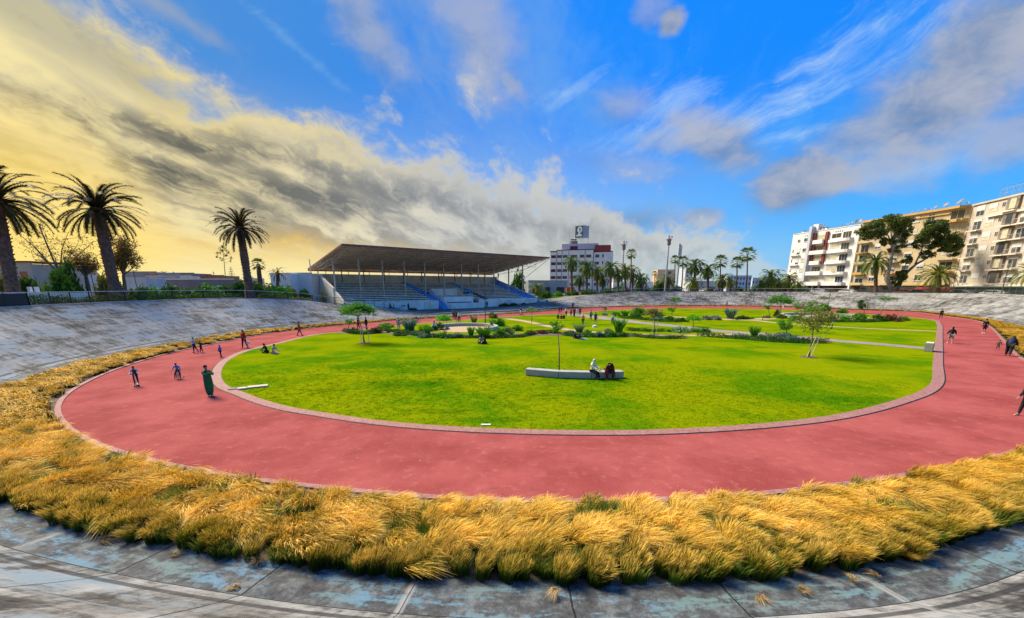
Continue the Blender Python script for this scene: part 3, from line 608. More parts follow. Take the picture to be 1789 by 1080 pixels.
M_BARK = mat('grey_bark', (.13, .10, .075), .9, .35, 6., .8, 14.)
M_BARKP = mat('pale_bark', (.30, .25, .19), .85, .35, 3., .6, 10.)
M_PTRUNK = mat('palm_trunk', (.15, .075, .045), .95, .45, 3., 1., 9.)
M_STAKE = mat('pale_wood_stake', (.62, .52, .34), .8, .15, 5.)
def px2m(px, d): return px * d / FOC

# near trees of the lawn: (u, v of the foot), crown centre (u, v), crown half width and height in px, crown kind, colour
def lawn_tree(u, v, cu, cv, rw, rh, kind, colk, label, name='young_tree', stakes=0, lean=0., n=1900, K=22, size=.085, multi=1, group=None, spread=.36, tr=.045, bark=None, hmin=None):
    b = G(u, v, .012); x, y, dz = ray(u, v); d = (.012 - EYE) / dz
    c = W(cu, cv, d) - b; w = px2m(rw, d); h = px2m(rh, d)
    t = empty(name, b, 0, label, 'tree', group)
    obj('crown', crown_mesh(kind, colk, random.randint(0, 3), n, K, size, (1, 1, 1), spread), t, loc=(c.x, c.y, c.z), rot=(0, 0, random.uniform(0, 6)), scale=(w, w, h))
    mb = MB(); top = Vector((c.x * .8, c.y * .8, max(c.z - h * .55, .2)))
    if multi == 1: mb.tube([(0, 0, -.05), (top.x * .3 + .02, top.y * .3, top.z * .5), top], [tr * 1.3, tr, tr * .8], 7)
    for k in range(6):
        a = k * 1.05 + random.uniform(-.3, .3); e = Vector((c.x + w * .62 * math.cos(a), c.y + w * .62 * math.sin(a), c.z + h * random.uniform(-.25, .35)))
        s = top if multi == 1 else Vector((math.cos(a) * .05, math.sin(a) * .05, -.03))
        mb.tube([s, s.lerp(e, .5) + Vector((0, 0, -.06 * e.z * 0)), e], [tr * .6, tr * .45, tr * .15], 5)
    mb.build('trunk', bark or M_BARK, t, True)
    for k in range(stakes):
        a = 2 * math.pi * k / stakes + .6; hh = min(1.7, top.z * .95)
        s = MB().tube([(.42 * math.cos(a), .42 * math.sin(a), -.02), (.42 * math.cos(a) + lean * hh, .42 * math.sin(a), hh)], .028, 6); s.build('stake', M_STAKE, t)
    if stakes: 
        s = MB(); z = min(1.7, top.z * .95) - .12; q = [(.42 * math.cos(2 * math.pi * k / stakes + .6) + lean * z, .42 * math.sin(2 * math.pi * k / stakes + .6), z) for k in range(stakes)]
        for k in range(stakes): s.tube([q[k], q[(k + 1) % stakes]], .022, 5)
        s.build('crossbar', M_STAKE, t)
        s = MB(); s.lathe([(.62, 0), (.60, .03), (.3, .035)], n=18); s.build('planting_pit', M_SOIL, t)
    return t
lawn_tree(637, 600, 622, 542, 38, 19, 'umbrella', 'mid', 'broad umbrella-shaped green tree tied to three pale stakes on the left of the lawn', 'umbrella_tree', 3, n=4200, K=30, size=.05, tr=.05)
lawn_tree(608, 583, 611, 561, 8, 7, 'round', 'mid', 'small drooping leafy sapling hanging under the left edge of the umbrella tree', n=500, size=.12)
lawn_tree(977, 646, 973, 568, 16, 13, 'round', 'mid', 'slim young tree with a thin loose crown behind the long concrete bench', 'young_tree', 0, n=420, K=12, size=.12, spread=.42, tr=.035)
lawn_tree(1413, 624, 1424, 556, 38, 30, 'round', 'olive', 'sparse young tree propped by leaning pale stakes on the right of the lawn', 'staked_tree', 2, lean=.28, n=1500, K=26, size=.055, spread=.38, tr=.05)
lawn_tree(1404, 566, 1406, 533, 20, 12, 'round', 'pale', 'pale green loose tree in the far flower bed', n=500, K=14, size=.11)
lawn_tree(1143, 585, 1143, 547, 20, 10, 'umbrella', 'olive', 'flat-crowned olive green tree on slim stakes beside the paved path', 'staked_tree', 2, n=1100, size=.09)
lawn_tree(778, 584, 777, 560, 17, 12, 'dome', 'bright', 'bright green round-headed small tree before the round bench', 'round_tree', n=2200, K=30, size=.07, multi=0)
lawn_tree(929, 566, 929, 542, 17, 7, 'umbrella', 'pale', 'thin pale green flat-topped tree beside the gravel path', n=420, size=.11, tr=.03)
lawn_tree(1362, 556, 1365, 526, 25, 13, 'umbrella', 'mid', 'wide dark green umbrella tree with crossed stakes in the far lawn', 'umbrella_tree', 2, n=1500, size=.075)
lawn_tree(1344, 555, 1341, 537, 7, 5, 'round', 'mid', 'little side tree with a curved stem left of the far umbrella tree', n=260, size=.15)
lawn_tree(1181, 536, 1181, 524, 13, 7, 'umbrella', 'mid', 'small green umbrella tree before the far concrete bank', n=500, size=.11)
lawn_tree(1174, 551, 1174, 540, 8, 7, 'round', 'mid', 'small ball-headed tree on the middle lawn', n=500, size=.11)
lawn_tree(1057, 548, 1057, 539, 5, 4, 'round', 'dark', 'tiny ball-headed bush tree near the strollers', n=260, size=.15)
lawn_tree(1211, 571, 1211, 556, 14, 9, 'umbrella', 'bright', 'bright green vase-shaped small tree beside the white flower bed', n=900, size=.09)
lawn_tree(1374, 586, 1373, 567, 14, 11, 'round', 'mid', 'dense dark green bush tree at the right end of the planting', n=1400, size=.085)
lawn_tree(1510, 548, 1507, 532, 9, 10, 'round', 'dark', 'dark leafy sapling before the right bank', n=420, size=.15)
lawn_tree(1536, 556, 1550, 522, 19, 5, 'umbrella', 'mid', 'leaning tree with a thin flat crown against the right bank', n=500, size=.1, tr=.035)
lawn_tree(1441, 545, 1440, 521, 9, 5, 'umbrella', 'pale', 'sparse little tree beside the thin dark lamp post', n=160, size=.15, tr=.03)
lawn_tree(1127, 534, 1128, 522, 9, 6, 'round', 'olive', 'nearly bare small tree before the far bank', n=40, size=.08, tr=.03)

# shrubs: (u centre, v foot, width px, height px, kind, colour)
SHR = [(770,576,34,12,'dark'),(716,578,44,22,'spk_teal'),(745,578,30,12,'mid'),(747,588,22,20,'spk_mid'),(724,585,18,8,'teal'),(700,586,30,8,'dark'),(823,588,22,18,'spk_mid'),(846,590,44,20,'spk_mid'),(872,569,30,16,'mid'),(860,556,20,12,'olive'),(828,566,20,14,'spk_olive'),
 (800,590,22,9,'grey'),(784,591,20,8,'teal'),(772,590,22,9,'mid'),(885,585,34,14,'pale'),(903,578,26,12,'mid'),(926,584,26,8,'olive'),(948,583,22,7,'red'),(965,582,22,7,'mid'),(872,587,26,12,'mid'),(740,590,26,8,'teal'),
 (1012,580,34,14,'spk_pale'),(996,585,26,8,'teal'),(1028,584,24,8,'mid'),(1046,589,26,10,'teal'),(1068,588,22,12,'mid'),(1081,582,36,26,'spk_mid'),(1090,588,22,9,'dark'),(1062,583,22,9,'grey'),
 (1115,550,34,14,'mid'),(1138,554,36,14,'olive'),(1110,556,28,9,'dark'),(1092,552,26,10,'spk_mid'),(1056,551,14,5,'grey'),(1150,560,24,9,'teal'),(1170,560,24,8,'dark'),(1190,562,30,8,'dark'),(1075,552,24,7,'mid'),
 (1188,580,40,9,'flower'),(1215,580,30,8,'mid'),(1232,580,20,7,'dark'),(1168,580,12,5,'mid'),
 (1276,557,32,18,'spk_teal'),(1250,559,26,8,'grey'),(1232,559,22,8,'grey'),(1297,558,24,8,'dark'),(1210,558,24,8,'mid'),
 (1292,590,34,9,'grey'),(1317,589,28,20,'spk_mid'),(1340,593,34,13,'grey'),(1362,594,34,13,'grey'),(1385,597,26,11,'teal'),(1372,588,20,9,'teal'),(1400,597,18,8,'mid'),
 (1390,560,30,9,'mid'),(1420,561,26,10,'teal'),(1365,556,22,8,'olive'),(1450,560,30,12,'olive'),(1475,560,26,10,'mid'),(1500,561,30,14,'mid'),(1530,561,26,12,'dark'),(1556,561,34,12,'red'),(1575,560,24,8,'mid'),(1415,546,26,12,'bright'),(1438,543,30,14,'mid'),(1470,548,22,10,'mid'),(1340,556,16,6,'olive'),
 (655,582,30,10,'red'),(676,572,34,9,'mid'),(620,581,26,9,'dark'),(1357,553,14,12,'dark')]
CN = {'dark': 'dark green', 'mid': 'green', 'teal': 'bluish green', 'grey': 'silver grey', 'olive': 'olive', 'pale': 'pale green', 'red': 'reddish brown', 'flower': 'white-flowered', 'bright': 'bright green'}
SPK = {}
def spiky(colk, var):
    if (colk, var) not in SPK:
        me = blades('foliage', 170, 1.0, .6, .35, .022, 70 + var, leafmat(colk), 4, .05, .28); SPK[(colk, var)] = me
    return SPK[(colk, var)]
def where(u, v):
    if v < 563 and u > 1330: return 'in the far round bed'
    if v < 563 and u > 1020: return 'beyond the paved path'
    if u < 690: return 'near the umbrella tree'
    if u < 800: return 'left of the round bench'
    if u < 880: return 'in front of the round bench'
    if u < 975: return 'beside the gravel path'
    if u < 1100: return 'behind the reclining people'
    if u < 1240: return 'beside the paved path in the middle'
    return 'left of the staked tree'
USED = {}
ORD = ['', 'second ', 'third ', 'fourth ', 'fifth ', 'sixth ', 'seventh ']
for (u, v, w, h, k) in sorted(SHR):
    b = G(u, v, .012); d = (.012 - EYE) / ray(u, v)[2]; W2 = px2m(w, d) / 2; H2 = px2m(h, d) * 1.02
    sp = k.startswith('spk_'); ck = k[4:] if sp else k; base = '%s %s %s' % (CN[ck], 'upright grassy clump' if sp else 'low rounded shrub', where(u, v))
    USED.setdefault(base, 0); USED[base] += 1; nn = USED[base]
    lab = ('leftmost ' if nn == 1 else ORD[nn - 1]) + base + ('' if nn == 1 else ', from left')
    if sp: me = spiky(ck, random.randint(0, 2)); sc = (W2 / .8, W2 / .8, H2 / 1.0)
    else: me = crown_mesh('dome', 'mid' if ck == 'flower' else ck, random.randint(0, 3), 900, 24, .10); sc = (W2, W2, H2)
    t = obj('grass_clump' if sp else 'shrub', me, None, b, (0, 0, random.uniform(0, 6)), sc); tag(t, lab, 'shrub', 'clipped and wild shrubs in the garden beds')
    if ck == 'flower': obj('blossom', crown_mesh('dome', 'flower', 1, 420, 30, .07), t, scale=(1.02, 1.02, 1.08))
# low clipped edging hedges along the lawn
def hedge(px, wd, ht, colk, label, z=.0):
    pts = [G(u, v, .012) for u, v in px]; g = np.random.default_rng(int(px[0][0])); L = [0]
    for a, b in zip(pts, pts[1:]): L.append(L[-1] + (b - a).length)
    n = int(L[-1] * 420); s = g.uniform(0, L[-1], n); X = np.interp(s, L, [p.x for p in pts]); Y = np.interp(s, L, [p.y for p in pts])
    k = g.normal(size=(n, 3)); k /= np.linalg.norm(k, axis=1)[:, None]; k *= (g.uniform(.5, 1., n) ** .4)[:, None]
    hm = ht * (1 + .16 * np.sin(s * 1.3) + .12 * np.sin(s * 3.1 + 1)); C = np.c_[X + k[:, 0] * wd / 2, Y + wd * .5 + k[:, 1] * wd / 2, np.abs(k[:, 2]) * hm]
    a = g.normal(size=(n, 3)); a /= np.linalg.norm(a, axis=1)[:, None]; b = np.cross(a, g.normal(size=(n, 3))); b /= np.linalg.norm(b, axis=1)[:, None]; q = .055 * g.uniform(.6, 1.4, n)[:, None]
    o = pts[0]; V = np.stack([C - a * q, C - b * q * .6, C + a * q, C + b * q * .6], 1).reshape(-1, 3) - np.array(o)
    return tag(obj('hedge', mesh('hedge', V, np.arange(4 * n).reshape(n, 4), leafmat(colk)), None, o), label, 'hedge')
hedge([(600,580),(615,583.5),(635,585),(652,583.5)], .9, .42, 'dark', 'short dark hedge under the umbrella tree at the lawn edge')
hedge([(658,577),(690,581),(712,584),(728,588),(748,590),(770,591)], .8, .45, 'dark', 'curving dark clipped hedge left of the round bench')
hedge([(772,591),(820,591.5),(870,591.5),(909,590),(932,585)], .7, .38, 'dark', 'long dark clipped hedge in front of the round bench')
hedge([(935,583),(960,582),(980,584)], .8, .35, 'red', 'short reddish hedge beside the gravel path')
hedge([(986,587),(1010,589.5),(1050,590),(1092,589.5)], .8, .45, 'dark', 'dark hedge behind the people lying on the lawn')
hedge([(1106,588.5),(1140,592),(1170,593),(1198,592.5)], .9, .38, 'dark', 'dark hedge on the lawn edge just left of the bed gap')
hedge([(1096,578),(1120,579.5),(1150,580),(1164,580)], .8, .40, 'dark', 'dark hedge on the strip between gravel and paved path')
hedge([(1224,588),(1260,591),(1310,594.5),(1360,598.5),(1400,600.5),(1452,600.5)], .95, .50, 'dark', 'long dark hedge ending behind the staked tree')
hedge([(1085,556),(1120,559),(1160,563),(1190,564)], .9, .4, 'dark', 'dark hedge in the middle bed beyond the paved path')
hedge([(1285,559),(1318,558)], .9, .4, 'dark', 'short dark hedge at the right end of the far flower bed')
hedge([(1385,562),(1450,563.5),(1520,563.5),(1590,560)], 1., .4, 'dark', 'long dark hedge in front of the far round bed')

# --- palms
def frond_arrays(L, e0, droop, pairs, ll, seed, wl=.035):
    g = np.random.default_rng(seed); S = 12; p = np.zeros(3); e = e0; P_ = [p.copy()]; D = []
    for k in range(S):
        dv = np.array([math.cos(e), 0, math.sin(e)]); D.append(dv); p = p + dv * L / S; P_.append(p.copy()); e -= droop / S * (1 + 1.2 * k / S)
    D.append(D[-1]); P_ = np.array(P_); D = np.array(D); V = []; F = []
    for k in range(S):                             # rachis
        a, b = P_[k], P_[k + 1]; wa = .035 * (1 - k / S) + .008; o = len(V)
        V += [a + [0, -wa, 0], a + [0, wa, 0], b + [0, wa, 0], b + [0, -wa, 0]]; F.append((o, o + 1, o + 2, o + 3))
    for i in range(pairs):
        t = .14 + .86 * (i + .5) / pairs; f = t * S; k = min(int(f), S - 1); c = P_[k] * (1 - f + k) + P_[k + 1] * (f - k); dv = D[k]
        l = ll * (math.sin(min(t * 1.25, 1) * math.pi * .5) * (1 - .55 * t ** 3)) * g.uniform(.85, 1.1); up = np.array([-dv[2], 0, dv[0]])
        for s in (-1, 1):
            dd = dv * .62 + np.array([0, s * .74, 0]) + up * g.uniform(.0, .30); dd /= np.linalg.norm(dd); tip = c + dd * l + np.array([0, 0, -.20 * l]); wv = dv * wl; o = len(V)
            V += [c - wv, c + wv, tip + wv * .2, tip - wv * .2]; F.append((o, o + 1, o + 2, o + 3))
    return np.array(V), np.array(F)
PALM = {}
def palm_crown(var, nf, pairs, colk, top=1.38, low=-.75, droop=1.35, ll=.16, wl=.011):
    if nf < 50 and pairs <= 16: ll, wl, low = .21, .034, -.95
    if nf > 80: nf, top, low, droop, ll = 66, 1.52, -.55, 1.12, .13
    key = (var, nf, pairs, colk)
    if key in PALM: return PALM[key]
    g = np.random.default_rng(100 + var); VV = []; FF = []; o = 0
    for i in range(nf):
        f = (i + .5) / nf; e0 = top + (low - top) * f ** 1.0 + g.normal(0, .07); L = (1.02 - .14 * abs(f - .45)) * g.uniform(.88, 1.08)
        V, F = frond_arrays(L, e0, droop * g.uniform(.75, 1.15) * (1 - .35 * f), pairs, ll, 7 * i + var, wl)
        a = i * 2.39996 + g.normal(0, .1); roll = g.normal(0, .25); c, s = math.cos(roll), math.sin(roll); y, z = V[:, 1].copy(), V[:, 2].copy()
        V[:, 2] = z; V[:, 1] = y * c; V[:, 2] += y * s; ca, sa = math.cos(a), math.sin(a); x, y = V[:, 0].copy() + .04, V[:, 1].copy(); V[:, 0] = x * ca - y * sa; V[:, 1] = x * sa + y * ca
        VV.append(V); FF.append(F + o); o += len(V)
    PALM[key] = mesh('crown', np.vstack(VV), np.vstack(FF), leafmat(colk)); return PALM[key]
def palm(u, vc, d, z0, rpx, label, var=0, nf=40, pairs=16, colk='palm', tr=None, group='date palms behind the far bank', ulow=None, seed=0):
    top = W(u, vc, d); base = B(ulow if ulow is not None else u, d, z0); r = px2m(rpx, d); t = empty('date_palm', base, 0, label, 'palm tree', group)
    q = top - base; tr = tr or r * .11
    obj('crown', palm_crown(var, nf, pairs, colk), t, loc=q, rot=(0, 0, random.uniform(0, 6)), scale=(r, r, r))
    mb = MB(); n = 14; g = random.Random(seed + int(u)); ps = []; rs = []
    for k in range(n + 1):
        f = k / n; ps.append((q.x * f, q.y * f, q.z * f)); rs.append(tr * (1.25 - .35 * min(f * 4, 1) + (.28 if f > .86 else 0) + g.uniform(-.06, .06)))
    mb.tube(ps, rs, 12)
    if nf >= 50:                                   # old leaf bases under the crown and along the trunk
        s = mb
        for k in range(150):
            f = (k / 150) ** .8; a = k * 2.4; c = Vector(ps[0]).lerp(Vector(ps[-1]), .06 + .92 * f); o_ = Vector((math.cos(a), math.sin(a), 0)); rr = tr * (.98 if f < .86 else 1.18)
            s.tube([c + o_ * rr * .8, c + o_ * (rr + .07) + Vector((0, 0, .12))], [.10, .03], 4)
    mb.build('trunk', M_PTRUNK, t, False)
    return t
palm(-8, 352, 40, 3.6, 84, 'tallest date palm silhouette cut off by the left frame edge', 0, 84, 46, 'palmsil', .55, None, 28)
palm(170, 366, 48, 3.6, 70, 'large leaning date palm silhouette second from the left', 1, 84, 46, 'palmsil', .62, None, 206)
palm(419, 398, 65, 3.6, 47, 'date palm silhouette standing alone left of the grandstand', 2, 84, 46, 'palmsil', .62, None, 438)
PL_ = [(998.6,457,14),(1025,466,16),(1043,474,14),(1066.7,467,15),(1080,478,13),(1092.5,471,14),(1105,477,14),(1119,487,14),(1164.5,489,14),(939,503,13),(1012,488,12),(1053,488,12),(1214,463,16),(1212,494,15),(1236.6,471,15),(1262,488,14),(1276.5,493,11),(1347,482,17),(1378,487,13),(1361,495,12),(1330,495,10),(1395,498,10)]
for i, (u, v, r) in enumerate(sorted(PL_)):
    lab = {0: 'low bushy date palm right beside the grandstand', 1: 'tallest date palm in front of the white block with the roof cube', 21: 'small date palm at the foot of the white apartment block'}.get(i) or 'bushy date palm, number %s from the left in the row behind the far bank' % ['one', 'two', 'three', 'four', 'five', 'six', 'seven', 'eight', 'nine', 'ten', 'eleven', 'twelve', 'thirteen', 'fourteen', 'fifteen', 'sixteen', 'seventeen', 'eighteen', 'nineteen', 'twenty', 'twenty-one', 'twenty-two'][i]
    palm(u, v, 128 + (i * 37 % 17), 3.0, r * 1.30, lab, i % 3, 48, 16, 'palm' if (i % 4) else 'palmlow', .42)
palm(1530, 457, 104, 3.4, 33, 'date palm before the yellow apartment block with a dark slim trunk', 0, 60, 30, 'palm', .42, None)
palm(1639, 480, 94, 3.6, 35, 'short broad date palm in front of the beige block', 1, 60, 30, 'palmlow', .45, None)
palm(1796, 478, 78, 3.6, 30, 'date palm half outside the right frame edge', 2, 60, 24, 'palmlow', .42, None)
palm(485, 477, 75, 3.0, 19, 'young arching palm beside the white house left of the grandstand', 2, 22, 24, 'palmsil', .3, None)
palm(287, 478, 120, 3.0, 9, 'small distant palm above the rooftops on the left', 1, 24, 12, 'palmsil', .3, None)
def fan_crown(var):
    key = ('fan', var)
    if key in PALM: return PALM[key]
    g = np.random.default_rng(300 + var); V = []; F = []
    for i in range(34):
        f = i / 34; e = 1.25 - 2.1 * f; a = i * 2.4; d = Vector((math.cos(a) * math.cos(e), math.sin(a) * math.cos(e), math.sin(e))); c = d * .62; s = d.cross(Vector((0, 0, 1))).normalized(); u_ = s.cross(d)
        o = len(V); V += [(0, 0, 0), tuple(d * .02 + s * .02), tuple(c + s * .012), tuple(c - s * .012)]; F.append((o, o + 1, o + 2, o + 3))
        for k in range(13):
            an = (k / 12 - .5) * 3.5; dd = d * math.cos(an) + s * math.sin(an); l = .40 * (.7 + .3 * math.cos(an)) * g.uniform(.9, 1.1); tip = c + dd * l + Vector((0, 0, -.10 * (l / .4) ** 2 - .04)); nrm = d.cross(dd); ww = (s * math.cos(an) - d * math.sin(an)) * .030; o = len(V)
            V += [tuple(c - ww * .3), tuple(c + ww * .3), tuple(tip.lerp(c, .4) + ww), tuple(tip.lerp(c, .4) - ww)]; F.append((o, o + 1, o + 2, o + 3)); o = len(V); q = tip.lerp(c, .4)
            V += [tuple(q - ww), tuple(q + ww), tuple(tip + ww * .15), tuple(tip - ww * .15)]; F.append((o, o + 1, o + 2, o + 3))
    PALM[key] = mesh('crown', V, np.array(F), leafmat('palm')); return PALM[key]
FP = [(1103,444,10,125),(1179.5,454,9,140),(1193,457,11,135),(1259,457,13,130),(1288,459,12,130),(1306,445,15,128),(1144,478,5,230),(451,462,12,72)]
FL = ['lone fan palm rising over the date palms beside the floodlight mast', 'thin fan palm overlapping the twin antenna mast', 'fan palm with a shaggy head right of the antenna mast', 'fan palm left of the two close tall ones', 'left one of the two close tall fan palms', 'tallest slender fan palm, right of its close neighbour', 'tiny distant fan palm left of the cream block', 'squat fan palm just right of the lone silhouette palm trunk']
for i, (u, v, r, d) in enumerate(FP):
    top = W(u, v, d); z0 = 3.; base = B(u - 3 if i != 7 else u + 4, d, z0); q = top - base; rr = px2m(r, d)
    t = empty('fan_palm', base, 0, FL[i], 'palm tree', 'fan palms' if i < 6 else None)
    obj('crown', fan_crown(i % 3), t, loc=q, rot=(0, 0, i * 1.3), scale=(rr * 1.15, rr * 1.15, rr * 1.15))
    wd = .2 if i != 7 else .42
    MB().tube([(0, 0, 0), q * .5 + Vector((.15, 0, 0)), q], [wd * 1.2, wd, wd * .8], 8).build('trunk', M_PTRUNK, t, True)

# --- other trees
def limb_tree(base, limbs, leafs, label, colk, name, bark=M_BARK, cat='tree', group=None):
    """limbs: list of (points, r0, r1) relative; leafs: (centre, radii, n, K, size)"""
    t = empty(name, base, 0, label, cat, group); mb = MB()
    for pts, r0, r1 in limbs: mb.tube(pts, list(np.linspace(r0, r1, len(pts))), 7)
    mb.build('trunk', bark, t, True); VV = []; FF = []; o = 0
    for i, (c, rad, n, K, size) in enumerate(leafs):
        V, F, _ = cloud_arrays(n, K, rad, size, 900 + i * 13 + int(abs(base.x) * 10), 'round', .36); VV.append(V + np.array(c)); FF.append(F + o); o += len(V)
    obj('crown', mesh('crown', np.vstack(VV), np.vstack(FF), leafmat(colk)), t); return t
# two gum trees before the yellow block
d = 101; z0 = 3.6; b = B(1571, d, z0); KS = 101 / 76
def rel(u, v, dd=0): return W(u, v, d + dd) - b
l1 = [([rel(1560,508), rel(1548,488), rel(1556,462), rel(1560,430), rel(1556,400)], .42, .10), ([rel(1556,462), rel(1560,440), rel(1552,412), rel(1530,400)], .2, .06), ([rel(1558,440), rel(1572,415), rel(1580,392)], .16, .05), ([rel(1558,425), rel(1540,410), rel(1520,408)], .1, .04)]
c1 = [(rel(1524,404), (2.9, 2, 1.7), 1500, 12, .17), (rel(1545,392,1), (2.6, 2, 1.9), 1400, 12, .17), (rel(1572,388), (2.6, 2.2, 1.9), 1700, 12, .17), (rel(1577,403,1), (1.8, 1.8, 1.9), 800, 9, .17), (rel(1551,420), (1.7, 1.5, 1.2), 550, 8, .16), (rel(1575,425), (1.5, 1.3, 1.0), 420, 8, .16), (rel(1510,412), (1.0, 1., .9), 300, 6, .16), (rel(1562,437), (1.2, 1, .7), 240, 6, .15)]
limb_tree(b, [(p, a * KS, q * KS) for p, a, q in l1], [(c, tuple(x * KS for x in r3), int(n * 2.1), K + 5, z * 1.3) for c, r3, n, K, z in c1], 'tall gum tree with a pale winding trunk before the yellow block', 'euc', 'gum_tree', M_BARKP)
b = B(1566, d, z0)
l2 = [([rel(1566,508), rel(1578,482), rel(1600,462), rel(1618,452), rel(1634,440)], .34, .08), ([rel(1598,463), rel(1606,446), rel(1612,432), rel(1626,420)], .16, .05), ([rel(1618,452), rel(1640,438), rel(1655,425)], .12, .04), ([rel(1574,490), rel(1580,470), rel(1583,460)], .12, .05)]
c2 = [(rel(1634,398), (2.4, 2, 1.9), 1500, 12, .17), (rel(1620,412,1), (2.1, 2, 1.8), 1100, 12, .17), (rel(1650,412), (2.5, 2, 2.0), 1600, 12, .17), (rel(1668,425), (1.9, 1.8, 1.6), 1000, 10, .17), (rel(1640,432), (2.2, 1.8, 1.5), 1100, 10, .17), (rel(1607,425), (1.3, 1.2, 1.2), 500, 8, .16), (rel(1663,442), (1.4, 1.2, .9), 420, 7, .16), (rel(1619,446), (1.6, 1.3, .9), 420, 8, .16), (rel(1583,455), (1.1, 1, .9), 380, 6, .15), (rel(1568,488), (1.5, 1.2, 1.6), 800, 8, .15), (rel(1578,480), (1.1, 1., 1.2), 400, 8, .15)]
limb_tree(b, [(p, a * KS, q * KS) for p, a, q in l2], [(c, tuple(x * KS for x in r3), int(n * 2.1), K + 5, z * 1.3) for c, r3, n, K, z in c2], 'leaning gum tree whose dark crown hangs before the beige block', 'euc', 'gum_tree', M_BARK)
# bare-branched tree and neighbours at the left
def twig_tree(u, d, z0, cu, cv, rpx, hpx, label, colk, nl, seed, size=.10, name='thin_tree'):
    b = B(u, d, z0); g = random.Random(seed); t = empty(name, b, 0, label, 'tree'); mb = MB(); tips = []
    c = W(cu, cv, d) - b; rx = px2m(rpx, d); rz = px2m(hpx, d)
    fork = Vector((c.x * .3, c.y * .3, max(c.z - rz * .95, .8))); mb.tube([(0, 0, 0), fork], [.28, .18], 7)
    for k in range(13):
        a = g.uniform(0, 6.28); r = g.uniform(.25, 1); e = Vector((c.x + rx * r * math.cos(a), c.y + rx * .7 * r * math.sin(a), c.z + rz * g.uniform(-.6, 1.))); m1 = fork.lerp(e, .5) + Vector((g.uniform(-.3, .3), 0, g.uniform(0, .5)))
        mb.tube([fork, m1, e], [.10, .055, .015], 5)
        for j in range(7):
            s = m1.lerp(e, g.uniform(0, .9)); q = s + Vector((g.uniform(-1, 1) * rx * .36, g.uniform(-1, 1) * rx * .3, g.uniform(-.1, 1) * rz * .4)); mb.tube([s, q], [.025, .008], 4); tips += [q, s.lerp(q, .6)]
    mb.build('trunk', M_BARK, t); gg = np.random.default_rng(seed); n = nl * len(tips); p = np.repeat(np.array([tuple(x) for x in tips]), nl, 0) + gg.normal(0, .30, (n, 3))
    a = gg.normal(size=(n, 3)); a /= np.linalg.norm(a, axis=1)[:, None]; bb = np.cross(a, gg.normal(size=(n, 3))); bb /= np.linalg.norm(bb, axis=1)[:, None]; s = size * gg.uniform(.6, 1.4, n)[:, None]
    obj('crown', mesh('crown', np.stack([p - a * s, p - bb * s * .45, p + a * s, p + bb * s * .45], 1).reshape(-1, 3), np.arange(4 * n).reshape(n, 4), leafmat(colk)), t); return t
twig_tree(118, 52, 3.2, 92, 432, 66, 50, 'sparse open-branched tree against the glow between the two left palms', 'autumn', 7, 5)
twig_tree(222, 56, 3.2, 218, 448, 34, 34, 'rounder orange-green tree just right of the second palm', 'autumn', 26, 9, .13)
twig_tree(160, 50, 3.2, 150, 460, 26, 24, 'small leafy tree behind the dark round bush', 'autumn', 14, 12, .11)
def bush(u, d, z0, wpx, vtop, colk, label, name='bush', cat='bush', n=2600, size=.075, kind='dome', group=None, K=34):
    b = B(u, d, z0); top = W(u, vtop, d).z - z0; w = px2m(wpx, d) / 2
    t = empty(name, b, 0, label, cat, group); obj('crown', crown_mesh(kind, colk, random.randint(0, 3), n, K, size), t, scale=(w, w, top), rot=(0, 0, random.uniform(0, 6)))
    MB().tube([(0, 0, -.1), (0, 0, top * .5)], [.10, .05], 6).build('trunk', M_BARK, t); return t
bush(118, 47, 3.2, 62, 470, 'dark', 'dense dark green round bush behind the left railing')
bush(132, 49, 3.2, 26, 440, 'dark', 'dark upright bush standing over the round one', kind='round')
bush(10, 46, 3.2, 50, 478, 'olive', 'yellowish bush at the left edge behind the railing')
bush(190, 58, 3.2, 40, 478, 'olive', 'olive shrub between second palm and dark round bush')
bush(255, 60, 3.2, 38, 500, 'dark', 'low dark bush in front of the small white house')
bush(340, 64, 3.2, 68, 498, 'dark', 'wide dark bush before the long grey building')
bush(420, 70, 3.2, 46, 490, 'dark', 'green bush left of the lone palm foot')
bush(458, 68, 3.2, 50, 488, 'dark', 'dense bush right of the lone palm foot')
bush(492, 72, 3.0, 48, 497, 'mid', 'low green bush before the white house')
bush(905, 140, .4, 34, 466, 'dark', 'dark broad tree showing past the right end of the grandstand', 'broad_tree', 'tree', kind='round')
for i, (u, d, w, v, c) in enumerate([(212,58,34,484,'dark'),(236,60,26,502,'olive'),(275,62,38,497,'mid'),(305,64,44,493,'dark'),(372,66,44,494,'mid'),(398,68,34,494,'dark'),(474,74,36,494,'dark'),(512,80,26,500,'olive'),(532,82,24,503,'dark'),(60,50,44,480,'dark'),(84,52,36,490,'olive')]):
    bush(u, d, 3.0, w, v, c, 'leafy bush behind the left railing, %s in the row' % ['third', 'fourth', 'fifth', 'sixth', 'seventh', 'eighth', 'ninth', 'tenth', 'eleventh', 'first', 'second'][i], group='row of bushes behind the left railing', n=1500, size=.095)
bush(566, 84, 2.4, 14, 500, 'olive', 'scraggy bush against the left end wall of the grandstand', n=700)
for i, (u, d, w, v, z, c) in enumerate([(925,126,30,512,.6,'mid'),(955,124,36,506,1.2,'dark'),(975,124,30,508,1.6,'mid'),(1000,124,34,507,2.,'dark'),(1030,124,36,504,2.6,'dark'),(1060,126,34,503,2.8,'dark'),(940,122,40,518,.6,'dark'),(975,122,40,516,1.,'mid')]):
    bush(u, d, z, w, v, c, 'green bank bush, %s from the grandstand end' % ['nearest', 'second', 'third', 'fourth', 'fifth', 'sixth', 'seventh', 'eighth'][i], group='bushes on the slope right of the grandstand', size=.09, n=1600)
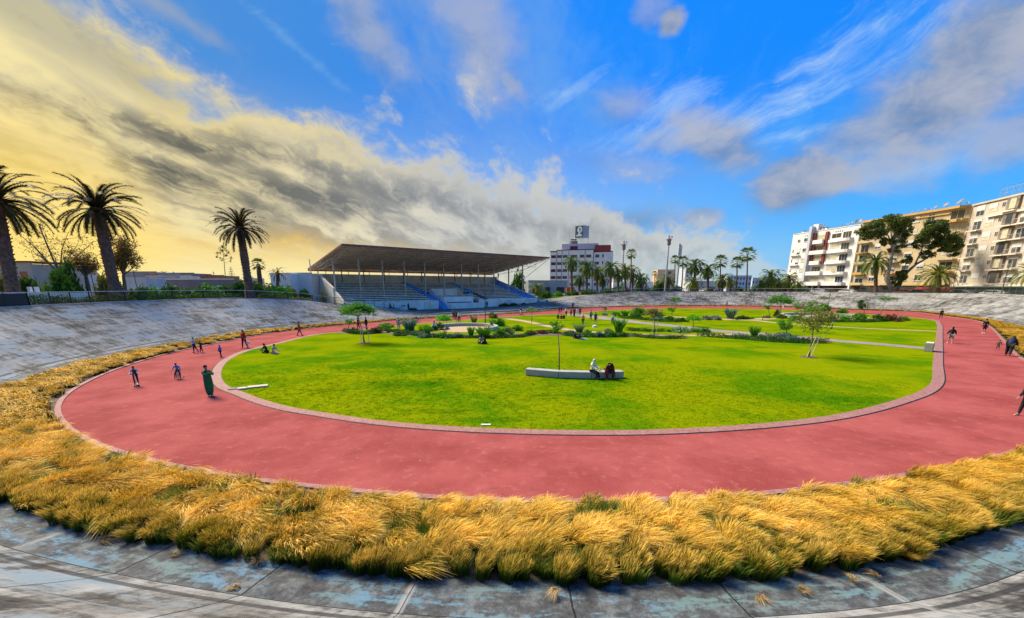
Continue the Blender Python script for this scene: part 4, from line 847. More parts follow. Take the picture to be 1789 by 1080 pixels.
for i, (u, w, v) in enumerate([(1085,40,494),(1120,36,496),(1150,30,489),(1180,34,497),(1240,30,499),(1290,34,499),(1320,40,497),(1345,44,492),(1372,40,493),(1400,30,498)]):
    bush(u, 146, 2.6, w, v, 'dark' if i % 3 else 'teal', 'dark background bush, %s from the left behind the far rim' % ['first', 'second', 'third', 'fourth', 'fifth', 'sixth', 'seventh', 'eighth', 'ninth', 'tenth'][i], group='background bushes behind the far rim', size=.09, n=1200, kind='dome')
# flowering agave stalk and two far araucarias
d = 90; b = B(397, d, 2.8); t = empty('agave', b, 0, 'tall thin agave flower stalk left of the lone palm', 'agave'); top = W(389, 428, d) - b
MB().tube([(0, 0, 0), top * .5, top], [.10, .08, .03], 6).build('stalk', M_BARK, t); mb = MB(); lf = []
for k in range(16):
    f = .66 + .33 * k / 16; a = k * 2.4; s = top * f; e = s + Vector((math.cos(a), math.sin(a), .35)) * (1.35 * (1.12 - (k / 16) ** 1.5)); mb.tube([s, e], [.03, .02], 4); lf.append(e)
mb.build('flower_branches', M_BARK, t); g = np.random.default_rng(4); p = np.repeat(np.array([tuple(x) for x in lf]), 16, 0) + g.normal(0, .15, (len(lf) * 16, 3)); n = len(p)
a = g.normal(size=(n, 3)) * .1; bb = g.normal(size=(n, 3)) * .1; obj('crown', mesh('crown', np.stack([p - a, p - bb, p + a, p + bb], 1).reshape(-1, 3), np.arange(4 * n).reshape(n, 4), leafmat('olive')), t)  # agave flower heads, scattered around the branch tips
mb = MB()
for k in range(24): a = k * 2.4; mb.tube([(0, 0, 0), (math.cos(a) * .6, math.sin(a) * .6, .7), (math.cos(a) * 1.2, math.sin(a) * 1.2, .8 + .3 * math.sin(k))], [.12, .09, .01], 4)
mb.build('leaf_rosette', leafmat('teal'), t)
for u, v, r, l in ((410, 473, 7, 'distant tiered pine above the roofs left of the lone palm'), (379, 478, 4, 'tiny distant pine left of the agave stalk'), (310, 478, 4, 'tiny distant pine above the grey building roof')):
    d = 170; b = B(u, d, 2.5); top = W(u, v - r, d).z - 2.5; t = empty('tiered_pine', b, 0, l, 'tree'); MB().tube([(0, 0, 0), (0, 0, top)], [.2, .04], 6).build('trunk', M_BARK, t); mb = MB(); rr = px2m(r, d)
    for j in range(7):
        z = top * .55 + top * .44 * j / 7
        for k in range(7): a = k * .9 + j; L = rr * (1.05 - j / 8); mb.tube([(0, 0, z), (math.cos(a) * L, math.sin(a) * L, z + .25)], [.10, .05], 4)
    mb.build('crown', leafmat('olive'), t)
# ------------------------------------------------------------------ built things
M_WHITE = mat('white_plaster', (.76, .73, .70), .8, .10, .5, .25, 20.)
M_OFFW = mat('offwhite_plaster', (.74, .66, .54), .85, .14, .5, .3, 14.)
M_CREAM = mat('cream_plaster', (.50, .43, .34), .85, .10, .35, .3, 14.)
M_YEL = mat('yellow_plaster', (.52, .41, .24), .85, .10, .35, .3, 14.)
M_YTRIM = mat('ochre_trim', (.52, .32, .10), .8, .1, .6)
M_STEEL = mat('grey_steel', (.46, .42, .38), .55, .2, 3., metal=.3)
M_RUST = mat('rusty_steel', (.20, .10, .075), .8, .35, 2.5)
M_SHEET = mat('roof_sheet', (.56, .46, .40), .75, .3, 1.2)
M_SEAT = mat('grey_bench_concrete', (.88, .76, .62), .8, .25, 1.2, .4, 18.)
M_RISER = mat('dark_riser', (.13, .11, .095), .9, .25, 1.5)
M_BLUE = mat('worn_blue_paint', (.07, .27, .62), .7, .25, 1.6)
M_LBLUE = mat('pale_blue_paint', (.42, .56, .74), .75, .18, .8)
M_GLASS = mat('window_glass', (.035, .045, .055), .12, .3, .4, spec=.8)
M_DGLASS = mat('dark_window', (.030, .022, .035), .25, .3, .4, spec=.6)
M_SHUT = mat('white_roller_shutter', (.62, .60, .56), .7, .08, 1.)
M_CURT = mat('cream_curtain', (.50, .46, .30), .8, .2, 1.5)
M_REDW = mat('brick_red_paint', (.22, .045, .030), .8, .2, .8)
M_MAROON = mat('maroon_paint', (.10, .022, .045), .8, .15, .8)
M_BLACK = mat('black_metal', (.018, .018, .02), .5, .2, 2.)
M_DARK2 = mat('dark_shopfront', (.035, .028, .025), .6, .5, .6)
M_GREY = mat('grey_render', (.24, .19, .17), .9, .14, .4, .2, 10.)
M_TERRA = mat('terracotta', (.42, .13, .06), .85, .25, 1.)
M_RED = mat('red_awning', (.55, .02, .02), .7)
M_GRN = mat('green_mesh_panel', (.045, .085, .065), .6, .2, 1.)
def local(parent_loc, ex, z=0): return math.atan2(ex.y, ex.x)

# --- grandstand (x along the front, y to the back)
GS = empty('grandstand', SO, math.atan2(SE.y, SE.x), 'long covered grandstand with a dark sloping roof on slim posts and blue stairs', 'grandstand')
LEN = 54.; NR = 12; Y0, Y1, ZB, ZT = 2.6, 20.2, 1.8, 6.1
mb = MB(); dy = (Y1 - Y0) / NR; dzr = (ZT - ZB) / NR
prof = [(Y0, 0)]
for k in range(NR): prof += [(Y0 + k * dy, ZB + k * dzr), (Y0 + (k + 1) * dy, ZB + k * dzr)]
prof += [(Y1, ZT), (Y1 + 1.6, ZT), (Y1 + 1.6, 0)]
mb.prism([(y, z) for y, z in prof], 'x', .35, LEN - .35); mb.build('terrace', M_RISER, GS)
mb = MB()
for k in range(NR):
    y = Y0 + k * dy; z = ZB + k * dzr
    for a, b in ((.4, 21.0), (23.0, 35.6), (37.4, LEN - 3.2)):
        if k < 4 and a == 23.: a = 31.0
        if k < 5 and a == 23.: continue
        mb.box(a, b, y + .10, y + .55, z + .18, z + .36)
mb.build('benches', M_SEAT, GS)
def stair(x0, x1, lo=0, name='stairs', y00=Y0, z00=ZB):
    mb = MB(); n = NR * 2
    for k in range(lo, n): mb.box(x0, x1, Y0 + k * dy / 2, Y0 + (k + 1) * dy / 2 + .004, ZB + (k - 1) * dzr / 2, ZB + (k + 1) * dzr / 2 + .16)
    return mb.build(name, M_BLUE, GS)
stair(21.1, 22.9); stair(35.7, 37.3, 9); stair(LEN - 3.1, LEN - .4)
mb = MB()                                                      # ground flights down through the front wall
for k in range(9): z = ZB * (1 - k / 9); mb.box(21.6, 23.0, Y0 - 3.3 * (k + 1) / 9 - .3, Y0 - 3.3 * k / 9 - .3 + .004, 0, z)
mb.build('ground_stairs', M_BLUE, GS)
mb = MB(); mb.prism([(-.9, 0), (-.9, .55), (2.6, 2.9), (2.6, 0)], 'x', 23.05, 23.35); mb.build('stair_cheek', M_WHITE, GS)
mb = MB()
for k in range(9): z = ZB * (1 - k / 9); mb.box(LEN - .7 + .0, LEN + .6, Y0 - 3.3 * (k + 1) / 9 - .3, Y0 - 3.3 * k / 9 - .3 + .004, 0, z)
mb.build('ground_stairs', M_BLUE, GS)
M_WHITE = mat('stand_white', (.82, .76, .67), .8, .12, .5, .25, 20.); mb = MB(); mb.box(0, 21.5, 0.9, 1.15, 0, 2.0); mb.box(0, 21.5, 1.15, Y0, 1.55, 1.72); mb.build('front_wall', M_WHITE, GS)
mb = MB(); mb.box(33.0, LEN - .75, .9, 1.15, 0, 2.0); mb.box(33, LEN - .75, 1.15, Y0, 1.55, 1.72); w_ = mb.build('front_wall', M_WHITE, GS)
mb = MB()                                                      # dark scribbled tag on the right half of the wall
for px_ in ([(0, .3), (.25, 1.2), (.5, .5)], [(.55, 1.3), (1.0, 1.3), (.6, .35)], [(1.1, .4), (1.35, 1.35), (1.7, .4), (2.1, 1.2)], [(.1, .2), (1.2, .15), (2.2, .3)]): mb.tube([(41.2 + x * 1.25, .885, .28 + z * 1.0) for x, z in px_], .045, 5)
mb.build('graffiti_tag', mat('blue_black_paint', (.03, .035, .10), .6), GS)
for x in (17.8, 50.2, 3.6):
    mb = MB(); mb.box(x, x + 1.5, .86, .895, .02, 1.65); dd_ = mb.build('door', M_OFFW, GS); mb = MB(); 
    for a, b, c, e in ((x - .06, x, .02, 1.72), (x + 1.5, x + 1.56, .02, 1.72), (x, x + 1.5, 1.66, 1.72)): mb.box(a, b, .84, .897, c, e)
    mb.build('frame', M_STEEL, dd_)
# tribune box in the middle
mb = MB(); mb.box(19.5 + 3.9, 33.0, -1.2, -.95, 0, 1.35); mb.box(24.0, 33.0, -.95, 1.6, 0, .9); mb.build('tribune_front', M_WHITE, GS)
mb = MB(); mb.box(23.4, 31.8, 1.6, 1.85, 0, 2.75); mb.box(23.4, 31.8, 1.85, Y0 + 1, 1.4, 1.75); mb.build('tribune_wall', M_WHITE, GS)
mb = MB(); mb.box(24.2, 31.2, 1.56, 1.597, 1.30, 1.48); mb.build('slot_opening', M_BLACK, GS)
mb = MB(); mb.prism([(Y0 + 1.2, 2.1), (Y0 + 4.9, 3.0), (Y0 + 4.9, 4.65), (Y0 + 5.2, 4.65), (Y0 + 5.2, 1.5), (Y0 + 1.2, 1.5)], 'x', 23.4, 31.0); mb.build('box_panel', M_OFFW, GS)
mb = MB(); mb.prism([(Y0 + .6, 2.0), (Y0 + 4.9, 4.6), (Y0 + 5.2, 4.6), (Y0 + 5.2, 1.5), (Y0 + .6, 1.5)], 'x', 22.95, 23.2); mb.build('box_cheek', M_LBLUE, GS); mb = MB(); mb.prism([(Y0 + .6, 2.0), (Y0 + 4.9, 4.6), (Y0 + 5.2, 4.6), (Y0 + 5.2, 1.5), (Y0 + .6, 1.5)], 'x', 31.2, 31.45); mb.build('box_cheek', M_OFFW, GS)
M_WHITE = MATS['white_plaster']
# back and end walls
mb = MB(); mb.box(0, LEN, Y1 + 1.6, Y1 + 1.9, 0, 8.1); mb.build('back_wall', M_OFFW, GS)
endp = [(.9, 0), (.9, 2.1), (6.2, 4.4), (6.2, 4.9), (7.0, 4.9), (14.6, 7.3), (14.6, 7.9), (15.6, 7.9), (18.5, 8.1), (Y1 + 1.6, 8.1), (Y1 + 1.6, 0)]
mb = MB(); mb.prism(endp, 'x', -.1, .32)
for y in (6.2, 14.6, 20.4): mb.box(-.28, -.1, y, y + .8, 0, {6.2: 4.9, 14.6: 7.9, 20.4: 8.1}[y])
ew = mb.build('end_wall', M_OFFW, GS); mb = MB(); mb.box(-.13, -.104, 17.2, 18.2, 3.2, 4.6); mb.build('window', M_DGLASS, ew)
mb = MB(); mb.prism([(.4, 0), (.4, 1.55), (3.0, 2.6), (Y1, ZT + 1.2), (Y1, 8.1), (Y1 + 1.6, 8.1), (Y1 + 1.6, 0)], 'x', LEN - .35, LEN); mb.build('end_wall', M_LBLUE, GS)
mb = MB(); mb.box(LEN + .6, LEN + 4.6, .4, .7, 0, 1.55); mb.build('side_wall', M_WHITE, GS)
# roof
def rz(y): return 12.85 + (9.2 - 12.85) * (y + 2.5) / 25.6
RY0, RY1 = -2.5, 23.1
mb = MB(); n = 220; V = []
for i in range(n + 1):
    x = -.4 + (LEN + .8) * i / n; h = .045 if i % 2 else -.045
    V += [(x, RY0, rz(RY0) + h), (x, RY1, rz(RY1) + h)]
mb.add(V, [(2 * i, 2 * i + 2, 2 * i + 3, 2 * i + 1) for i in range(n)]); roof = mb.build('roof', M_SHEET, GS)
mb = MB(); mb.box(-.42, LEN + .42, RY0 - .05, RY0 + .02, rz(RY0) - .32, rz(RY0) + .10); mb.build('front_fascia', M_RUST, roof)
mb = MB(); mb.prism([(RY0, rz(RY0) - .30), (RY0, rz(RY0) + .09), (RY1, rz(RY1) + .09), (RY1, rz(RY1) - .30)], 'x', -.50, -.43); mb.build('end_fascia', M_RUST, roof)
mb = MB(); mb.box(-.42, LEN + .42, RY1, RY1 + .08, rz(RY1) - .5, rz(RY1) + .1); mb.build('back_fascia', M_REDW, roof)
for k in range(13):
    y = RY0 + .5 + k * 2.05; MB().box(-.35, LEN + .35, y, y + .12, rz(y) - .30, rz(y) - .08).build('purlin', M_STEEL, roof)
for k in range(11):
    x = .6 + k * 5.28; YA, YB = 7.4, 19.0
    zA = rz(YA); t_ = MB(); t_.tube([(x, RY0 + .3, rz(RY0 + .3) - .40), (x, YA, zA - .42), (x, RY1 - .3, rz(RY1 - .3) - .42)], .075, 6)
    low = [(x, RY0 + .4, rz(RY0) - .55), (x, 2.2, rz(2.2) - 1.1), (x, YA, zA - 1.75), (x, 12.5, rz(12.5) - 1.35), (x, YB, rz(YB) - .95)]
    t_.tube(low, .06, 6)
    for (a, b) in ((0., 0.), (2.2, 2.2), (4.8, 4.8), (9.8, 9.8), (12.5, 12.5), (15.6, 15.6)):
        zz = np.interp(a, [RY0 + .4, 2.2, YA, 12.5, YB], [q[2] for q in low]); t_.tube([(x, a, zz), (x, a + .9, rz(a + .9) - .42)], .035, 5); t_.tube([(x, a, zz), (x, a - .9, rz(a - .9) - .42)], .035, 5)
    t_.build('truss', M_STEEL, GS)
    zc_ = ZB + (YA - Y0) / dy * dzr
    MB().box(x - .13, x + .13, YA - .13, YA + .13, zc_ - .5, zA - .4).build('column', M_STEEL, GS)
    MB().box(x - .09, x + .09, YB - .09, YB + .09, ZT - .8, rz(YB) - .5).build('rear_column', M_RUST, GS)
    MB().box(x + 2.5, x + 2.62, Y1 + 1.66, Y1 + 1.78, 8.1, rz(Y1 + 1.7) - .2).build('wall_post', M_RUST, GS)
MB().box(-1.0, -.8, 19., 19.2, 0, 11.2).build('corner_post', M_STEEL, GS)
mb = MB(); x = LEN + .5; mb.tube([(x, RY0 + .2, rz(RY0) - .3), (x, 8.5, rz(8.5) - 4.2)], .06, 6); mb.tube([(x, 3., rz(3.) - .3), (x, 3.0, rz(RY0) - 2.3)], .045, 6); mb.tube([(x, 8.5, 0), (x, 8.5, rz(8.5) - .3)], .11, 8); mb.tube([(x, 3., rz(RY0) - 2.3), (x, 8.5, rz(8.5) - .4)], .04, 5); mb.build('end_brace', M_OFFW, GS)

# --- buildings
def glazed(par, x0, x1, z0, z1, y=0., kind='pane', shut=.0, wf=M_SHUT, gl=M_GLASS, name='window', bars=1, sill=True, curtain=False, dep=.16):
    """a window let into the facade plane y (facade looks to -y)"""
    mb = MB(); f = .07
    for a, b, c, e in ((x0, x1, z1 - f, z1), (x0, x1, z0, z0 + f), (x0, x0 + f, z0 + f, z1 - f), (x1 - f, x1, z0 + f, z1 - f)): mb.box(a, b, y - .05, y - .004, c, e)
    for k in range(1, bars + 1): xx = x0 + (x1 - x0) * k / (bars + 1); mb.box(xx - .03, xx + .03, y - .045, y - .006, z0 + f, z1 - f)
    w = mb.build(name, wf, par); MB().box(x0 + f, x1 - f, y - .030, y - .009, z0 + f, z1 - f).build('pane', M_CURT if curtain else gl, w)
    if shut > 0: MB().box(x0 + .03, x1 - .03, y - .075, y - .055, z1 - (z1 - z0) * shut, z1 - .02).build('shutter', M_SHUT, w)
    if sill: MB().box(x0 - .1, x1 + .1, y - .14, y - .003, z0 - .10, z0 - .01).build('sill', M_SHUT, w)
    return w
def box_building(name, base, ex, L, D, H, m, label, cat='building', group=None):
    t = empty(name, base, math.atan2(ex.y, ex.x), label, cat, group); MB().box(0, L, 0, D, 0, H).build('walls', m, t); return t
g = random.Random(3)
# right-hand street front. x runs from the far corner towards the camera, facade on the -y side
BK = 1.12; A = Vector((97.4 * BK, 147. * BK, 5.5 - 2.9 * BK)); ex = Vector((.14, -.99, 0)).normalized(); RZ = math.atan2(ex.y, ex.x)
bw = empty('apartment_block', A, RZ, 'white apartment block with brick red recesses, rounded balconies and rooftop dishes', 'building')
LW_ = 24.; HW = 20.2
MB().box(0, LW_, 0, 12, 0, HW).build('walls', M_WHITE, bw); MB().box(0, LW_, -.12, 0.1, HW, HW + .18).build('parapet', M_WHITE, bw)
mb = MB(); mb.box(.6, LW_ - .5, -.03, -.004, .1, 3.1); mb.build('ground_floor', M_DARK2, bw)
for x in (9., 11.2, 13.6): MB().box(x, x + .45, -.35, -.03, 0, 3.2).build('pillar', M_CREAM, bw)
fl = [3.5 + 3.25 * k for k in range(5)]
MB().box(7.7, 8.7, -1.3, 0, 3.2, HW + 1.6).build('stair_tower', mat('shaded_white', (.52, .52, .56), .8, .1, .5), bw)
mb = MB(); mb.box(7.9, 9.9, -.2, 2, HW + .2, HW + 2.2); mb.build('roof_house', M_WHITE, bw)
for x0_ in (8.8, 13.2): MB().box(x0_, x0_ + .9, -.5, -.02, 9.9, HW - .6).build('red_recess', M_REDW, bw)
for k, z in enumerate(fl):
    glazed(bw, 4.9, 7.1, z + .9, z + 2.3, curtain=g.random() < .6, bars=1, shut=.25)
    glazed(bw, 9.8, 13.1, z + .4, z + 2.4, y=-.02, curtain=k % 2 == 0, bars=2, sill=False); glazed(bw, 15.2, 18.4, z + .8, z + 2.2, curtain=k < 4, bars=1, sill=False); glazed(bw, 18.9, 21.6, z + .3, z + 2.4, y=-.02, bars=2, sill=False)
    if k < 4: glazed(bw, 2.6, 4.0, z + .2, z + 2.3, bars=0, shut=.7, sill=False); glazed(bw, .8, 1.3, z + .9, z + 2.0, bars=0, sill=False)
    mb = MB(); xa, xb = (8.6, 14.2) if k in (0, 1, 3) else (9.6, 13.2); mb.box(xa, xb, -1.2, -1.05, z - .35, z + .85); mb.box(xa, xb, -1.05, -.02, z - .35, z - .18); mb.box(xa, xa + .12, -1.05, -.02, z - .18, z + .85); mb.box(xb - .12, xb, -1.05, -.02, z - .18, z + .85); mb.build('balcony', M_WHITE, bw)
    mb = MB(); pts = [(14.6, -.02), (14.6, -.5), (17.5, -.7), (18.6, -1.25), (21.2, -1.25), (22.1, -.95), (22.5, -.02)]; mb.prism(pts, 'z', z - .35, z + .45 if k else z + .6); mb.build('balcony', M_WHITE, bw)
    if k < 4: mb = MB(); mb.box(.5, 4.3, -.7, -.02, z - .2, z + .05); mb.build('ledge', M_SHUT, bw)
mb = MB(); mb.lathe([(.55, 0), (.55, .12)], n=20); r_ = mb.build('round_window', M_SHUT, bw, loc=(2.9, 0, 17.9), rot=(R(90), 0, 0)); MB().lathe([(.42, .125), (.42, .14)], n=20).build('pane', M_GLASS, r_)
for x in (5.2, 5.8, 6.4, 7., 16.2, 16.9, 17.6, 18.3): MB().box(x, x + .28, -.03, -.004, HW - 1.2, HW - .8).build('vent_opening', M_BLACK, bw)
MB().box(18.2, 19.8, -1.36, -1.25, 7.2, 8.9).build('balcony_sign', M_CURT, bw)
def dish(par_loc, r, label, grp='satellite dishes along the roofs', tilt=.9):
    t = empty('satellite_dish', par_loc, g.uniform(-.5, .5) - 1.6, label, 'satellite dish', grp)
    mb = MB(); n = 16; V = [(0, 0, 0)]; F = []
    for j in (1, 2, 3):
        for k in range(n): V.append((r * j / 3 * math.cos(2 * math.pi * k / n), r * j / 3 * math.sin(2 * math.pi * k / n), .28 * r * (j / 3) ** 2))
    F = [(0, 1 + k, 1 + (k + 1) % n) for k in range(n)] + [(1 + j * n + k, 1 + (j + 1) * n + k, 1 + (j + 1) * n + (k + 1) % n, 1 + j * n + (k + 1) % n) for j in range(2) for k in range(n)]
    mb.add(V, F); mb.build('reflector', mat('dish_grey', (.17, .165, .17), .5, .2, 3.), t, True, loc=(0, 0, .5 + r * .6), rot=(tilt, 0, 0)); MB().tube([(0, .1, 0), (0, .1, .5 + r * .6)], .05, 6).build('mast', M_STEEL, t); MB().tube([(0, 0, .5 + r * .6), (0, -r * 1.0, .6 + r * 1.0)], .025, 5).build('feed_arm', M_STEEL, t)
def on_roof(A_, ex_, x, y, z, k=BK): n = Vector((-ex_.y, ex_.x, 0)); return A_ + (ex_ * x + n * y + Vector((0, 0, z))) * k
DR = [(15.8,.4,'small'),(17.2,.6,'medium'),(18.6,.4,'small'),(19.6,.5,'small'),(20.6,.75,'upright'),(22.3,.95,'wide pale')]
for i, (x, r, w) in enumerate(DR): dish(on_roof(A, ex, x, .8, HW + .1), r, '%s dish on the white block roof, %s from its left end' % (w, ['first', 'second', 'third', 'fourth', 'fifth', 'sixth'][i]))
for i, x in enumerate((10.6, 12.0, 3.2)):
    t = empty('roof_vent', on_roof(A, ex, x, .8, HW), RZ, 'squat capped chimney on the white block roof, %s' % ['beside the stair head', 'between stair head and dishes', 'near its far left corner'][i], 'chimney'); MB().box(-.4, .4, -.3, .3, 0, .8).build('shaft', M_WHITE, t); MB().box(-.55, .55, -.45, .45, .95, 1.1).build('cap', M_GREY, t); MB().box(-.35, .35, -.25, .25, .8, .95).build('louvre', M_BLACK, t)
# yellow block
bw.scale = (BK,) * 3; Y0_ = A + ex * 24. * BK; by = empty('apartment_block', Y0_, RZ, 'yellow apartment block with ochre balconies behind the two gum trees', 'building'); LY = 25.5; HY = 20.6
MB().box(0.02, LY, 0.4, 12, 0, HY).build('walls', M_YEL, by); MB().box(.02, 21.5, -.15, .8, HY, HY + .5).build('cornice', M_YTRIM, by); MB().box(.02, 21.5, .1, .39, HY - 1.0, HY - .8).build('cornice', M_YTRIM, by)
mb = MB(); mb.box(.3, LY - .3, .36, .396, .1, 3.0); mb.build('shop_front', M_DARK2, by); MB().box(.02, LY, .1, .5, 3.1, 3.4).build('string_course', M_YTRIM, by)
fy = [3.5 + 2.9 * k for k in range(6)]
for k, z in enumerate(fy):
    for x0_, x1_, kind in ((1.0, 3.4, 'b'), (5.0, 6.6, 'w'), (9.2, 11.6, 'b'), (13.2, 15.0, 'w'), (16.8, 18.4, 'w'), (21.6, 24.4, 'b')):
        glazed(by, x0_, x1_, z + (.1 if kind == 'b' else .8), z + 2.25, y=.4, bars=1, shut=g.choice([0, .3, .6]), curtain=g.random() < .3, sill=kind == 'w')
        if kind == 'b': mb = MB(); mb.box(x0_ - .5, x1_ + .5, -.75, .38, z - .25, z - .02); mb.box(x0_ - .5, x1_ + .5, -.75, -.65, z - .02, z + .45 if g.random() < .7 else z + .2); mb.build('balcony', M_YTRIM if k % 2 else M_YEL, by)
mb = MB(); pts = [(20.8, .38), (21., -.9), (24.2, -1.3), (25.3, .38)]; mb.prism(pts, 'z', fy[5] - .5, fy[5] + .1); mb.build('balcony', M_YTRIM, by); mb = MB(); mb.prism(pts, 'z', fy[5] + 2.5, fy[5] + 3.0); mb.build('canopy', M_YTRIM, by)
DY = [(12.2,.35),(13.6,.35),(15.,.38),(16.2,.3),(17.4,.55),(19.6,.8),(22.4,1.05),(23.8,.35)]
for i, (x, r) in enumerate(DY): dish(on_roof(Y0_, ex, x, 1.2, HY + .4), r, '%s dish on the yellow block roof, %s from the left' % ('large pale' if r > 1 else 'small dark', ['first', 'second', 'third', 'fourth', 'fifth', 'sixth', 'seventh', 'eighth'][i]))
# beige block
by.scale = (BK,) * 3; Z0_ = A + ex * 49.4 * BK; e2 = Vector((-.265, -.97, 0)).normalized(); R2 = math.atan2(e2.y, e2.x)
bb = empty('apartment_block', Z0_, R2, 'beige apartment block with small balconies at the right edge, fenced roof', 'building'); LB = 34.; HB = 20.6
MB().box(0, LB, 0.5, 12, 0, HB).build('walls', M_CREAM, bb); MB().box(0, LB, .2, .9, HB, HB + .35).build('parapet', M_CREAM, bb); MB().box(5.0, LB, -.1, .49, HB - 3.2, HB - 2.9).build('ledge', M_OFFW, bb); MB().box(0, LB, -.3, .48, 2.9, 3.3).build('canopy', M_OFFW, bb)
MB().box(.3, LB - .3, .44, .494, .1, 2.8).build('shop_front', M_DARK2, bb)
fb = [3.5 + 2.9 * k for k in range(6)]
for k, z in enumerate(fb):
    for j in range(3):
        o_ = j * 11.5
        if o_ + 2.0 < LB: 
            glazed(bb, o_ + 1.4, o_ + 3.6, z + .1, z + 2.3, y=.5, bars=1, shut=.5 if (k + j) % 2 else .2, sill=False)
            if k < 5: mb = MB(); mb.box(o_ + 1.0, o_ + 4.0, -.45, .48, z - .22, z - .04); mb.build('balcony', M_OFFW, bb); mb = MB(); [mb.box(o_ + 1.05 + q * .29, o_ + 1.08 + q * .29, -.43, -.40, z - .04, z + .85) for q in range(11)]; mb.box(o_ + 1.0, o_ + 4.0, -.45, -.38, z + .85, z + .92); mb.build('balcony_rail', M_STEEL, bb)
        if o_ + 7.0 < LB: glazed(bb, o_ + 4.6, o_ + 6.8, z + .5, z + 2.2, y=.5, bars=1, shut=.6, curtain=True, sill=False)
        if o_ + 9.4 < LB: glazed(bb, o_ + 7.8, o_ + 8.7, z + 1.0, z + 2.0, y=.5, bars=1, sill=False)
        if o_ + 12 < LB: mb = MB(); mb.box(o_ + 9.4, o_ + 12.2, .1, .49, z + .2, z + 2.5); q_ = mb.build('loggia', mat('loggia_shade', (.20, .16, .13), .7, .4, .8), bb); MB().box(o_ + 10.2, o_ + 11.6, .06, .098, z + .3, z + 2.2).build('pane', M_CURT if k % 2 else M_GLASS, q_); mb = MB(); mb.box(o_ + 9.2, o_ + 12.4, -.5, .48, z - .25, z - .04); mb.build('balcony', M_OFFW, bb)
bb.scale = (BK,) * 3; t = empty('roof_fence', on_roof(Z0_, e2, 5.0, 1.5, HB + .35), R2, 'tall wire fence on the roof of the beige block', 'fence')
mb = MB(); mb.tube([(0, 0, 2.3), (12, 0, 2.3)], .03, 5); mb.tube([(0, 0, 1.2), (12, 0, 1.2)], .015, 4)
for k in range(25): mb.tube([(k * .5, 0, 0), (k * .5, 0, 2.3)], .010, 4)
mb.build('wire_panel', M_STEEL, t)
for k in range(8): MB().tube([(k * 1.7, 0, 0), (k * 1.7, 0, 2.5), (k * 1.7 + .1, -.3, 2.8)], .045, 6).build('post', M_STEEL, t)
for i, (u, d) in enumerate(((1618, 101), (1652, 99))):
    p_ = B(u, d, 5.3); t = empty('awning', p_, RZ, 'bright red shop awning %s of the short palm' % ('left', 'right')[i], 'awning'); mb = MB(); mb.prism([(0, 0), (-1.3, -.5), (-1.3, -.75), (0, -.6)], 'x', -1.8, 1.8); mb.build('canopy_cloth', M_RED, t); MB().tube([(-1.75, -1.3, -.7), (-1.75, -1.3, -1.9)], .04, 5).build('pole', M_STEEL, t)
# hotel-like white block with roof cube
cb = B(960, 187, 1.5); ca = B(1066, 180, 1.5); ez = (ca - cb).normalized(); LH = (ca - cb).length; HH = W(1000, 440, 187).z - 1.5
hb = empty('office_block', cb, math.atan2(ez.y, ez.x), 'white office block with maroon window bands and a picture cube on its roof', 'building')
MB().box(0, 3.0, 0, 14, 0, HH - .6).build('walls', M_WHITE, hb); MB().box(3.0, 19.5, -.4, 14, 0, HH).build('walls', M_WHITE, hb); MB().box(19.5, LH, 0, 14, 0, HH - 1.0).build('walls', M_WHITE, hb)
MB().box(-.1, 3., -.1, .2, HH - .6, HH - .1).build('roof_edge', M_MAROON, hb); MB().box(2.9, 19.6, -.5, -.2, HH, HH + .35).build('roof_edge', M_MAROON, hb); MB().box(19.6, LH + .1, -.1, .2, HH - 1.0, HH - .65).build('roof_edge', M_MAROON, hb)
MB().box(5, 21, 1.0, 10, HH, HH + 2.9).build('penthouse', mat('lilac_plaster', (.50, .46, .50), .85), hb); MB().box(8.8, 12.2, .95, .99, HH + .3, HH + 1.9).build('penthouse_window', M_MAROON, hb); MB().box(19.8, 26.5, .2, 8, HH - .99, HH + 2.0).build('red_roof_room', mat('red_plaster', (.30, .05, .05), .8, .2, .4), hb)
for x in (2.95, 5.3, 8.4, 15.6, 19.3): MB().box(x, x + .22, -.46, -.404, 0, HH - .1).build('dark_strip', M_MAROON, hb)
for k in range(6):
    z = 1.2 + k * 3.05
    for a, b in ((.4, 2.6), (3.3, 5.2), (5.8, 7.9), (9.2, 12.2), (13.4, 15.4), (16.2, 18.4), (20.2, 21.9), (26., 27.6)):
        y = -.4 if 3 <= a < 19.5 else 0.
        if b < LH: MB().box(a, b, y - .05, y - .003, z, z + 1.25).build('window', M_DGLASS if a > .5 else M_MAROON, hb)
    if LH > 24: MB().box(23.2, 23.8, -.05, -.003, z, z + 1.4).build('window', M_DGLASS, hb)
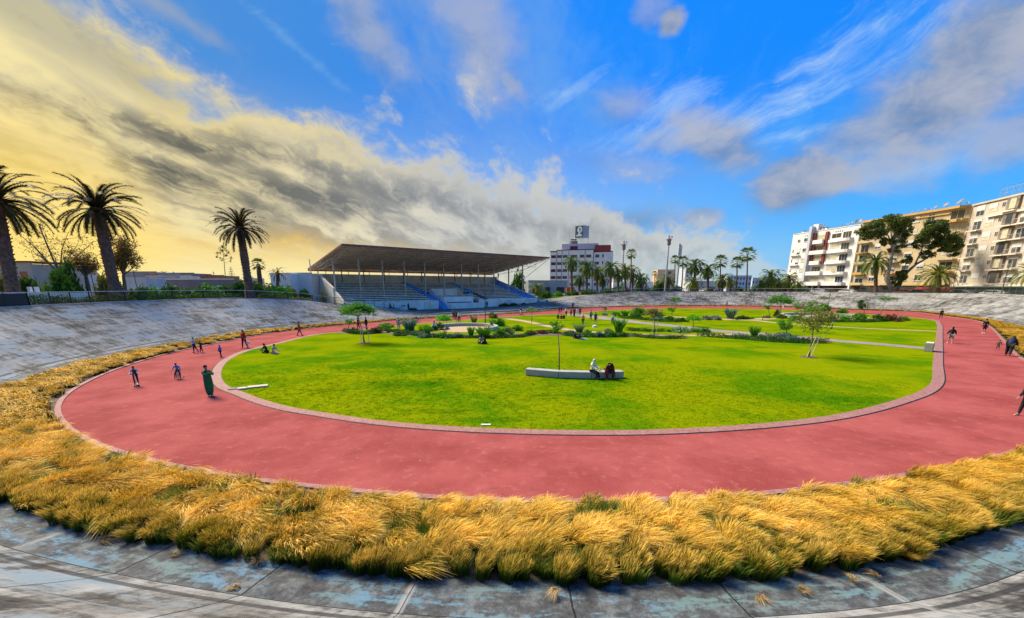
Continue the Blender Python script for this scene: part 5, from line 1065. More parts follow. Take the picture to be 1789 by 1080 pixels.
# picture cube: an emblem, a pale disc with a figure over a bar on a dark field
cpos = on_roof(cb, ez, 13.6, 3.5, HH + 2.9, 1); cu_ = empty('sign_cube', cpos, math.atan2(ez.y, ez.x) + R(-30), 'cube-shaped rooftop sign with pale round emblem on dark faces', 'sign'); S_ = 4.4; zb_ = 2.6
MB().box(-S_ / 2, S_ / 2, -S_ / 2, S_ / 2, zb_, zb_ + S_ * 1.15).build('sign_box', mat('cube_frame', (.36, .36, .36), .6), cu_)
MB().box(-S_ / 2 + .15, S_ / 2 - .15, -S_ / 2 - .05, -S_ / 2 - .003, zb_ + .15, zb_ + S_ * 1.15 - .15).build('front_face', mat('sign_dark', (.06, .07, .10), .5), cu_)
M_PALE = mat('sign_pale', (.55, .70, .72), .5); mb = MB()
mb.lathe([(1.35, 0), (1.35, .03)], n=24); e_ = mb.build('emblem', M_PALE, cu_, loc=(.35, -S_ / 2 - .05, zb_ + 3.3), rot=(R(90), 0, 0)); mb = MB(); mb.box(-1.5, 1.6, -S_ / 2 - .09, -S_ / 2 - .052, zb_ + .55, zb_ + 1.25); mb.prism([(-.9, zb_ + 1.2), (.9, zb_ + 1.2), (.35, zb_ + 2.3)], 'y', -S_ / 2 - .086, -S_ / 2 - .053); mb.build('emblem_bar', M_PALE, cu_)
mb = MB(); mb.tube([(-.35, 0, .035), (-.1, .75, .035)], .10, 5); mb.tube([(.35, .7, .035), (.2, -.2, .035), (-.2, -.7, .035)], .10, 5); mb.lathe([(.18, .031), (.18, .05)], c=(.1, .2, 0)); mb.build('emblem_figure', mat('sign_dark', (0, 0, 0)), e_)
MB().box(-S_ / 2 - .05, -S_ / 2 - .003, -S_ / 2 + .15, S_ / 2 - .15, zb_ + .15, zb_ + S_ * 1.15 - .15).build('side_face', mat('sign_buff', (.40, .36, .26), .6), cu_)
mb = MB(); mb.lathe([(1.3, 0), (1.3, .03)], n=20, sy=.62); mb.build('emblem', mat('sign_cream', (.62, .60, .50), .6), cu_, loc=(-S_ / 2 - .05, 0, zb_ + 3.1), rot=(R(90), 0, R(-90)))
for x in (-1, 1):
    for y in (-1, 1): MB().tube([(x * S_ * .46, y * S_ * .46, 0), (x * S_ * .46, y * S_ * .46, zb_)], .07, 6).build('leg', M_SHUT, cu_)
t = empty('roof_tank', on_roof(cb, ez, 10.0, 3, HH + 2.9, 1), 0, 'round grey tank housing on the office block roof', 'tank'); MB().lathe([(1.9, 0), (1.8, 1.2), (.9, 1.7)], n=14).build('housing', M_GREY, t); MB().box(-1.3, 1.3, -.6, .6, 1.75, 2.1).build('cap', M_BLACK, t)
t = tag(MB().tube([(0, 0, 0), (0, 0, 6.5)], .06, 5).build('antenna', M_STEEL, None, loc=on_roof(cb, ez, 8.2, 2, HH + 2.9, 1)), 'thin aerial on the roof of the office block', 'antenna')
def simple_building(name, u0, u1, d, z0, vtop, m, label, D=8., wins=(), wm=M_DGLASS, roofm=None, d1=None, cat='building', wh=(.9, 2.1), floors=1, parap=True):
    a = B(u0, d, z0); b = B(u1, d1 or d, z0); e = (b - a).normalized(); L = (b - a).length; H = W((u0 + u1) / 2, vtop, (d + (d1 or d)) / 2).z - z0
    t = empty(name, a, math.atan2(e.y, e.x), label, cat); MB().box(0, L, 0, D, 0, H).build('walls', m, t)
    if parap: MB().box(-.08, L + .08, -.08, .3, H, H + .22).build('parapet', roofm or m, t)
    for k in range(floors):
        zz = (H / floors) * k
        for (f0, f1) in wins: MB().box(L * f0, L * f1, -.05, -.003, zz + min(wh[0], H * .3), min(zz + wh[1], zz + H / floors - .3)).build('window', wm, t)
    return t, L, H
t, L, H = simple_building('grey_hall', 279, 412, 78, 2.8, 489, M_GREY, 'long windowless grey building behind bushes on the left', roofm=M_SHUT); MB().box(L * .18, L * .27, -.35, -.003, H - 1.35, H - 1.05).build('canopy', M_SHUT, t); MB().box(L * .80, L * .88, -.35, -.003, H - 1.35, H - 1.05).build('canopy', M_SHUT, t); MB().box(L * .81, L * .86, -.04, -.003, 0, H - 1.4).build('door', M_BLACK, t); MB().box(L * .19, L * .25, -.04, -.003, 0, H - 1.5).build('door', M_BLACK, t)
t, L, H = simple_building('white_house', 478, 512, 84, 2.4, 479, M_WHITE, 'white flat-roofed house left of the grandstand', wins=((.30, .38), (.50, .58)), wh=(2.0, 3.3), D=9); MB().box(L * .78, L * .94, -.05, -.003, 1.4, 3.2).build('window', M_DGLASS, t)
simple_building('pale_blue_house', 512.5, 549, 87, 2.2, 478.5, mat('pale_blue_plaster', (.60, .60, .60), .8, .1, .5), 'pale blue-grey house touching the left end of the grandstand', wins=((.1, .9),), wh=(.8, 1.5), D=8)
simple_building('garden_shed', 228, 264, 70, 2.8, 487, mat('bluish_panel', (.58, .54, .54), .8, .1, .5), 'small pale lilac outbuilding beside the long grey hall', wins=((.2, .35),), wh=(.4, 1.3), D=4)
simple_building('roof_terrace_house', 226, 281, 110, 2.6, 476, mat('far_grey', (.36, .30, .28), .8, .2, .3), 'distant grey stepped house above the small pale outbuilding', wins=((.3, .55), (.65, .8)), wh=(2.5, 4), D=8)
simple_building('distant_houses', 285, 345, 130, 2.6, 478, mat('far_brown', (.28, .22, .20), .8, .3, .2), 'distant low brownish house over the grey hall roof', wins=((.3, .45), (.55, .8)), wh=(3, 4.3), D=8)
simple_building('distant_houses', 348, 396, 135, 2.6, 482, M_TERRA, 'distant terracotta roofed house left of the agave stalk', wins=((.4, .7),), wh=(2, 3.5), D=8)
for i, (u0, u1, d_, vt, m_, l_) in enumerate([(262, 283, 92, 481, mat('warm_plaster_a', (.60, .46, .32), .85, .2, .5), 'small warm cream house over the left end of the grey hall'), (322, 338, 98, 483, mat('warm_plaster_b', (.62, .58, .50), .85, .2, .5), 'small pale rooftop room above the middle of the grey hall'), (356, 372, 96, 484, M_TERRA, 'small terracotta rooftop room above the right half of the grey hall'), (430, 446, 104, 486, mat('warm_plaster_a', (0, 0, 0)), 'little cream house left behind the lone palm trunk')]):
    simple_building('small_house', u0, u1, d_, 2.8, vt, m_, l_, wins=((.2, .4), (.6, .8)), wh=(2.4, 3.6), D=5, roofm=M_TERRA if i % 2 == 0 else None)
simple_building('brick_house', 0, 30, 70, 3., 466, mat('beige_dim', (.38, .33, .26), .85, .15, .4), 'beige house behind the leftmost palm trunk', wins=((.5, .7),), wh=(2, 3.4))
t, L, H = simple_building('gabled_house', 34, 70, 66, 3., 462, mat('beige_warm', (.42, .36, .28), .85, .15, .4), 'warm grey house with a brick panel right of the leftmost palm', wins=()); MB().box(L * .42, L * .74, -.06, -.003, .2, H - 1.2).build('brick_panel', M_TERRA, t); MB().box(-.3, L + .3, -.4, 8.2, H + .23, H + .45).build('roof', M_REDW, t)
simple_building('gabled_house', 72, 112, 80, 3., 474, mat('far_white', (.48, .46, .44), .85, .15, .4), 'pale low house behind the dark round bush', wins=((.2, .4), (.6, .8)), wh=(1, 2.4), roofm=M_REDW)
simple_building('low_school', 923, 990, 152, 1.0, 491, mat('grey_green_plaster', (.34, .37, .34), .85, .15, .3), 'low grey-green building between the grandstand and the office block', wins=((.1, .22), (.42, .55), (.72, .92)), wh=(2.0, 4.2), d1=160)
simple_building('orange_wall', 989, 1003, 140, 1.2, 503, mat('orange_plaster', (.50, .14, .03), .85, .1, .5), 'small orange wall at the foot of the white office block', D=1, cat='wall')
simple_building('cream_block', 1146, 1176, 230, 2.5, 472, mat('peach_plaster', (.60, .42, .26), .85, .1, .2), 'distant peach-coloured block behind the tall floodlight mast', wins=((.6, .8),), floors=4, wh=(.6, 2.2))
simple_building('slim_tower', 1194, 1206, 210, 2.5, 468, mat('bluish_white', (.50, .54, .60), .85, .1, .2), 'slim pale blue-white tower behind the fan palms', wins=((.2, .5),), floors=7, wh=(.6, 1.8))
simple_building('long_white_block', 1268, 1310, 240, 2.5, 482, mat('bluish_white2', (.48, .53, .60), .85, .1, .2), 'distant pale blue block behind the tall fan palms', wins=tuple((k / 8 + .03, k / 8 + .09) for k in range(8)), floors=3, wh=(.8, 2.2))
simple_building('long_white_block', 1312, 1345, 250, 2.5, 486, mat('bluish_white3', (.52, .55, .60), .85, .1, .2), 'distant white block left of the first right-hand palms', wins=tuple((k / 6 + .03, k / 6 + .1) for k in range(6)), floors=2, wh=(.8, 2.2))
simple_building('far_wall_building', 1205, 1262, 200, 2.5, 492, mat('far_pale', (.46, .46, .48), .85, .1, .2), 'distant pale low building seen between palm trunks', wins=tuple((k / 6 + .03, k / 6 + .1) for k in range(6)), wh=(1, 2.6))
for i, (u0, u1, d, vt, m_) in enumerate([(1408,1420,150,497,M_TERRA),(1070,1140,210,493,M_WHITE),(1005,1040,200,484,M_OFFW)]):
    simple_building('distant_building', u0, u1, d, 2.5, vt, m_, ['little terracotta hut at the foot of the white apartment block', 'distant white low building behind the row of date palms', 'distant off-white building beside the office block'][i], wins=((.2, .4), (.6, .8)))

# --- railings, lamps, masts
def rimline(mask, offw, step, zadd=0.):
    pts = [(P[i] + PN[i] * (wr[i] + offw), ZR[i] + zadd) for i in np.where(mask)[0]]
    pts = [Vector((p[0], p[1], z)) for p, z in pts]; return pts
idx = [i for i in range(NP)]
def order_run(cond):
    ok = [bool(cond(i)) for i in range(NP)]; st = next(i for i in range(NP) if ok[i] and not ok[i - 1]); out = []
    k = st
    while ok[k % NP] and len(out) < NP: out.append(k % NP); k += 1
    return out
def resample(pts, step):
    L = [0]
    for a, b in zip(pts, pts[1:]): L.append(L[-1] + (b - a).length)
    n = max(2, int(L[-1] / step)); s = np.linspace(0, L[-1], n + 1); return [Vector((np.interp(q_, L, [p.x for p in pts]), np.interp(q_, L, [p.y for p in pts]), np.interp(q_, L, [p.z for p in pts]))) for q_ in s]
def railing(run, label, h=1.05, m=M_BLACK, toprail=None, panel=None, step=2.0, offw=.45, bars=.28, name='railing'):
    pts = resample([Vector((*(P[i] + PN[i] * (wr[i] + offw)), ZR[i] - .02)) for i in run], step); o_ = pts[0]; t = empty(name, o_, 0, label, 'railing'); L_ = [p - o_ for p in pts]; up = Vector((0, 0, 1))
    MB().tube([p + up * h for p in L_], .045, 6).build('top_rail', toprail or m, t)
    mb = MB(); mb.tube([p + up * .12 for p in L_], .03, 5); mb.tube([p + up * (h * .52) for p in L_], .02, 5)
    fine_ = resample(L_, bars)
    for p in fine_: mb.tube([p + up * .12, p + up * h], .011, 4, False)
    mb.build('infill_bars', m, t)
    if panel:
        mb = MB(); V = []
        for p in L_: V += [p + up * .1, p + up * (h - .06)]
        mb.add([tuple(v) for v in V], [(2 * i, 2 * i + 2, 2 * i + 3, 2 * i + 1) for i in range(len(L_) - 1)]); q_ = mb.build('mesh_panel', panel, t); md = q_.modifiers.new('thick', 'SOLIDIFY'); md.thickness = .02
    for p in L_[:100]: MB().box(-.04, .04, -.04, .04, -.05, h + .02).build('post', m, t, loc=p)
uu = [(P[i][0] + PN[i][0] * wr[i]) / max(P[i][1] + PN[i][1] * wr[i], .1) for i in range(NP)]
yy = [P[i][1] + PN[i][1] * wr[i] for i in range(NP)]
left = order_run(lambda i: P[i][0] < -10 and yy[i] > 14 and yy[i] < 84 and dip[i] < .75)

la_, lb_ = [i for i in left if uu[i] < -1.16], [i for i in left if uu[i] >= -1.17]
railing(la_, 'dark panelled metal railing at the far left of the rim', 1.12, M_BLACK, M_STEEL, mat('dark_net', (.03, .035, .033), .8), 1.9)
railing(lb_, 'long dark metal railing with a thin top rail along the left rim', 1.12, M_BLACK, M_STEEL, None, 1.9)
farr = order_run(lambda i: yy[i] > 40 and dip[i] < .3 and uu[i] > .06 and (uu[i] < .82))
railing(farr, 'thin dark railing along the far rim before the palms', 1.0, M_BLACK, M_STEEL, None, 2.6, bars=.6)
rightr = order_run(lambda i: uu[i] >= .84 and yy[i] > 12)
railing(rightr, 'green mesh fence along the right-hand rim', 1.45, M_GRN, M_GRN, None, 2.2, .6, .09, 'mesh_fence')
mb = MB(); mb.box(-4.5, 4.5, -.15, .15, 0, 1.25); p_ = B(52, 40, 3.6); tag(mb.build('white_wall', M_OFFW, None, loc=p_, rot=(0, 0, R(38))), 'low white wall section behind the left railing', 'wall')
for u, l in ((60, 'left white gate post behind the left railing'), (72, 'right white gate post behind the left railing')): tag(MB().box(-.13, .13, -.13, .13, 0, 1.85).build('gate_post', M_WHITE, None, loc=B(u, 41, 3.6)), l, 'post')
def rim_hedge(i0, i1, ht, wd, offw, label, colk='olive'):
    ii = [i for i in (la_ + lb_) if i0 <= uu[i] < i1]; pts = [Vector((*(P[i] + PN[i] * (wr[i] + offw)), ZR[i] - .03)) for i in ii]; pts.sort(key=lambda p: p.x / p.y); g_ = np.random.default_rng(int(abs(i0) * 100)); L = [0]
    for a, b in zip(pts, pts[1:]): L.append(L[-1] + (b - a).length)
    n = int(L[-1] * 260); s_ = g_.uniform(0, L[-1], n); C_ = np.c_[[np.interp(s_, L, [p[k] for p in pts]) for k in range(3)]].T; k = g_.normal(size=(n, 3)); k /= np.linalg.norm(k, axis=1)[:, None]; k[:, 2] = np.abs(k[:, 2])
    hm = ht * (.8 + .25 * np.sin(s_ * .9) + .2 * np.sin(s_ * 2.3)); C_ = C_ + k * np.c_[np.full(n, wd / 2), np.full(n, wd / 2), hm] * (g_.uniform(.4, 1., n) ** .5)[:, None]
    a = g_.normal(size=(n, 3)); a /= np.linalg.norm(a, axis=1)[:, None]; b = np.cross(a, g_.normal(size=(n, 3))); b /= np.linalg.norm(b, axis=1)[:, None]; q = .09 * g_.uniform(.6, 1.4, n)[:, None]; o = pts[0]
    V = np.stack([C_ - a * q, C_ - b * q * .6, C_ + a * q, C_ + b * q * .6], 1).reshape(-1, 3) - np.array(o); tag(obj('hedge', mesh('hedge', V, np.arange(4 * n).reshape(n, 4), leafmat(colk)), None, o), label, 'hedge')
rim_hedge(-1.1, -.86, .9, 1.3, 3.2, 'low olive hedge behind the railing below the grey hall', 'olive')
rim_hedge(-.84, -.62, 1.1, 1.4, 3.4, 'brownish green hedge behind the railing around the lone palm', 'dark')
rim_hedge(-.60, -.46, .9, 1.3, 3.0, 'low hedge behind the railing before the white house', 'olive')
def lamp_post(u, d, z0, vtop, label, head='T', r=.05, m=M_BLACK, grp=None, cat='lamp post'):
    b = B(u, d, z0); h = W(u, vtop, d).z - z0; t = empty('lamp_post', b, 0, label, cat, grp); MB().tube([(0, 0, 0), (0, 0, .9), (0, 0, h)], [r * 1.5, r, r * .8], 8).build('pole', m, t)
    if head == 'T': MB().box(-.42, .42, -.12, .12, h, h + .07).build('lamp_head', m, t); MB().tube([(0, 0, h - .25), (.32, 0, h)], .025, 5).build('strut', m, t)
    elif head == 'disc': MB().lathe([(.12, h - .25), (.2, h - .05), (.32, h), (.1, h + .05)], n=12).build('lamp_head', m, t)
    elif head == 'arm': MB().tube([(0, 0, h), (-.5, 0, h + .35), (-2.2, 0, h + .5)], [.05, .045, .04], 6).build('arm', m, t); MB().box(-2.9, -2.2, -.13, .13, h + .42, h + .54).build('lamp_head', m, t)
    return t
b_ = G(848, 568, .01); d_ = (.01 - EYE) / ray(848, 568)[2]; lamp_post(848, d_, .01, 508, 'slim black lamp post with a flat head behind the round bench', 'T', .06)
lamp_post(509, 86, 2.4, 480, 'dark lamp post before the pale blue house', 'T', .06)
lamp_post(245, 66, 2.8, 474, 'dark lamp post with a small arm before the lilac outbuilding', 'T', .05)
lamp_post(1446, 104, .0, 508, 'thin dark lamp post before the far right bank', 'T', .06)
lamp_post(1245, 112, .0, 506, 'pale slim lamp post before the middle of the far bank', 'disc', .05, M_STEEL)
lamp_post(1748, 83, 3.6, 457, 'curved-arm street lamp before the beige block', 'arm', .07)
lamp_post(172, 50, 3.2, 471, 'thin dark pole behind the railing left of the second palm', 'T', .045)
for i, (u, v, d) in enumerate(((1288,560,0),(1188,583,0),(929,563,0),(1453,575,0),(1567,563,0),(1332,560,0))):
    b = G(u, v, .01); t = empty('bollard_light', b, 0, ['short black bollard light on the sandy path', 'short black bollard light beside the white flower bed', 'short black bollard light on the gravel path', 'short pale bollard light right of the far round bed', 'slim pale bollard light at the red-brown shrubs', 'short bollard light left of the crossed stakes'][i], 'bollard'); MB().tube([(0, 0, 0), (0, 0, .75)], .05, 8).build('post', M_BLACK, t); MB().lathe([(.08, .75), (.08, .9), (.03, .93)], n=10).build('lamp_head', M_STEEL, t)
def mast(u, d, vtop, label, kind):
    b = B(u, d, 2.8); b.x -= .0; h = W(u, vtop, d).z - 2.8; t = empty('floodlight_mast' if kind == 'flood' else 'antenna_mast', b, 0, label, 'mast'); MB().tube([(0, 0, 0), (0, 0, h)], [.38, .18], 8).build('pole', M_STEEL, t)
    if kind == 'flood':
        mb = MB(); mb.lathe([(.55, h - 3.2), (.62, h - 2.9), (.62, h - 1.2), (.3, h - .9)], n=10); mb.build('lamp_cage', M_GREY, t)
        for a in range(6): MB().box(-.32, .32, -.15, .15, 0, .5).build('floodlight', M_SHUT, t, loc=(.75 * math.cos(a * 1.05), .75 * math.sin(a * 1.05), h - .8 - .9 * (a % 2)), rot=(0, 0, a))
    else:
        for a in range(2): MB().box(-.3, .3, -.2, .2, h - 4.5, h).build('antenna_panel', M_SHUT, t, loc=(-.45 + .9 * a, 0, -.6 * a))
mast(1085, 150, 423, 'shorter floodlight mast left of the lone fan palm', 'flood'); mast(1161, 140, 414, 'tallest floodlight mast in the middle distance', 'flood'); mast(1181, 165, 428, 'mast with two upright antenna panels among the fan palms', 'antenna')

# --- benches and small fittings of the park
def kerb_bench():
    pts = [G(917, 656.5, .0), G(975, 661.5, .0), G(1033, 663, .0), G(1090, 661.5, .0)]; t = empty('concrete_bench', pts[0], 0, 'long low curved concrete block bench on the near lawn', 'bench'); o_ = pts[0]
    for i in range(3):
        a, b = pts[i] - o_, pts[i + 1] - o_; e = (b - a).normalized(); n = Vector((-e.y, e.x, 0)); mb = MB(); M = Matrix(((e.x, n.x, 0, a.x), (e.y, n.y, 0, a.y), (0, 0, 1, 0), (0, 0, 0, 1))); L_ = (b - a).length
        mb.box(.02, L_ - .02, 0, .55, .03, .44, M); me_ = mb.mesh('bench_block', M_CONC); bm = bmesh.new(); bm.from_mesh(me_); bmesh.ops.bevel(bm, geom=bm.edges[:], offset=.02, segments=1, affect='EDGES'); bm.to_mesh(me_); bm.free(); obj('bench_block', me_, t)
        mb = MB(); mb.box(.06, L_ - .06, .06, .49, -.02, .03, M); mb.build('plinth', M_DARK, t)
kerb_bench()
def ring_bench(u, v, rx_px, label, d=None, a0=0, a1=360, rr=None):
    c = G(u, v, .0); d = (0 - EYE) / ray(u, v)[2]; r = px2m(rx_px, d); t = empty('round_bench', c, 0, label, 'bench'); n = 48; mb = MB(); V = []; F = []
    for k in range(n + 1):
        a = R(a0 + (a1 - a0) * k / n)
        for q_, z in ((r, 0.02), (r, .45), (r - .55, .45), (r - .55, .02)): V.append((q_ * math.cos(a), q_ * math.sin(a), z))
    for k in range(n):
        for j in range(4): F.append((4 * k + j, 4 * k + 4 + j, 4 * k + 4 + (j + 1) % 4, 4 * k + (j + 1) % 4))
    mb.add(V, F); mb.build('bench_ring', M_CONC, t)
    o = obj('court_floor', MB().lathe([(r - .5, 0), (r - .5, .03)], n=40).mesh('court_floor', M_TAN if rx_px > 50 else M_PAVE), None, c); tag(o, kind='structure')
ring_bench(812, 575, 58, 'large round white concrete ring bench around a sandy court', a0=-40, a1=200)
ring_bench(1448, 555, 72, 'white concrete ring bench in the far round bed on the right', a0=20, a1=200)
b = G(1623, 613, .012); t = empty('concrete_block', b, R(42), 'white concrete block at the end of the paved path by the right kerb', 'block'); me_ = MB().box(-.95, .2, -.25, .3, 0, .75).mesh('block', M_CONC); bm = bmesh.new(); bm.from_mesh(me_); bmesh.ops.bevel(bm, geom=bm.edges[:], offset=.03, segments=2, affect='EDGES'); bm.to_mesh(me_); bm.free(); obj('block_body', me_, t); MB().box(-.9, .15, -.2, .25, .752, .765).build('pale_top', M_OFFW, t)  # thin paler sheet over the top of the block
a = G(398, 681, .03); b = G(468, 674, .03); e = (b - a).normalized(); t = empty('stone_slab', a, math.atan2(e.y, e.x), 'long flat stone slab and step laid from the kerb into the lawn', 'slab'); Lq = (b - a).length; MB().box(Lq * .48, Lq, -.22, .22, -.01, .06).build('long_slab', mat('buff_stone', (.50, .42, .30), .85, .15, 3.), t); MB().box(0, Lq * .46, -.10, .32, -.02, .035).build('step', mat('worn_brown_stone', (.20, .13, .10), .85, .3, 5.), t); MB().box(Lq * .25, Lq * .47, -.30, -.12, .0, .075).build('edge_block', M_OFFW, t)
b = G(849, 742.5, .02); tag(MB().box(-.20, .20, -.06, .06, 0, .03).build('lawn_plate', M_OFFW, None, loc=b), 'tiny pale plate lying in the near edge of the lawn', 'plate')
# bin, tables and low wall before the grandstand, litter bin by the wall
def on_plaza(s, n, z=.035): return SO + SE * s + SN * n + Vector((0, 0, z))
rzS = math.atan2(SE.y, SE.x)
t = empty('litter_bin', on_plaza(11.8, -.9), rzS, 'white litter bin before the grandstand wall', 'bin'); MB().lathe([(.38, 0), (.42, 1.0), (.36, 1.02)], n=14).build('bin_body', M_WHITE, t); MB().lathe([(.44, 1.02), (.40, 1.16), (.1, 1.22)], n=14).build('lid', M_BLACK, t)
for i, (s, n) in enumerate(((6.6, -3.2), (8.9, -3.4))):
    t = empty('picnic_table', on_plaza(s, n), rzS, 'dark picnic table, %s of two left of the litter bin' % ('left', 'right')[i], 'table'); MB().box(-.95, .95, -.4, .4, .70, .76).build('table_top', M_BLACK, t)
    for y in (-.75, .75): MB().box(-.95, .95, y - .14, y + .14, .42, .46).build('seat', M_BLACK, t)
    for x in (-.7, .7): MB().box(x - .05, x + .05, -.8, .8, .36, .42).box(x - .05, x + .05, -.06, .06, 0, .7).box(x - .05, x + .05, -.75, -.67, 0, .36).box(x - .05, x + .05, .67, .75, 0, .36).build('leg', M_BLACK, t)
for i, (s, n, w, h, l) in enumerate([(6.2, -1.0, 1.6, 1.1, 'dark bush behind the picnic tables'), (9.6, -.2, 1.2, .9, 'dark low bush left of the litter bin'), (14.4, -.2, 1.7, .6, 'low dark bush right of the litter bin'), (40.6, .0, 1.8, .95, 'left dark hedge bush before the right half of the grandstand wall'), (44.0, .0, 1.9, 1., 'middle dark hedge bush before the right half of the grandstand wall'), (47.2, .0, 1.6, .9, 'right dark hedge bush before the right half of the grandstand wall'), (56.5, -.4, 2.2, .9, 'dark bush at the white side wall of the grandstand'), (2.4, -2., 2., .8, 'dark bush at the left corner of the grandstand plaza')]):
    tag(obj('bush', crown_mesh('dome', 'dark', i % 4, 1200, 24, .09), None, on_plaza(s, n), (0, 0, i), (w, w * .6, h)), l, 'bush')
# cars parked along the right-hand street and far side
CAR = {}
def car(p_, rz_, colr, label):
    mcar = mat('car_paint_%d%d%d' % tuple(int(c * 99) for c in colr), colr, .3, spec=.7); t = empty('parked_car', p_, rz_, label, 'car', 'cars parked beyond the rim')
    mb = MB(); mb.prism([(-2.1, .35), (-2.15, .75), (-2.0, .95), (-1.25, 1.0), (-.75, 1.42), (.85, 1.45), (1.5, 1.0), (2.05, .9), (2.15, .6), (2.1, .35)], 'y', -.85, .85); me_ = mb.mesh('body', mcar)
    bm = bmesh.new(); bm.from_mesh(me_); bmesh.ops.bevel(bm, geom=bm.edges[:], offset=.05, segments=2, affect='EDGES'); bm.to_mesh(me_); bm.free(); body = obj('body', me_, t)
    for s in (-1, 1): MB().prism([(-1.1, 1.02), (-.72, 1.34), (.82, 1.37), (1.3, 1.02)], 'y', *sorted((s * .853, s * .86))).build('side_window', M_GLASS, t)
    for x in (-1.35, 1.35):
        for y in (-.8, .8): w = MB().lathe([(.32, -.1), (.32, .1)], n=16).build('wheel', M_BLACK, t, loc=(x, y, .32), rot=(R(90), 0, 0)); MB().lathe([(.18, -.11), (.18, .11)], n=10).build('hubcap', M_SHUT, w)
    for y in (-.62, .62): MB().box(2.10, 2.17, y - .15, y + .15, .62, .76).build('headlight', M_SHUT, t)
for i, (u, d, c) in enumerate([(1676,93,(.4,.4,.4)),(1735,86,(.5,.5,.48)),(1480,115,(.5,.5,.5)),(1605,100,(.12,.12,.14)),(1430,122,(.4,.4,.44)),(1580,104,(.4,.06,.05)),(1232,150,(.6,.6,.6)),(1310,150,(.55,.58,.62))]):
    car(B(u, d, 3.3), R(100) + i * .03, c, ['silver car behind the green mesh fence under the short palm', 'pale car behind the green mesh fence at the far right', 'white car before the white apartment block', 'dark car before the yellow block', 'grey car at the left foot of the white block', 'red car at the left part of the yellow block', 'white car between far palm trunks', 'pale blue car right of the tall fan palms'][i])
# ------------------------------------------------------------------ people
M_SK = [mat('skin_light', (.45, .26, .17), .6), mat('skin_tan', (.30, .16, .10), .6), mat('skin_dark', (.14, .075, .05), .6)]
CLO = {'black': (.012, .012, .014), 'navy': (.018, .024, .06), 'white': (.70, .69, .66), 'red': (.42, .015, .02), 'blue': (.05, .22, .55), 'ltblue': (.30, .45, .68), 'green': (.006, .12, .040), 'maroon': (.10, .014, .018), 'rust': (.25, .075, .045), 'pink': (.55, .32, .30),
       'orange': (.75, .22, .03), 'grey': (.22, .23, .22), 'teal': (.18, .38, .38), 'brown': (.16, .09, .055), 'cream': (.62, .54, .38), 'olive': (.10, .10, .04), 'purple': (.30, .18, .55), 'hair': (.012, .009, .007), 'vest': (.045, .035, .04), 'khaki': (.26, .19, .10), 'royal': (.06, .10, .50)}
def cl(k): return mat('cloth_' + k, CLO[k], .85, .18, 9., .25, 60.)
def skin_mesh(name, vs, es, rs, m, sub=1):
    me = bpy.data.meshes.new(name); me.from_pydata([tuple(v) for v in vs], es, []); o = bpy.data.objects.new(name + '_tmp', me); COL.objects.link(o)
    md = o.modifiers.new('skin', 'SKIN'); md.use_smooth_shade = True; md.branch_smoothing = .3
    if not me.skin_vertices: raise RuntimeError('no skin layer')
    for sv, r in zip(me.skin_vertices[0].data, rs): sv.radius = (r, r) if not hasattr(r, '__len__') else r; sv.use_root = False
    me.skin_vertices[0].data[0].use_root = True
    s = o.modifiers.new('sub', 'SUBSURF'); s.levels = sub; s.render_levels = sub
    dg = bpy.context.evaluated_depsgraph_get(); out = bpy.data.meshes.new_from_object(o.evaluated_get(dg)); out.name = name; out.materials.clear(); out.materials.append(m)
    bpy.data.objects.remove(o); bpy.data.meshes.remove(me); return out
def rx(a): return Matrix.Rotation(a, 3, 'X')
def ry(a): return Matrix.Rotation(a, 3, 'Y')
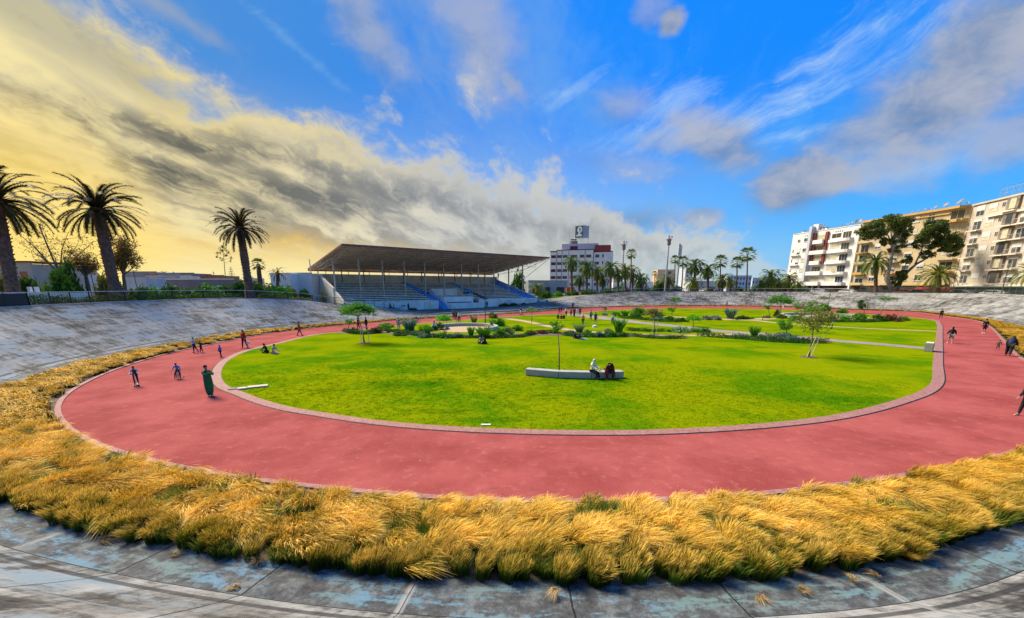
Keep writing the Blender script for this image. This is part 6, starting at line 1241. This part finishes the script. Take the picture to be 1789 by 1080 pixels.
def skeleton(pose):
    """joint positions in units of the body height; x right, y forward, z up; angles in degrees"""
    g_ = dict(lean=0, la=(5, 8, 12), ra=(5, 8, 12), ll=(0, 0), rl=(0, 0), z=None, head=0, side=0, spread=3); g_.update(pose)
    J = {}; Rt = ry(R(g_['side'])) @ rx(-R(g_['lean'])); J['pelvis'] = Vector((0, 0, 0)); J['waist'] = Rt @ Vector((0, 0, .075)); J['chest'] = Rt @ Vector((0, 0, .19)); J['collar'] = Rt @ Vector((0, 0, .275)); J['neck'] = Rt @ Vector((0, .005, .315))
    Rh = Rt @ rx(-R(g_['head'])); J['h1'] = J['neck'] + Rh @ Vector((0, .012, .045)); J['h2'] = J['neck'] + Rh @ Vector((0, .008, .098)); J['chin'] = J['h1'] + Rh @ Vector((0, .030, -.004)); J['Rh'] = Rh; J['Rt'] = Rt
    for s, k in ((-1, 'l'), (1, 'r')):
        f, sd_, el_ = g_[k + 'a']; sh = Rt @ Vector((s * .098, 0, .258)); Ra = Rt @ rx(R(f)) @ ry(-R(sd_) * s)
        J[k + 'sh'] = sh; J[k + 'el'] = sh + Ra @ Vector((0, 0, -.165)); Rf = Ra @ rx(R(el_)); 
        if g_.get('cross'): Rf = Ra @ rx(R(el_)) @ ry(R(50) * s)
        J[k + 'wr'] = J[k + 'el'] + Rf @ Vector((0, 0, -.145)); J[k + 'pa'] = J[k + 'wr'] + Rf @ Vector((0, 0, -.040)); J[k + 'Rf'] = Rf
        hf, kn = g_[k + 'l']; hp = Vector((s * .052, 0, -.02)); Rl = rx(R(hf)) @ ry(-R(g_['spread']) * s); J[k + 'hp'] = hp; J[k + 'kn'] = hp + Rl @ Vector((0, 0, -.235)); Rs = Rl @ rx(-R(kn)); J[k + 'an'] = J[k + 'kn'] + Rs @ Vector((0, 0, -.225))
        Rfo = Matrix.Identity(3) if not g_.get('toes') else rx(R(g_['toes'])); J[k + 'he'] = J[k + 'an'] + Rfo @ Vector((0, -.02, -.022)); J[k + 'to'] = J[k + 'an'] + Rfo @ Vector((s * .012, .10, -.028))
    lo = min(min(v.z for n_, v in J.items() if isinstance(v, Vector)) - .012, 1)
    dz_ = -lo if g_['z'] is None else g_['z']
    for n_, v in J.items():
        if isinstance(v, Vector): J[n_] = v + Vector((0, 0, dz_))
    return J
def person(p, face, h, pose, top, legs, label, sk=1, hair='hair', sleeves=True, longhair=False, hijab=None, skirt=None, shorts=False, dress=None, shoes='black', group=None, near=False, fat=1., hat=None, vest=None):
    J = skeleton(pose); t = empty('person', p, R(face), label, 'person', group)
    j = lambda n_: J[n_] * h
    N_ = ['pelvis', 'waist', 'chest', 'collar', 'neck', 'h1', 'h2', 'chin', 'lsh', 'lel', 'lwr', 'lpa', 'rsh', 'rel', 'rwr', 'rpa', 'lhp', 'lkn', 'lan', 'lto', 'lhe', 'rhp', 'rkn', 'ran', 'rto', 'rhe']
    ra_ = dict(pelvis=.062, waist=.056, chest=.068, collar=.042, neck=.028, h1=.042, h2=.050, chin=.020, sh=.030, el=.022, wr=.015, pa=.017, hp=.050, kn=.032, an=.019, to=.014, he=.018)
    E_ = [('pelvis','waist'),('waist','chest'),('chest','collar'),('collar','neck'),('neck','h1'),('h1','h2'),('h1','chin')] + [e for k in 'lr' for e in (('collar',k+'sh'),(k+'sh',k+'el'),(k+'el',k+'wr'),(k+'wr',k+'pa'),('pelvis',k+'hp'),(k+'hp',k+'kn'),(k+'kn',k+'an'),(k+'an',k+'to'),(k+'an',k+'he'))]
    def build(name, names, edges, add, m, scale_=1., extra=None, sub=1):
        ix = {n_: i for i, n_ in enumerate(names)}; vs = [j(n_) for n_ in names]; rs = [(ra_.get(n_, ra_.get(n_[1:])) * scale_ + add) * h for n_ in names]; es = [(ix[a], ix[b]) for a, b in edges if a in ix and b in ix]
        if extra:
            for base_, chain in extra:
                pr = ix[base_]
                for v, r in chain: vs.append(v); rs.append(r); es.append((pr, len(vs) - 1)); pr = len(vs) - 1
        return obj(name, skin_mesh(name, vs, es, rs, m, sub), t)
    fing = []
    for s, k in ((-1, 'l'), (1, 'r')):
        Rf = J[k + 'Rf']; pa = j(k + 'pa')
        for q_, ln in enumerate((.034, .042, .044, .040)): a_ = pa + Rf @ Vector(((q_ - 1.5) * .0095 * h, .002 * h, -.010 * h)); b_ = a_ + Rf @ Vector((0, .004 * h, -ln * .55 * h)); c_ = b_ + Rf @ Vector((0, .010 * h, -ln * .42 * h)); fing.append((k + 'pa', [(a_, .0062 * h), (b_, .0052 * h), (c_, .0042 * h)]))
        a_ = j(k + 'wr') + Rf @ Vector((-s * .016 * h, .008 * h, -.018 * h)); fing.append((k + 'wr', [(a_, .006 * h), (a_ + Rf @ Vector((-s * .012 * h, .012 * h, -.022 * h)), .0048 * h)]))
    body = build('body', N_, E_, 0, M_SK[sk], 1., fing)
    topn = ['chest', 'waist', 'pelvis', 'collar', 'lsh', 'lel', 'rsh', 'rel'] + (['lwr', 'rwr'] if sleeves else [])
    if top: build('top', topn, E_, .010 * fat, cl(top), 1.04 * fat)
    if vest: build('vest', ['chest', 'waist', 'pelvis', 'collar'], E_, .018, cl(vest), 1.05)
    if legs: build('trousers' if not shorts else 'shorts', ['pelvis', 'lhp', 'rhp', 'lkn', 'rkn'] + ([] if shorts else ['lan', 'ran']), E_, .009 * fat, cl(legs), 1.05 * fat)
    if dress:
        mb = MB(); n = 16; c0 = j('collar'); pv = j('pelvis'); am = (j('lan') + j('ran')) / 2; kn = (j('lkn') + j('rkn')) / 2; end = {'long': am, 'knee': kn, 'mid': kn.lerp(am, .5)}[dress[1]]; rings = []
        for tt, w_, dp in ((0, .070, .052), (.25, .098, .068), (.5, .100, .078), (.75, .106, .092), (1., .112, .100), (1.4, .118, .100), (1.75, .104, .088), (2., .072, .066)):
            c = c0.lerp(pv, tt) if tt <= 1 else (pv.lerp(kn, (tt - 1) / .5) if tt <= 1.5 and dress[1] != 'knee' else (kn.lerp(end, (tt - 1.5) / .5) if dress[1] != 'knee' else pv.lerp(kn, tt - 1)))
            rings.append([(c.x + w_ * h * math.cos(6.2832 * k / n) * (1 + .04 * math.sin(5 * 6.2832 * k / n)), c.y + dp * h * math.sin(6.2832 * k / n), c.z) for k in range(n)])
        mb.add([v for r_ in rings for v in r_], [(i * n + k, i * n + (k + 1) % n, (i + 1) * n + (k + 1) % n, (i + 1) * n + k) for i in range(7) for k in range(n)] + [tuple(range(n)), tuple(range(7 * n, 8 * n))]); mb.build('dress', cl(dress[0]), t, True)
    hc = (j('h1') + j('h2')) / 2; Rh = J['Rh']
    def blobm(name, c, r3, m): 
        bm = bmesh.new(); bmesh.ops.create_icosphere(bm, subdivisions=2, radius=1); 
        for v in bm.verts: v.co = Rh @ Vector((v.co.x * r3[0], v.co.y * r3[1], v.co.z * r3[2])) + c
        me = bpy.data.meshes.new(name); bm.to_mesh(me); bm.free(); me.materials.append(m); me.polygons.foreach_set('use_smooth', np.ones(len(me.polygons), bool)); return obj(name, me, t)
    if hijab:
        blobm('headscarf', hc + Rh @ Vector((0, -.010 * h, .010 * h)), (.058 * h, .060 * h, .075 * h), cl(hijab)); mb = MB(); c = j('collar'); mb.lathe([(.050 * h, .055 * h), (.085 * h, .02 * h), (.112 * h, -.03 * h), (.10 * h, -.10 * h)], c=tuple(c), n=14, sy=.75); mb.build('scarf_drape', cl(hijab), t, True)
    elif hat: blobm('hat', hc + Rh @ Vector((0, -.004 * h, .030 * h)), (.055 * h, .058 * h, .04 * h), cl(hat)); mb = MB(); mb.lathe([(.085 * h, 0), (.08 * h, .006 * h)], c=tuple(hc + Vector((0, .005 * h, .03 * h))), n=16); mb.build('hat_brim', cl(hat), t)
    elif hair:
        blobm('hair', hc + Rh @ Vector((0, -.014 * h, .016 * h)), (.053 * h, .053 * h, .056 * h), cl(hair))
        if longhair: blobm('long_hair', hc + Rh @ Vector((0, -.038 * h, -.045 * h)), (.048 * h, .026 * h, .10 * h), cl(hair))
    for k, s in (('l', -1), ('r', 1)):
        a, b_ = j(k + 'he'), j(k + 'to'); mb = MB(); mb.tube([a + (a - b_) * .15, a, a.lerp(b_, .5), b_, b_ + (b_ - a) * .12], [.010 * h, .019 * h, .021 * h, .018 * h, .007 * h], 8); mb.build('shoe', cl(shoes), t, True)
    if near:
        for s in (-1, 1): mb = MB(); mb.lathe([(.001, -.006 * h), (.0055 * h, -.003 * h), (.0055 * h, .003 * h), (.001, .006 * h)], n=8); mb.build('eye', cl('black'), t, True, loc=hc + Rh @ Vector((s * .018 * h, .046 * h, .002 * h)))
        mb = MB(); q_ = hc + Rh @ Vector((0, .046 * h, -.012 * h)); mb.add([tuple(q_ + Rh @ Vector(v) * h) for v in ((0, 0, .016), (-.008, .002, -.006), (.008, .002, -.006), (0, .014, -.004))], [(0, 1, 3), (0, 3, 2), (1, 2, 3), (0, 2, 1)]); mb.build('nose', M_SK[sk], t)
        mb = MB(); q_ = hc + Rh @ Vector((0, .044 * h, -.028 * h)); mb.tube([q_ + Rh @ Vector((-.012 * h, 0, 0)), q_ + Rh @ Vector((.012 * h, 0, 0))], .003 * h, 5); mb.build('mouth', mat('lips', (.22, .07, .06), .6), t)
    return t, J
ST = dict(); WK = dict(ll=(12, 4), rl=(-9, 8), la=(-10, 4, 12), ra=(12, 4, 16)); WK2 = dict(ll=(-10, 9), rl=(11, 4), la=(10, 5, 18), ra=(-9, 5, 10))
SIT = dict(ll=(88, 88), rl=(84, 86), la=(35, 10, 40), ra=(38, 10, 45), lean=14, head=20); GSIT = dict(ll=(110, 125), rl=(105, 120), la=(40, 15, 40), ra=(45, 15, 40), lean=18, z=.075)
def sit(zs, **k): d_ = dict(SIT); d_['z'] = zs; d_.update(k); return d_
# --- on the left of the red path
person(G(368, 692, 0), -118, 1.68, dict(spread=-3, ll=(5, 3), rl=(-4, 5), la=(48, 8, 95), ra=(48, 8, 95), cross=True, lean=-2), 'green', None, 'woman in a long emerald green dress with folded arms on the left path', 1, dress=('green', 'long'), shoes='white', near=True, fat=1.25)
b = G(240, 674, 0); person(b + Vector((0, 0, .09)), 218, 1.12, dict(ll=(25, 30), rl=(4, 8), la=(50, 14, 40), ra=(50, 14, 40), lean=16), 'ltblue', 'black', 'boy in dark vest and pale blue sleeves riding a kick scooter', 1, near=True, vest='vest')
t = empty('kick_scooter', b, R(218), 'small dark kick scooter ridden by the boy in the vest', 'scooter'); MB().box(-.06, .06, -.25, .22, .07, .095).build('deck', M_BLACK, t); MB().tube([(0, .24, .07), (0, .32, .40), (0, .30, .74)], .018, 6).build('stem', M_SHUT, t); MB().tube([(-.2, .30, .74), (.2, .30, .74)], .016, 6).build('handlebar', M_BLACK, t)
for x, y in ((-.10, .26), (.10, .26), (0, -.27)): MB().lathe([(.055, -.02), (.055, .02)], n=12).build('wheel', M_BLACK, t, loc=(x, y, .055), rot=(0, R(90), 0))
b = G(313, 661, 0); person(b + Vector((0, 0, .0)), 208, 1.12, dict(ll=(72, 78), rl=(48, 40), la=(50, 20, 25), ra=(50, 20, 25), lean=24, z=.46, spread=12), 'blue', 'maroon', 'boy in a bright blue shirt riding a small bicycle with training wheels', 1, near=True, sleeves=False)
def bicycle(p, face, s, label, frame='white', train=False):
    t = empty('bicycle', p, R(face), label, 'bicycle'); w = .30 * s
    for y in (-.48 * s, .48 * s):
        mb = MB(); mb.tube([(0, w * math.cos(k * R(20)), w * math.sin(k * R(20))) for k in range(19)], .022 * s + .004, 6, False); wh = mb.build('wheel', M_BLACK, t, loc=(0, y, w)); mb = MB()
        for k in range(10): mb.tube([(0, 0, 0), (0, w * math.cos(k * R(36)), w * math.sin(k * R(36)))], .003, 3)
        mb.build('spokes', M_SHUT, wh)
    mb = MB(); q_ = [Vector((0, -.48, .30)), Vector((0, -.08, .28)), Vector((0, -.16, .72)), Vector((0, .36, .70)), Vector((0, .48, .30))]; q_ = [v * s for v in q_]
    for a, b_ in ((0, 1), (0, 2), (1, 2), (2, 3), (1, 3), (3, 4)): mb.tube([q_[a], q_[b_]], .018 * s + .004, 6)
    mb.build('frame', cl(frame), t); MB().tube([(-.24 * s, .34 * s, .84 * s), (0, .36 * s, .82 * s), (.24 * s, .34 * s, .84 * s)], .016, 6).tube([q_[3], Vector((0, .36, .82)) * s], .014, 5).build('handlebar', M_BLACK, t); MB().box(-.06 * s, .06 * s, -.30 * s, -.05 * s, .74 * s, .79 * s).tube([q_[2], Vector((0, -.17, .75)) * s], .014, 5).build('saddle', M_BLACK, t)
    if train:
        for x in (-1, 1): MB().lathe([(.07, -.015), (.07, .015)], n=12).build('training_wheel', M_SHUT, t, loc=(x * .17, -.50 * s, .07), rot=(0, R(90), 0))
    return t
bicycle(b, 208, .62, 'small white child bicycle ridden by the boy in blue', 'white', True)
person(G(341, 616, 0), 120, 1.35, dict(ll=(8, 6), rl=(-14, 16), la=(55, 10, 15), ra=(40, 20, 10), side=8), 'ltblue', 'navy', 'child in a pale blue jacket pulling at a smaller child in black', 0)
person(G(352.5, 616, 0), -60, 1.08, dict(la=(50, 20, 10), ra=(10, 20, 10), ll=(10, 4), rl=(-8, 6)), 'black', 'black', 'small child in black facing the child in the pale blue jacket', 0, shoes='white')
person(G(386.5, 624, 0), 160, 1.02, dict(WK, la=(20, 40, 10)), 'royal', 'black', 'little girl with long dark hair in a blue top on the path', 0, longhair=True)
t_, J_ = person(G(428, 608, 0), 170, 1.72, dict(WK2, la=(10, 22, 35)), 'red', 'black', 'woman in a red jacket carrying a white bag along the path', 0, longhair=True)
tag(MB().lathe([(.07, .30), (.17, .24), (.19, .08), (.12, 0)], n=12, sy=.55).build('shopping_bag', cl('white'), None, loc=G(434, 608, 0) + Vector((.05, 0, .35))), 'white carrier bag held by the woman in red', 'bag')
person(G(524, 586.5, 0), -70, 1.68, dict(ll=(17, 6), rl=(-14, 14)), 'rust', 'rust', 'woman in a rust coloured outfit with a black bag striding on the path', 1, dress=('rust', 'knee'), longhair=True)
tag(MB().lathe([(.05, .26), (.15, .2), (.16, 0)], n=10, sy=.5).build('shoulder_bag', cl('black'), None, loc=G(520, 586.5, 0) + Vector((-.05, 0, .72))), 'black shoulder bag on the woman in rust', 'bag')
person(G(467, 616, .012), 150, 1.62, GSIT, 'black', 'black', 'person in black sitting on the left edge of the lawn', 0, longhair=True)
person(G(477, 618, .012), -100, 1.62, dict(GSIT, ll=(80, 40), rl=(85, 50)), 'pink', 'pink', 'person in dusty pink sitting beside the one in black at the lawn edge', 0)
# --- bench pair
def bench_pt(u, off_): a = G(1033, 663, 0); c = G(1090, 661.5, 0); e = (c - a).normalized(); n = Vector((-e.y, e.x, 0)); u0 = (u - 1033) / 57; return a.lerp(c, u0) + n * off_, math.degrees(math.atan2(e.y, e.x))
p_, ang = bench_pt(1035, .16); person(p_, ang + 180 + 48, 1.62, sit(.52 / 1.62, lean=6, la=(45, 5, 35), ra=(45, 5, 35), ll=(82, 70), rl=(80, 82)), 'white', 'black', 'woman in a cream headscarf and white top sitting on the concrete bench', 0, hijab='cream', near=True)
p_, ang = bench_pt(1063, .16); person(p_, ang + 180, 1.78, sit(.52 / 1.78, lean=42, head=34, la=(40, 12, 20), ra=(40, 12, 20), spread=12), 'maroon', 'maroon', 'man in a dark maroon tracksuit bending forward on the concrete bench', 2, fat=1.3, near=True)
p_, ang = bench_pt(1049, .2); t = empty('drink_cup', p_ + Vector((0, 0, .44)), 0, 'little yellow and dark drink cup between the seated pair', 'cup'); MB().lathe([(.035, 0), (.042, .10)], n=12).build('cup_body', M_BLACK, t); MB().lathe([(.045, .10), (.045, .13), (.02, .15)], n=12).build('lid', mat('yellow_plastic', (.7, .6, .03), .5), t)
# --- right of the path
person(G(1643, 556.5, 0), -40, 1.72, WK, 'black', 'black', 'person in black walking away on the far right of the path', 1)
person(G(1659, 599.5, 0), -40, 1.68, dict(WK, la=(10, 20, 45), ra=(10, 20, 45)), 'black', 'grey', 'woman in a dark jacket and grey shorts jogging on the right of the path', 0, shorts=True, longhair=True, shoes='white', fat=1.3)
person(G(1718, 582.5, 0), -30, 1.78, WK2, 'black', 'black', 'tall man in black shirt and shorts with white shoes beside the golden grass', 1, shorts=True, shoes='white', sleeves=False)
person(G(1742, 612, 0), -30, .92, dict(la=(5, 30, 10), ra=(5, 30, 10), ll=(8, 4), rl=(-8, 6)), 'olive', 'brown', 'toddler in a brown and olive suit with a dark hat', 0, hat='black')
person(G(1760, 622, 0), -60, 1.84, dict(lean=34, head=12, ll=(20, 10), rl=(-14, 22), la=(62, 16, 30), ra=(58, 10, 20)), 'navy', 'black', 'big person in a navy jacket bending forward near the toddler', 0, longhair=True, fat=1.45)
person(G(1789, 727, 0), 100, 1.72, dict(ll=(-8, 8), rl=(10, 4), la=(16, 6, 35), ra=(10, 6, 20)), 'black', 'black', 'person in black half cut off at the right frame edge', 1, shoes='pink', near=True)
# --- centre and far side
L5 = .012
for u, v, z, f, h, po, tp, lg, lab, kw in [
    (626.5,576.5,0,90,1.66,WK,'navy','maroon','person in dark clothes walking behind the umbrella tree, left one of two',{}),
    (640.5,577,0,80,1.74,WK2,'black','black','person in black walking behind the umbrella tree, right one of two',{'longhair':True}),
    (697,577,L5,20,1.70,ST,'teal','teal','person in pale teal standing behind the blue-green grass clumps',{}),
    (793,558,0,10,1.74,ST,'olive','black','man in a pale olive shirt in the trio on the far path',{}),
    (797.5,560,0,200,1.68,ST,'black','black','woman in black with long hair in the trio on the far path',{'longhair':True}),
    (802.5,563.5,L5,190,1.74,ST,'white','black','man in a white shirt and black trousers in the trio',{}),
    (909.5,550.5,0,-60,1.66,WK,'black','white','person in a black top and white trousers jogging on the far path',{}),
    (1000.5,539.5,0,180,1.70,ST,'black','black','lone person in black on the concrete slope beyond the group',{}),
    (980.5,546,0,160,1.70,ST,'royal','navy','person in royal blue standing behind the group',{}),
    (977,547.5,0,90,1.62,WK,'black','navy','person in black just left of the one in royal blue',{}),
    (989,552.5,0,150,1.66,WK,'white','black','person in a black and white top at the head of the group',{'shoes':'white'}),
    (1003,553.5,0,200,1.72,ST,'maroon','maroon','woman in a long dark red dress in the group',{'dress':('maroon','long'),'longhair':True}),
    (1008.5,553,0,170,1.68,ST,'white','white','woman in white at the right of the group',{'longhair':True}),
    (997.5,553,0,170,1.60,ST,'grey','black','short person in grey in the middle of the group',{}),
    (1013,552,0,190,1.66,ST,'maroon','black','person in maroon right of the woman in white',{}),
    (1018,568.5,L5,190,1.66,ST,'orange','black','woman in an orange top pushing a little bicycle on the lawn',{'hijab':'orange'}),
    (1032,560,0,180,1.72,ST,'grey','black','man in a grey shirt standing on the paved path',{}),
    (1040,566,L5,200,1.80,ST,'navy','black','tall person in navy with bare legs on the lawn',{'shorts':True,'longhair':True}),
    (1070,567.5,0,170,1.72,ST,'white','black','person in a white top and black trousers alone on the paved path',{'longhair':True}),
    (1269.5,535.5,0,90,1.70,ST,'maroon','black','single dark figure walking below the far bank',{}),
    (1368,541,0,90,1.60,WK,'pink','white','person in pink walking behind the far umbrella tree',{}),
]:
    person(G(u, v, z), f, h, po, tp, lg, lab, 0 if hash(u) % 3 else 1, **kw)
for u, v, z, f, tp, lg, lab, po in [
    (974,556.5,L5,200,'black','black','person in dark clothes sitting at the left of the red group',GSIT),(980,557,L5,190,'red','black','person in a red top sitting in the red group, second',GSIT),(985,557,L5,170,'maroon','black','person in dark red sitting at the right of the red group',GSIT),
    (841.5,600.5,L5,150,'grey','black','person in grey and black sitting on the lawn, left of a huddled pair',GSIT),(848,600.5,L5,120,'black','black','person in a black coat sitting on the lawn, right of a huddled pair',GSIT),
    (1006,591.5,L5,-95,'navy','navy','person in navy propped up on the lawn before the dark hedge',dict(GSIT, lean=-25, ll=(80, 10), rl=(92, 60), la=(-35, 10, 0), ra=(-35, 10, 0))),
    (1016,593,L5,-95,'navy','white','person in white trousers reclining on the lawn before the dark hedge',dict(GSIT, lean=-48, ll=(80, 4), rl=(84, 14), la=(-45, 10, 0), ra=(-45, 10, 0)))]:
    person(G(u, v, z), f, 1.68, po, tp, lg, lab, 0, hair='hair', fat=1.15, longhair=('white' not in lg))
# round bench sitters
p_ = G(757, 577.5, 0); person(p_, 250, 1.64, sit(.52 / 1.64), 'ltblue', 'navy', 'person with long black hair sitting on the left end of the round bench', 0, longhair=True)
p_ = G(861, 576, 0); person(p_, 70, 1.74, sit(.52 / 1.74, lean=30), 'brown', 'white', 'man in a brown shirt hunched on the right end of the round bench', 1)
# plaza people
for s, n, f, h, po, tp, lg, lab, kw in [
    (12.9, -1.0, 150, 1.78, dict(la=(60, 25, 40)), 'black', 'black', 'tall person in black standing beside the white litter bin', {}),
    (32.6, -3.0, 160, 1.78, ST, 'black', 'black', 'person in black standing at the corner of the tribune wall', {}),
    (53.6, -2.6, 170, 1.74, ST, 'black', 'black', 'person in dark clothes before the right corner of the grandstand', {})]:
    person(on_plaza(s, n), f + 0, h, po, tp, lg, lab, 0, **kw)
person(on_plaza(7.9, -3.2), 160, 1.74, sit(.50 / 1.74, z=.62), 'black', 'black', 'person in black sitting on top of the picnic tables', 0, longhair=True)
person(on_plaza(38.2, -1.1, .035), 170, 1.7, GSIT, 'black', 'black', 'person in dark clothes crouching before the grandstand wall', 0)
person(on_plaza(43.2, -3.0, .035), 190, 1.7, dict(GSIT), 'grey', 'red', 'person in grey top and red trousers crouching on the plaza', 0)
tag(MB().lathe([(.05, .32), (.22, .25), (.25, 0)], n=10, sy=.6).build('red_bag', cl('red'), None, loc=on_plaza(44.1, -3.2)), 'small red bag on the plaza beside the crouching person', 'bag')
# cyclist child and bicycles
b = G(728, 562.5, 0); person(b, 95, 1.40, dict(ll=(70, 80), rl=(40, 40), la=(60, 14, 20), ra=(60, 14, 20), lean=30, z=.50), 'white', 'black', 'child in white riding a bicycle on the far path', 0); bicycle(b, 95, .85, 'white bicycle ridden by the child in white', 'white')
bicycle(G(797, 564, L5), 190, .8, 'small orange bicycle standing in the trio', 'orange'); bicycle(G(1023.5, 570.5, L5), 175, .62, 'little dark bicycle beside the woman in orange', 'grey', True)
bicycle(G(911, 552, 0), 120, .8, 'dark bicycle beside the jogger on the far path', 'black')
tag(MB().lathe([(.1, .32), (.3, .24), (.34, 0)], n=12, sy=.8).build('white_bag', cl('white'), None, loc=G(1039, 572, L5)), 'white bag lying on the lawn at the feet of the tall person', 'bag')
# people on the bank and the rim
i_ = min(range(NP), key=lambda i: abs(uu[i] - (1008 - 894.5) / 700 * 1.03) + (0 if yy[i] > 80 else 9)); pt_ = P[i_] + PN[i_] * (wr[i_] + .5)
person(Vector((pt_[0], pt_[1], ZR[i_])), 180, 1.7, ST, 'orange', 'cream', 'person in orange and cream at the start of the slope by the bushes', 0)
i_ = min(range(NP), key=lambda i: abs(uu[i] - (1116 - 894.5) / 700 * 1.03) + (0 if yy[i] > 80 else 9)); pt_ = P[i_] + PN[i_] * (wr[i_] + .9)
person(Vector((pt_[0], pt_[1], ZR[i_])), 180, 1.7, dict(lean=20), 'purple', 'purple', 'person in pale purple leaning on the far railing', 0)
# tiny litter and dry tufts caught in the joints of the near apron
M_DRY = attr_mat('dry_tuft', [(.0, (.20, .13, .04)), (.5, (.42, .27, .09)), (1., (.55, .38, .16))])
for k, (u, v, s, l) in enumerate([(180,945,.9,'dry grass clump caught on the near apron, leftmost'),(303,970,.5,'small dry tuft on the near apron joint, second from left'),(450,986,1.0,'dry orange grass clump spilling onto the near apron'),(413,1027,.45,'tiny dry tuft lower down on the near apron'),(970,1032,.6,'dry tuft in the joint at the middle of the near apron'),(1327,1043,.5,'green-brown tuft in the seam right of the middle'),(1400,1032,.6,'dry tuft in the seam right of the middle, second'),(1490,1014,.5,'dry tuft in the seam, third to the right'),(1530,1006,.5,'dry tuft in the seam, last to the right')]):
    o = obj('dry_tuft', blades('dry_tuft', 60, .22 * s, 1.2, .9, .005, 400 + k, M_DRY, 3, 1.2, .06), None, G(u, v, .13 if v < 1000 else .2), (R(8), 0, k)); tag(o, l, 'grass tuft', 'dry tufts on the near apron')
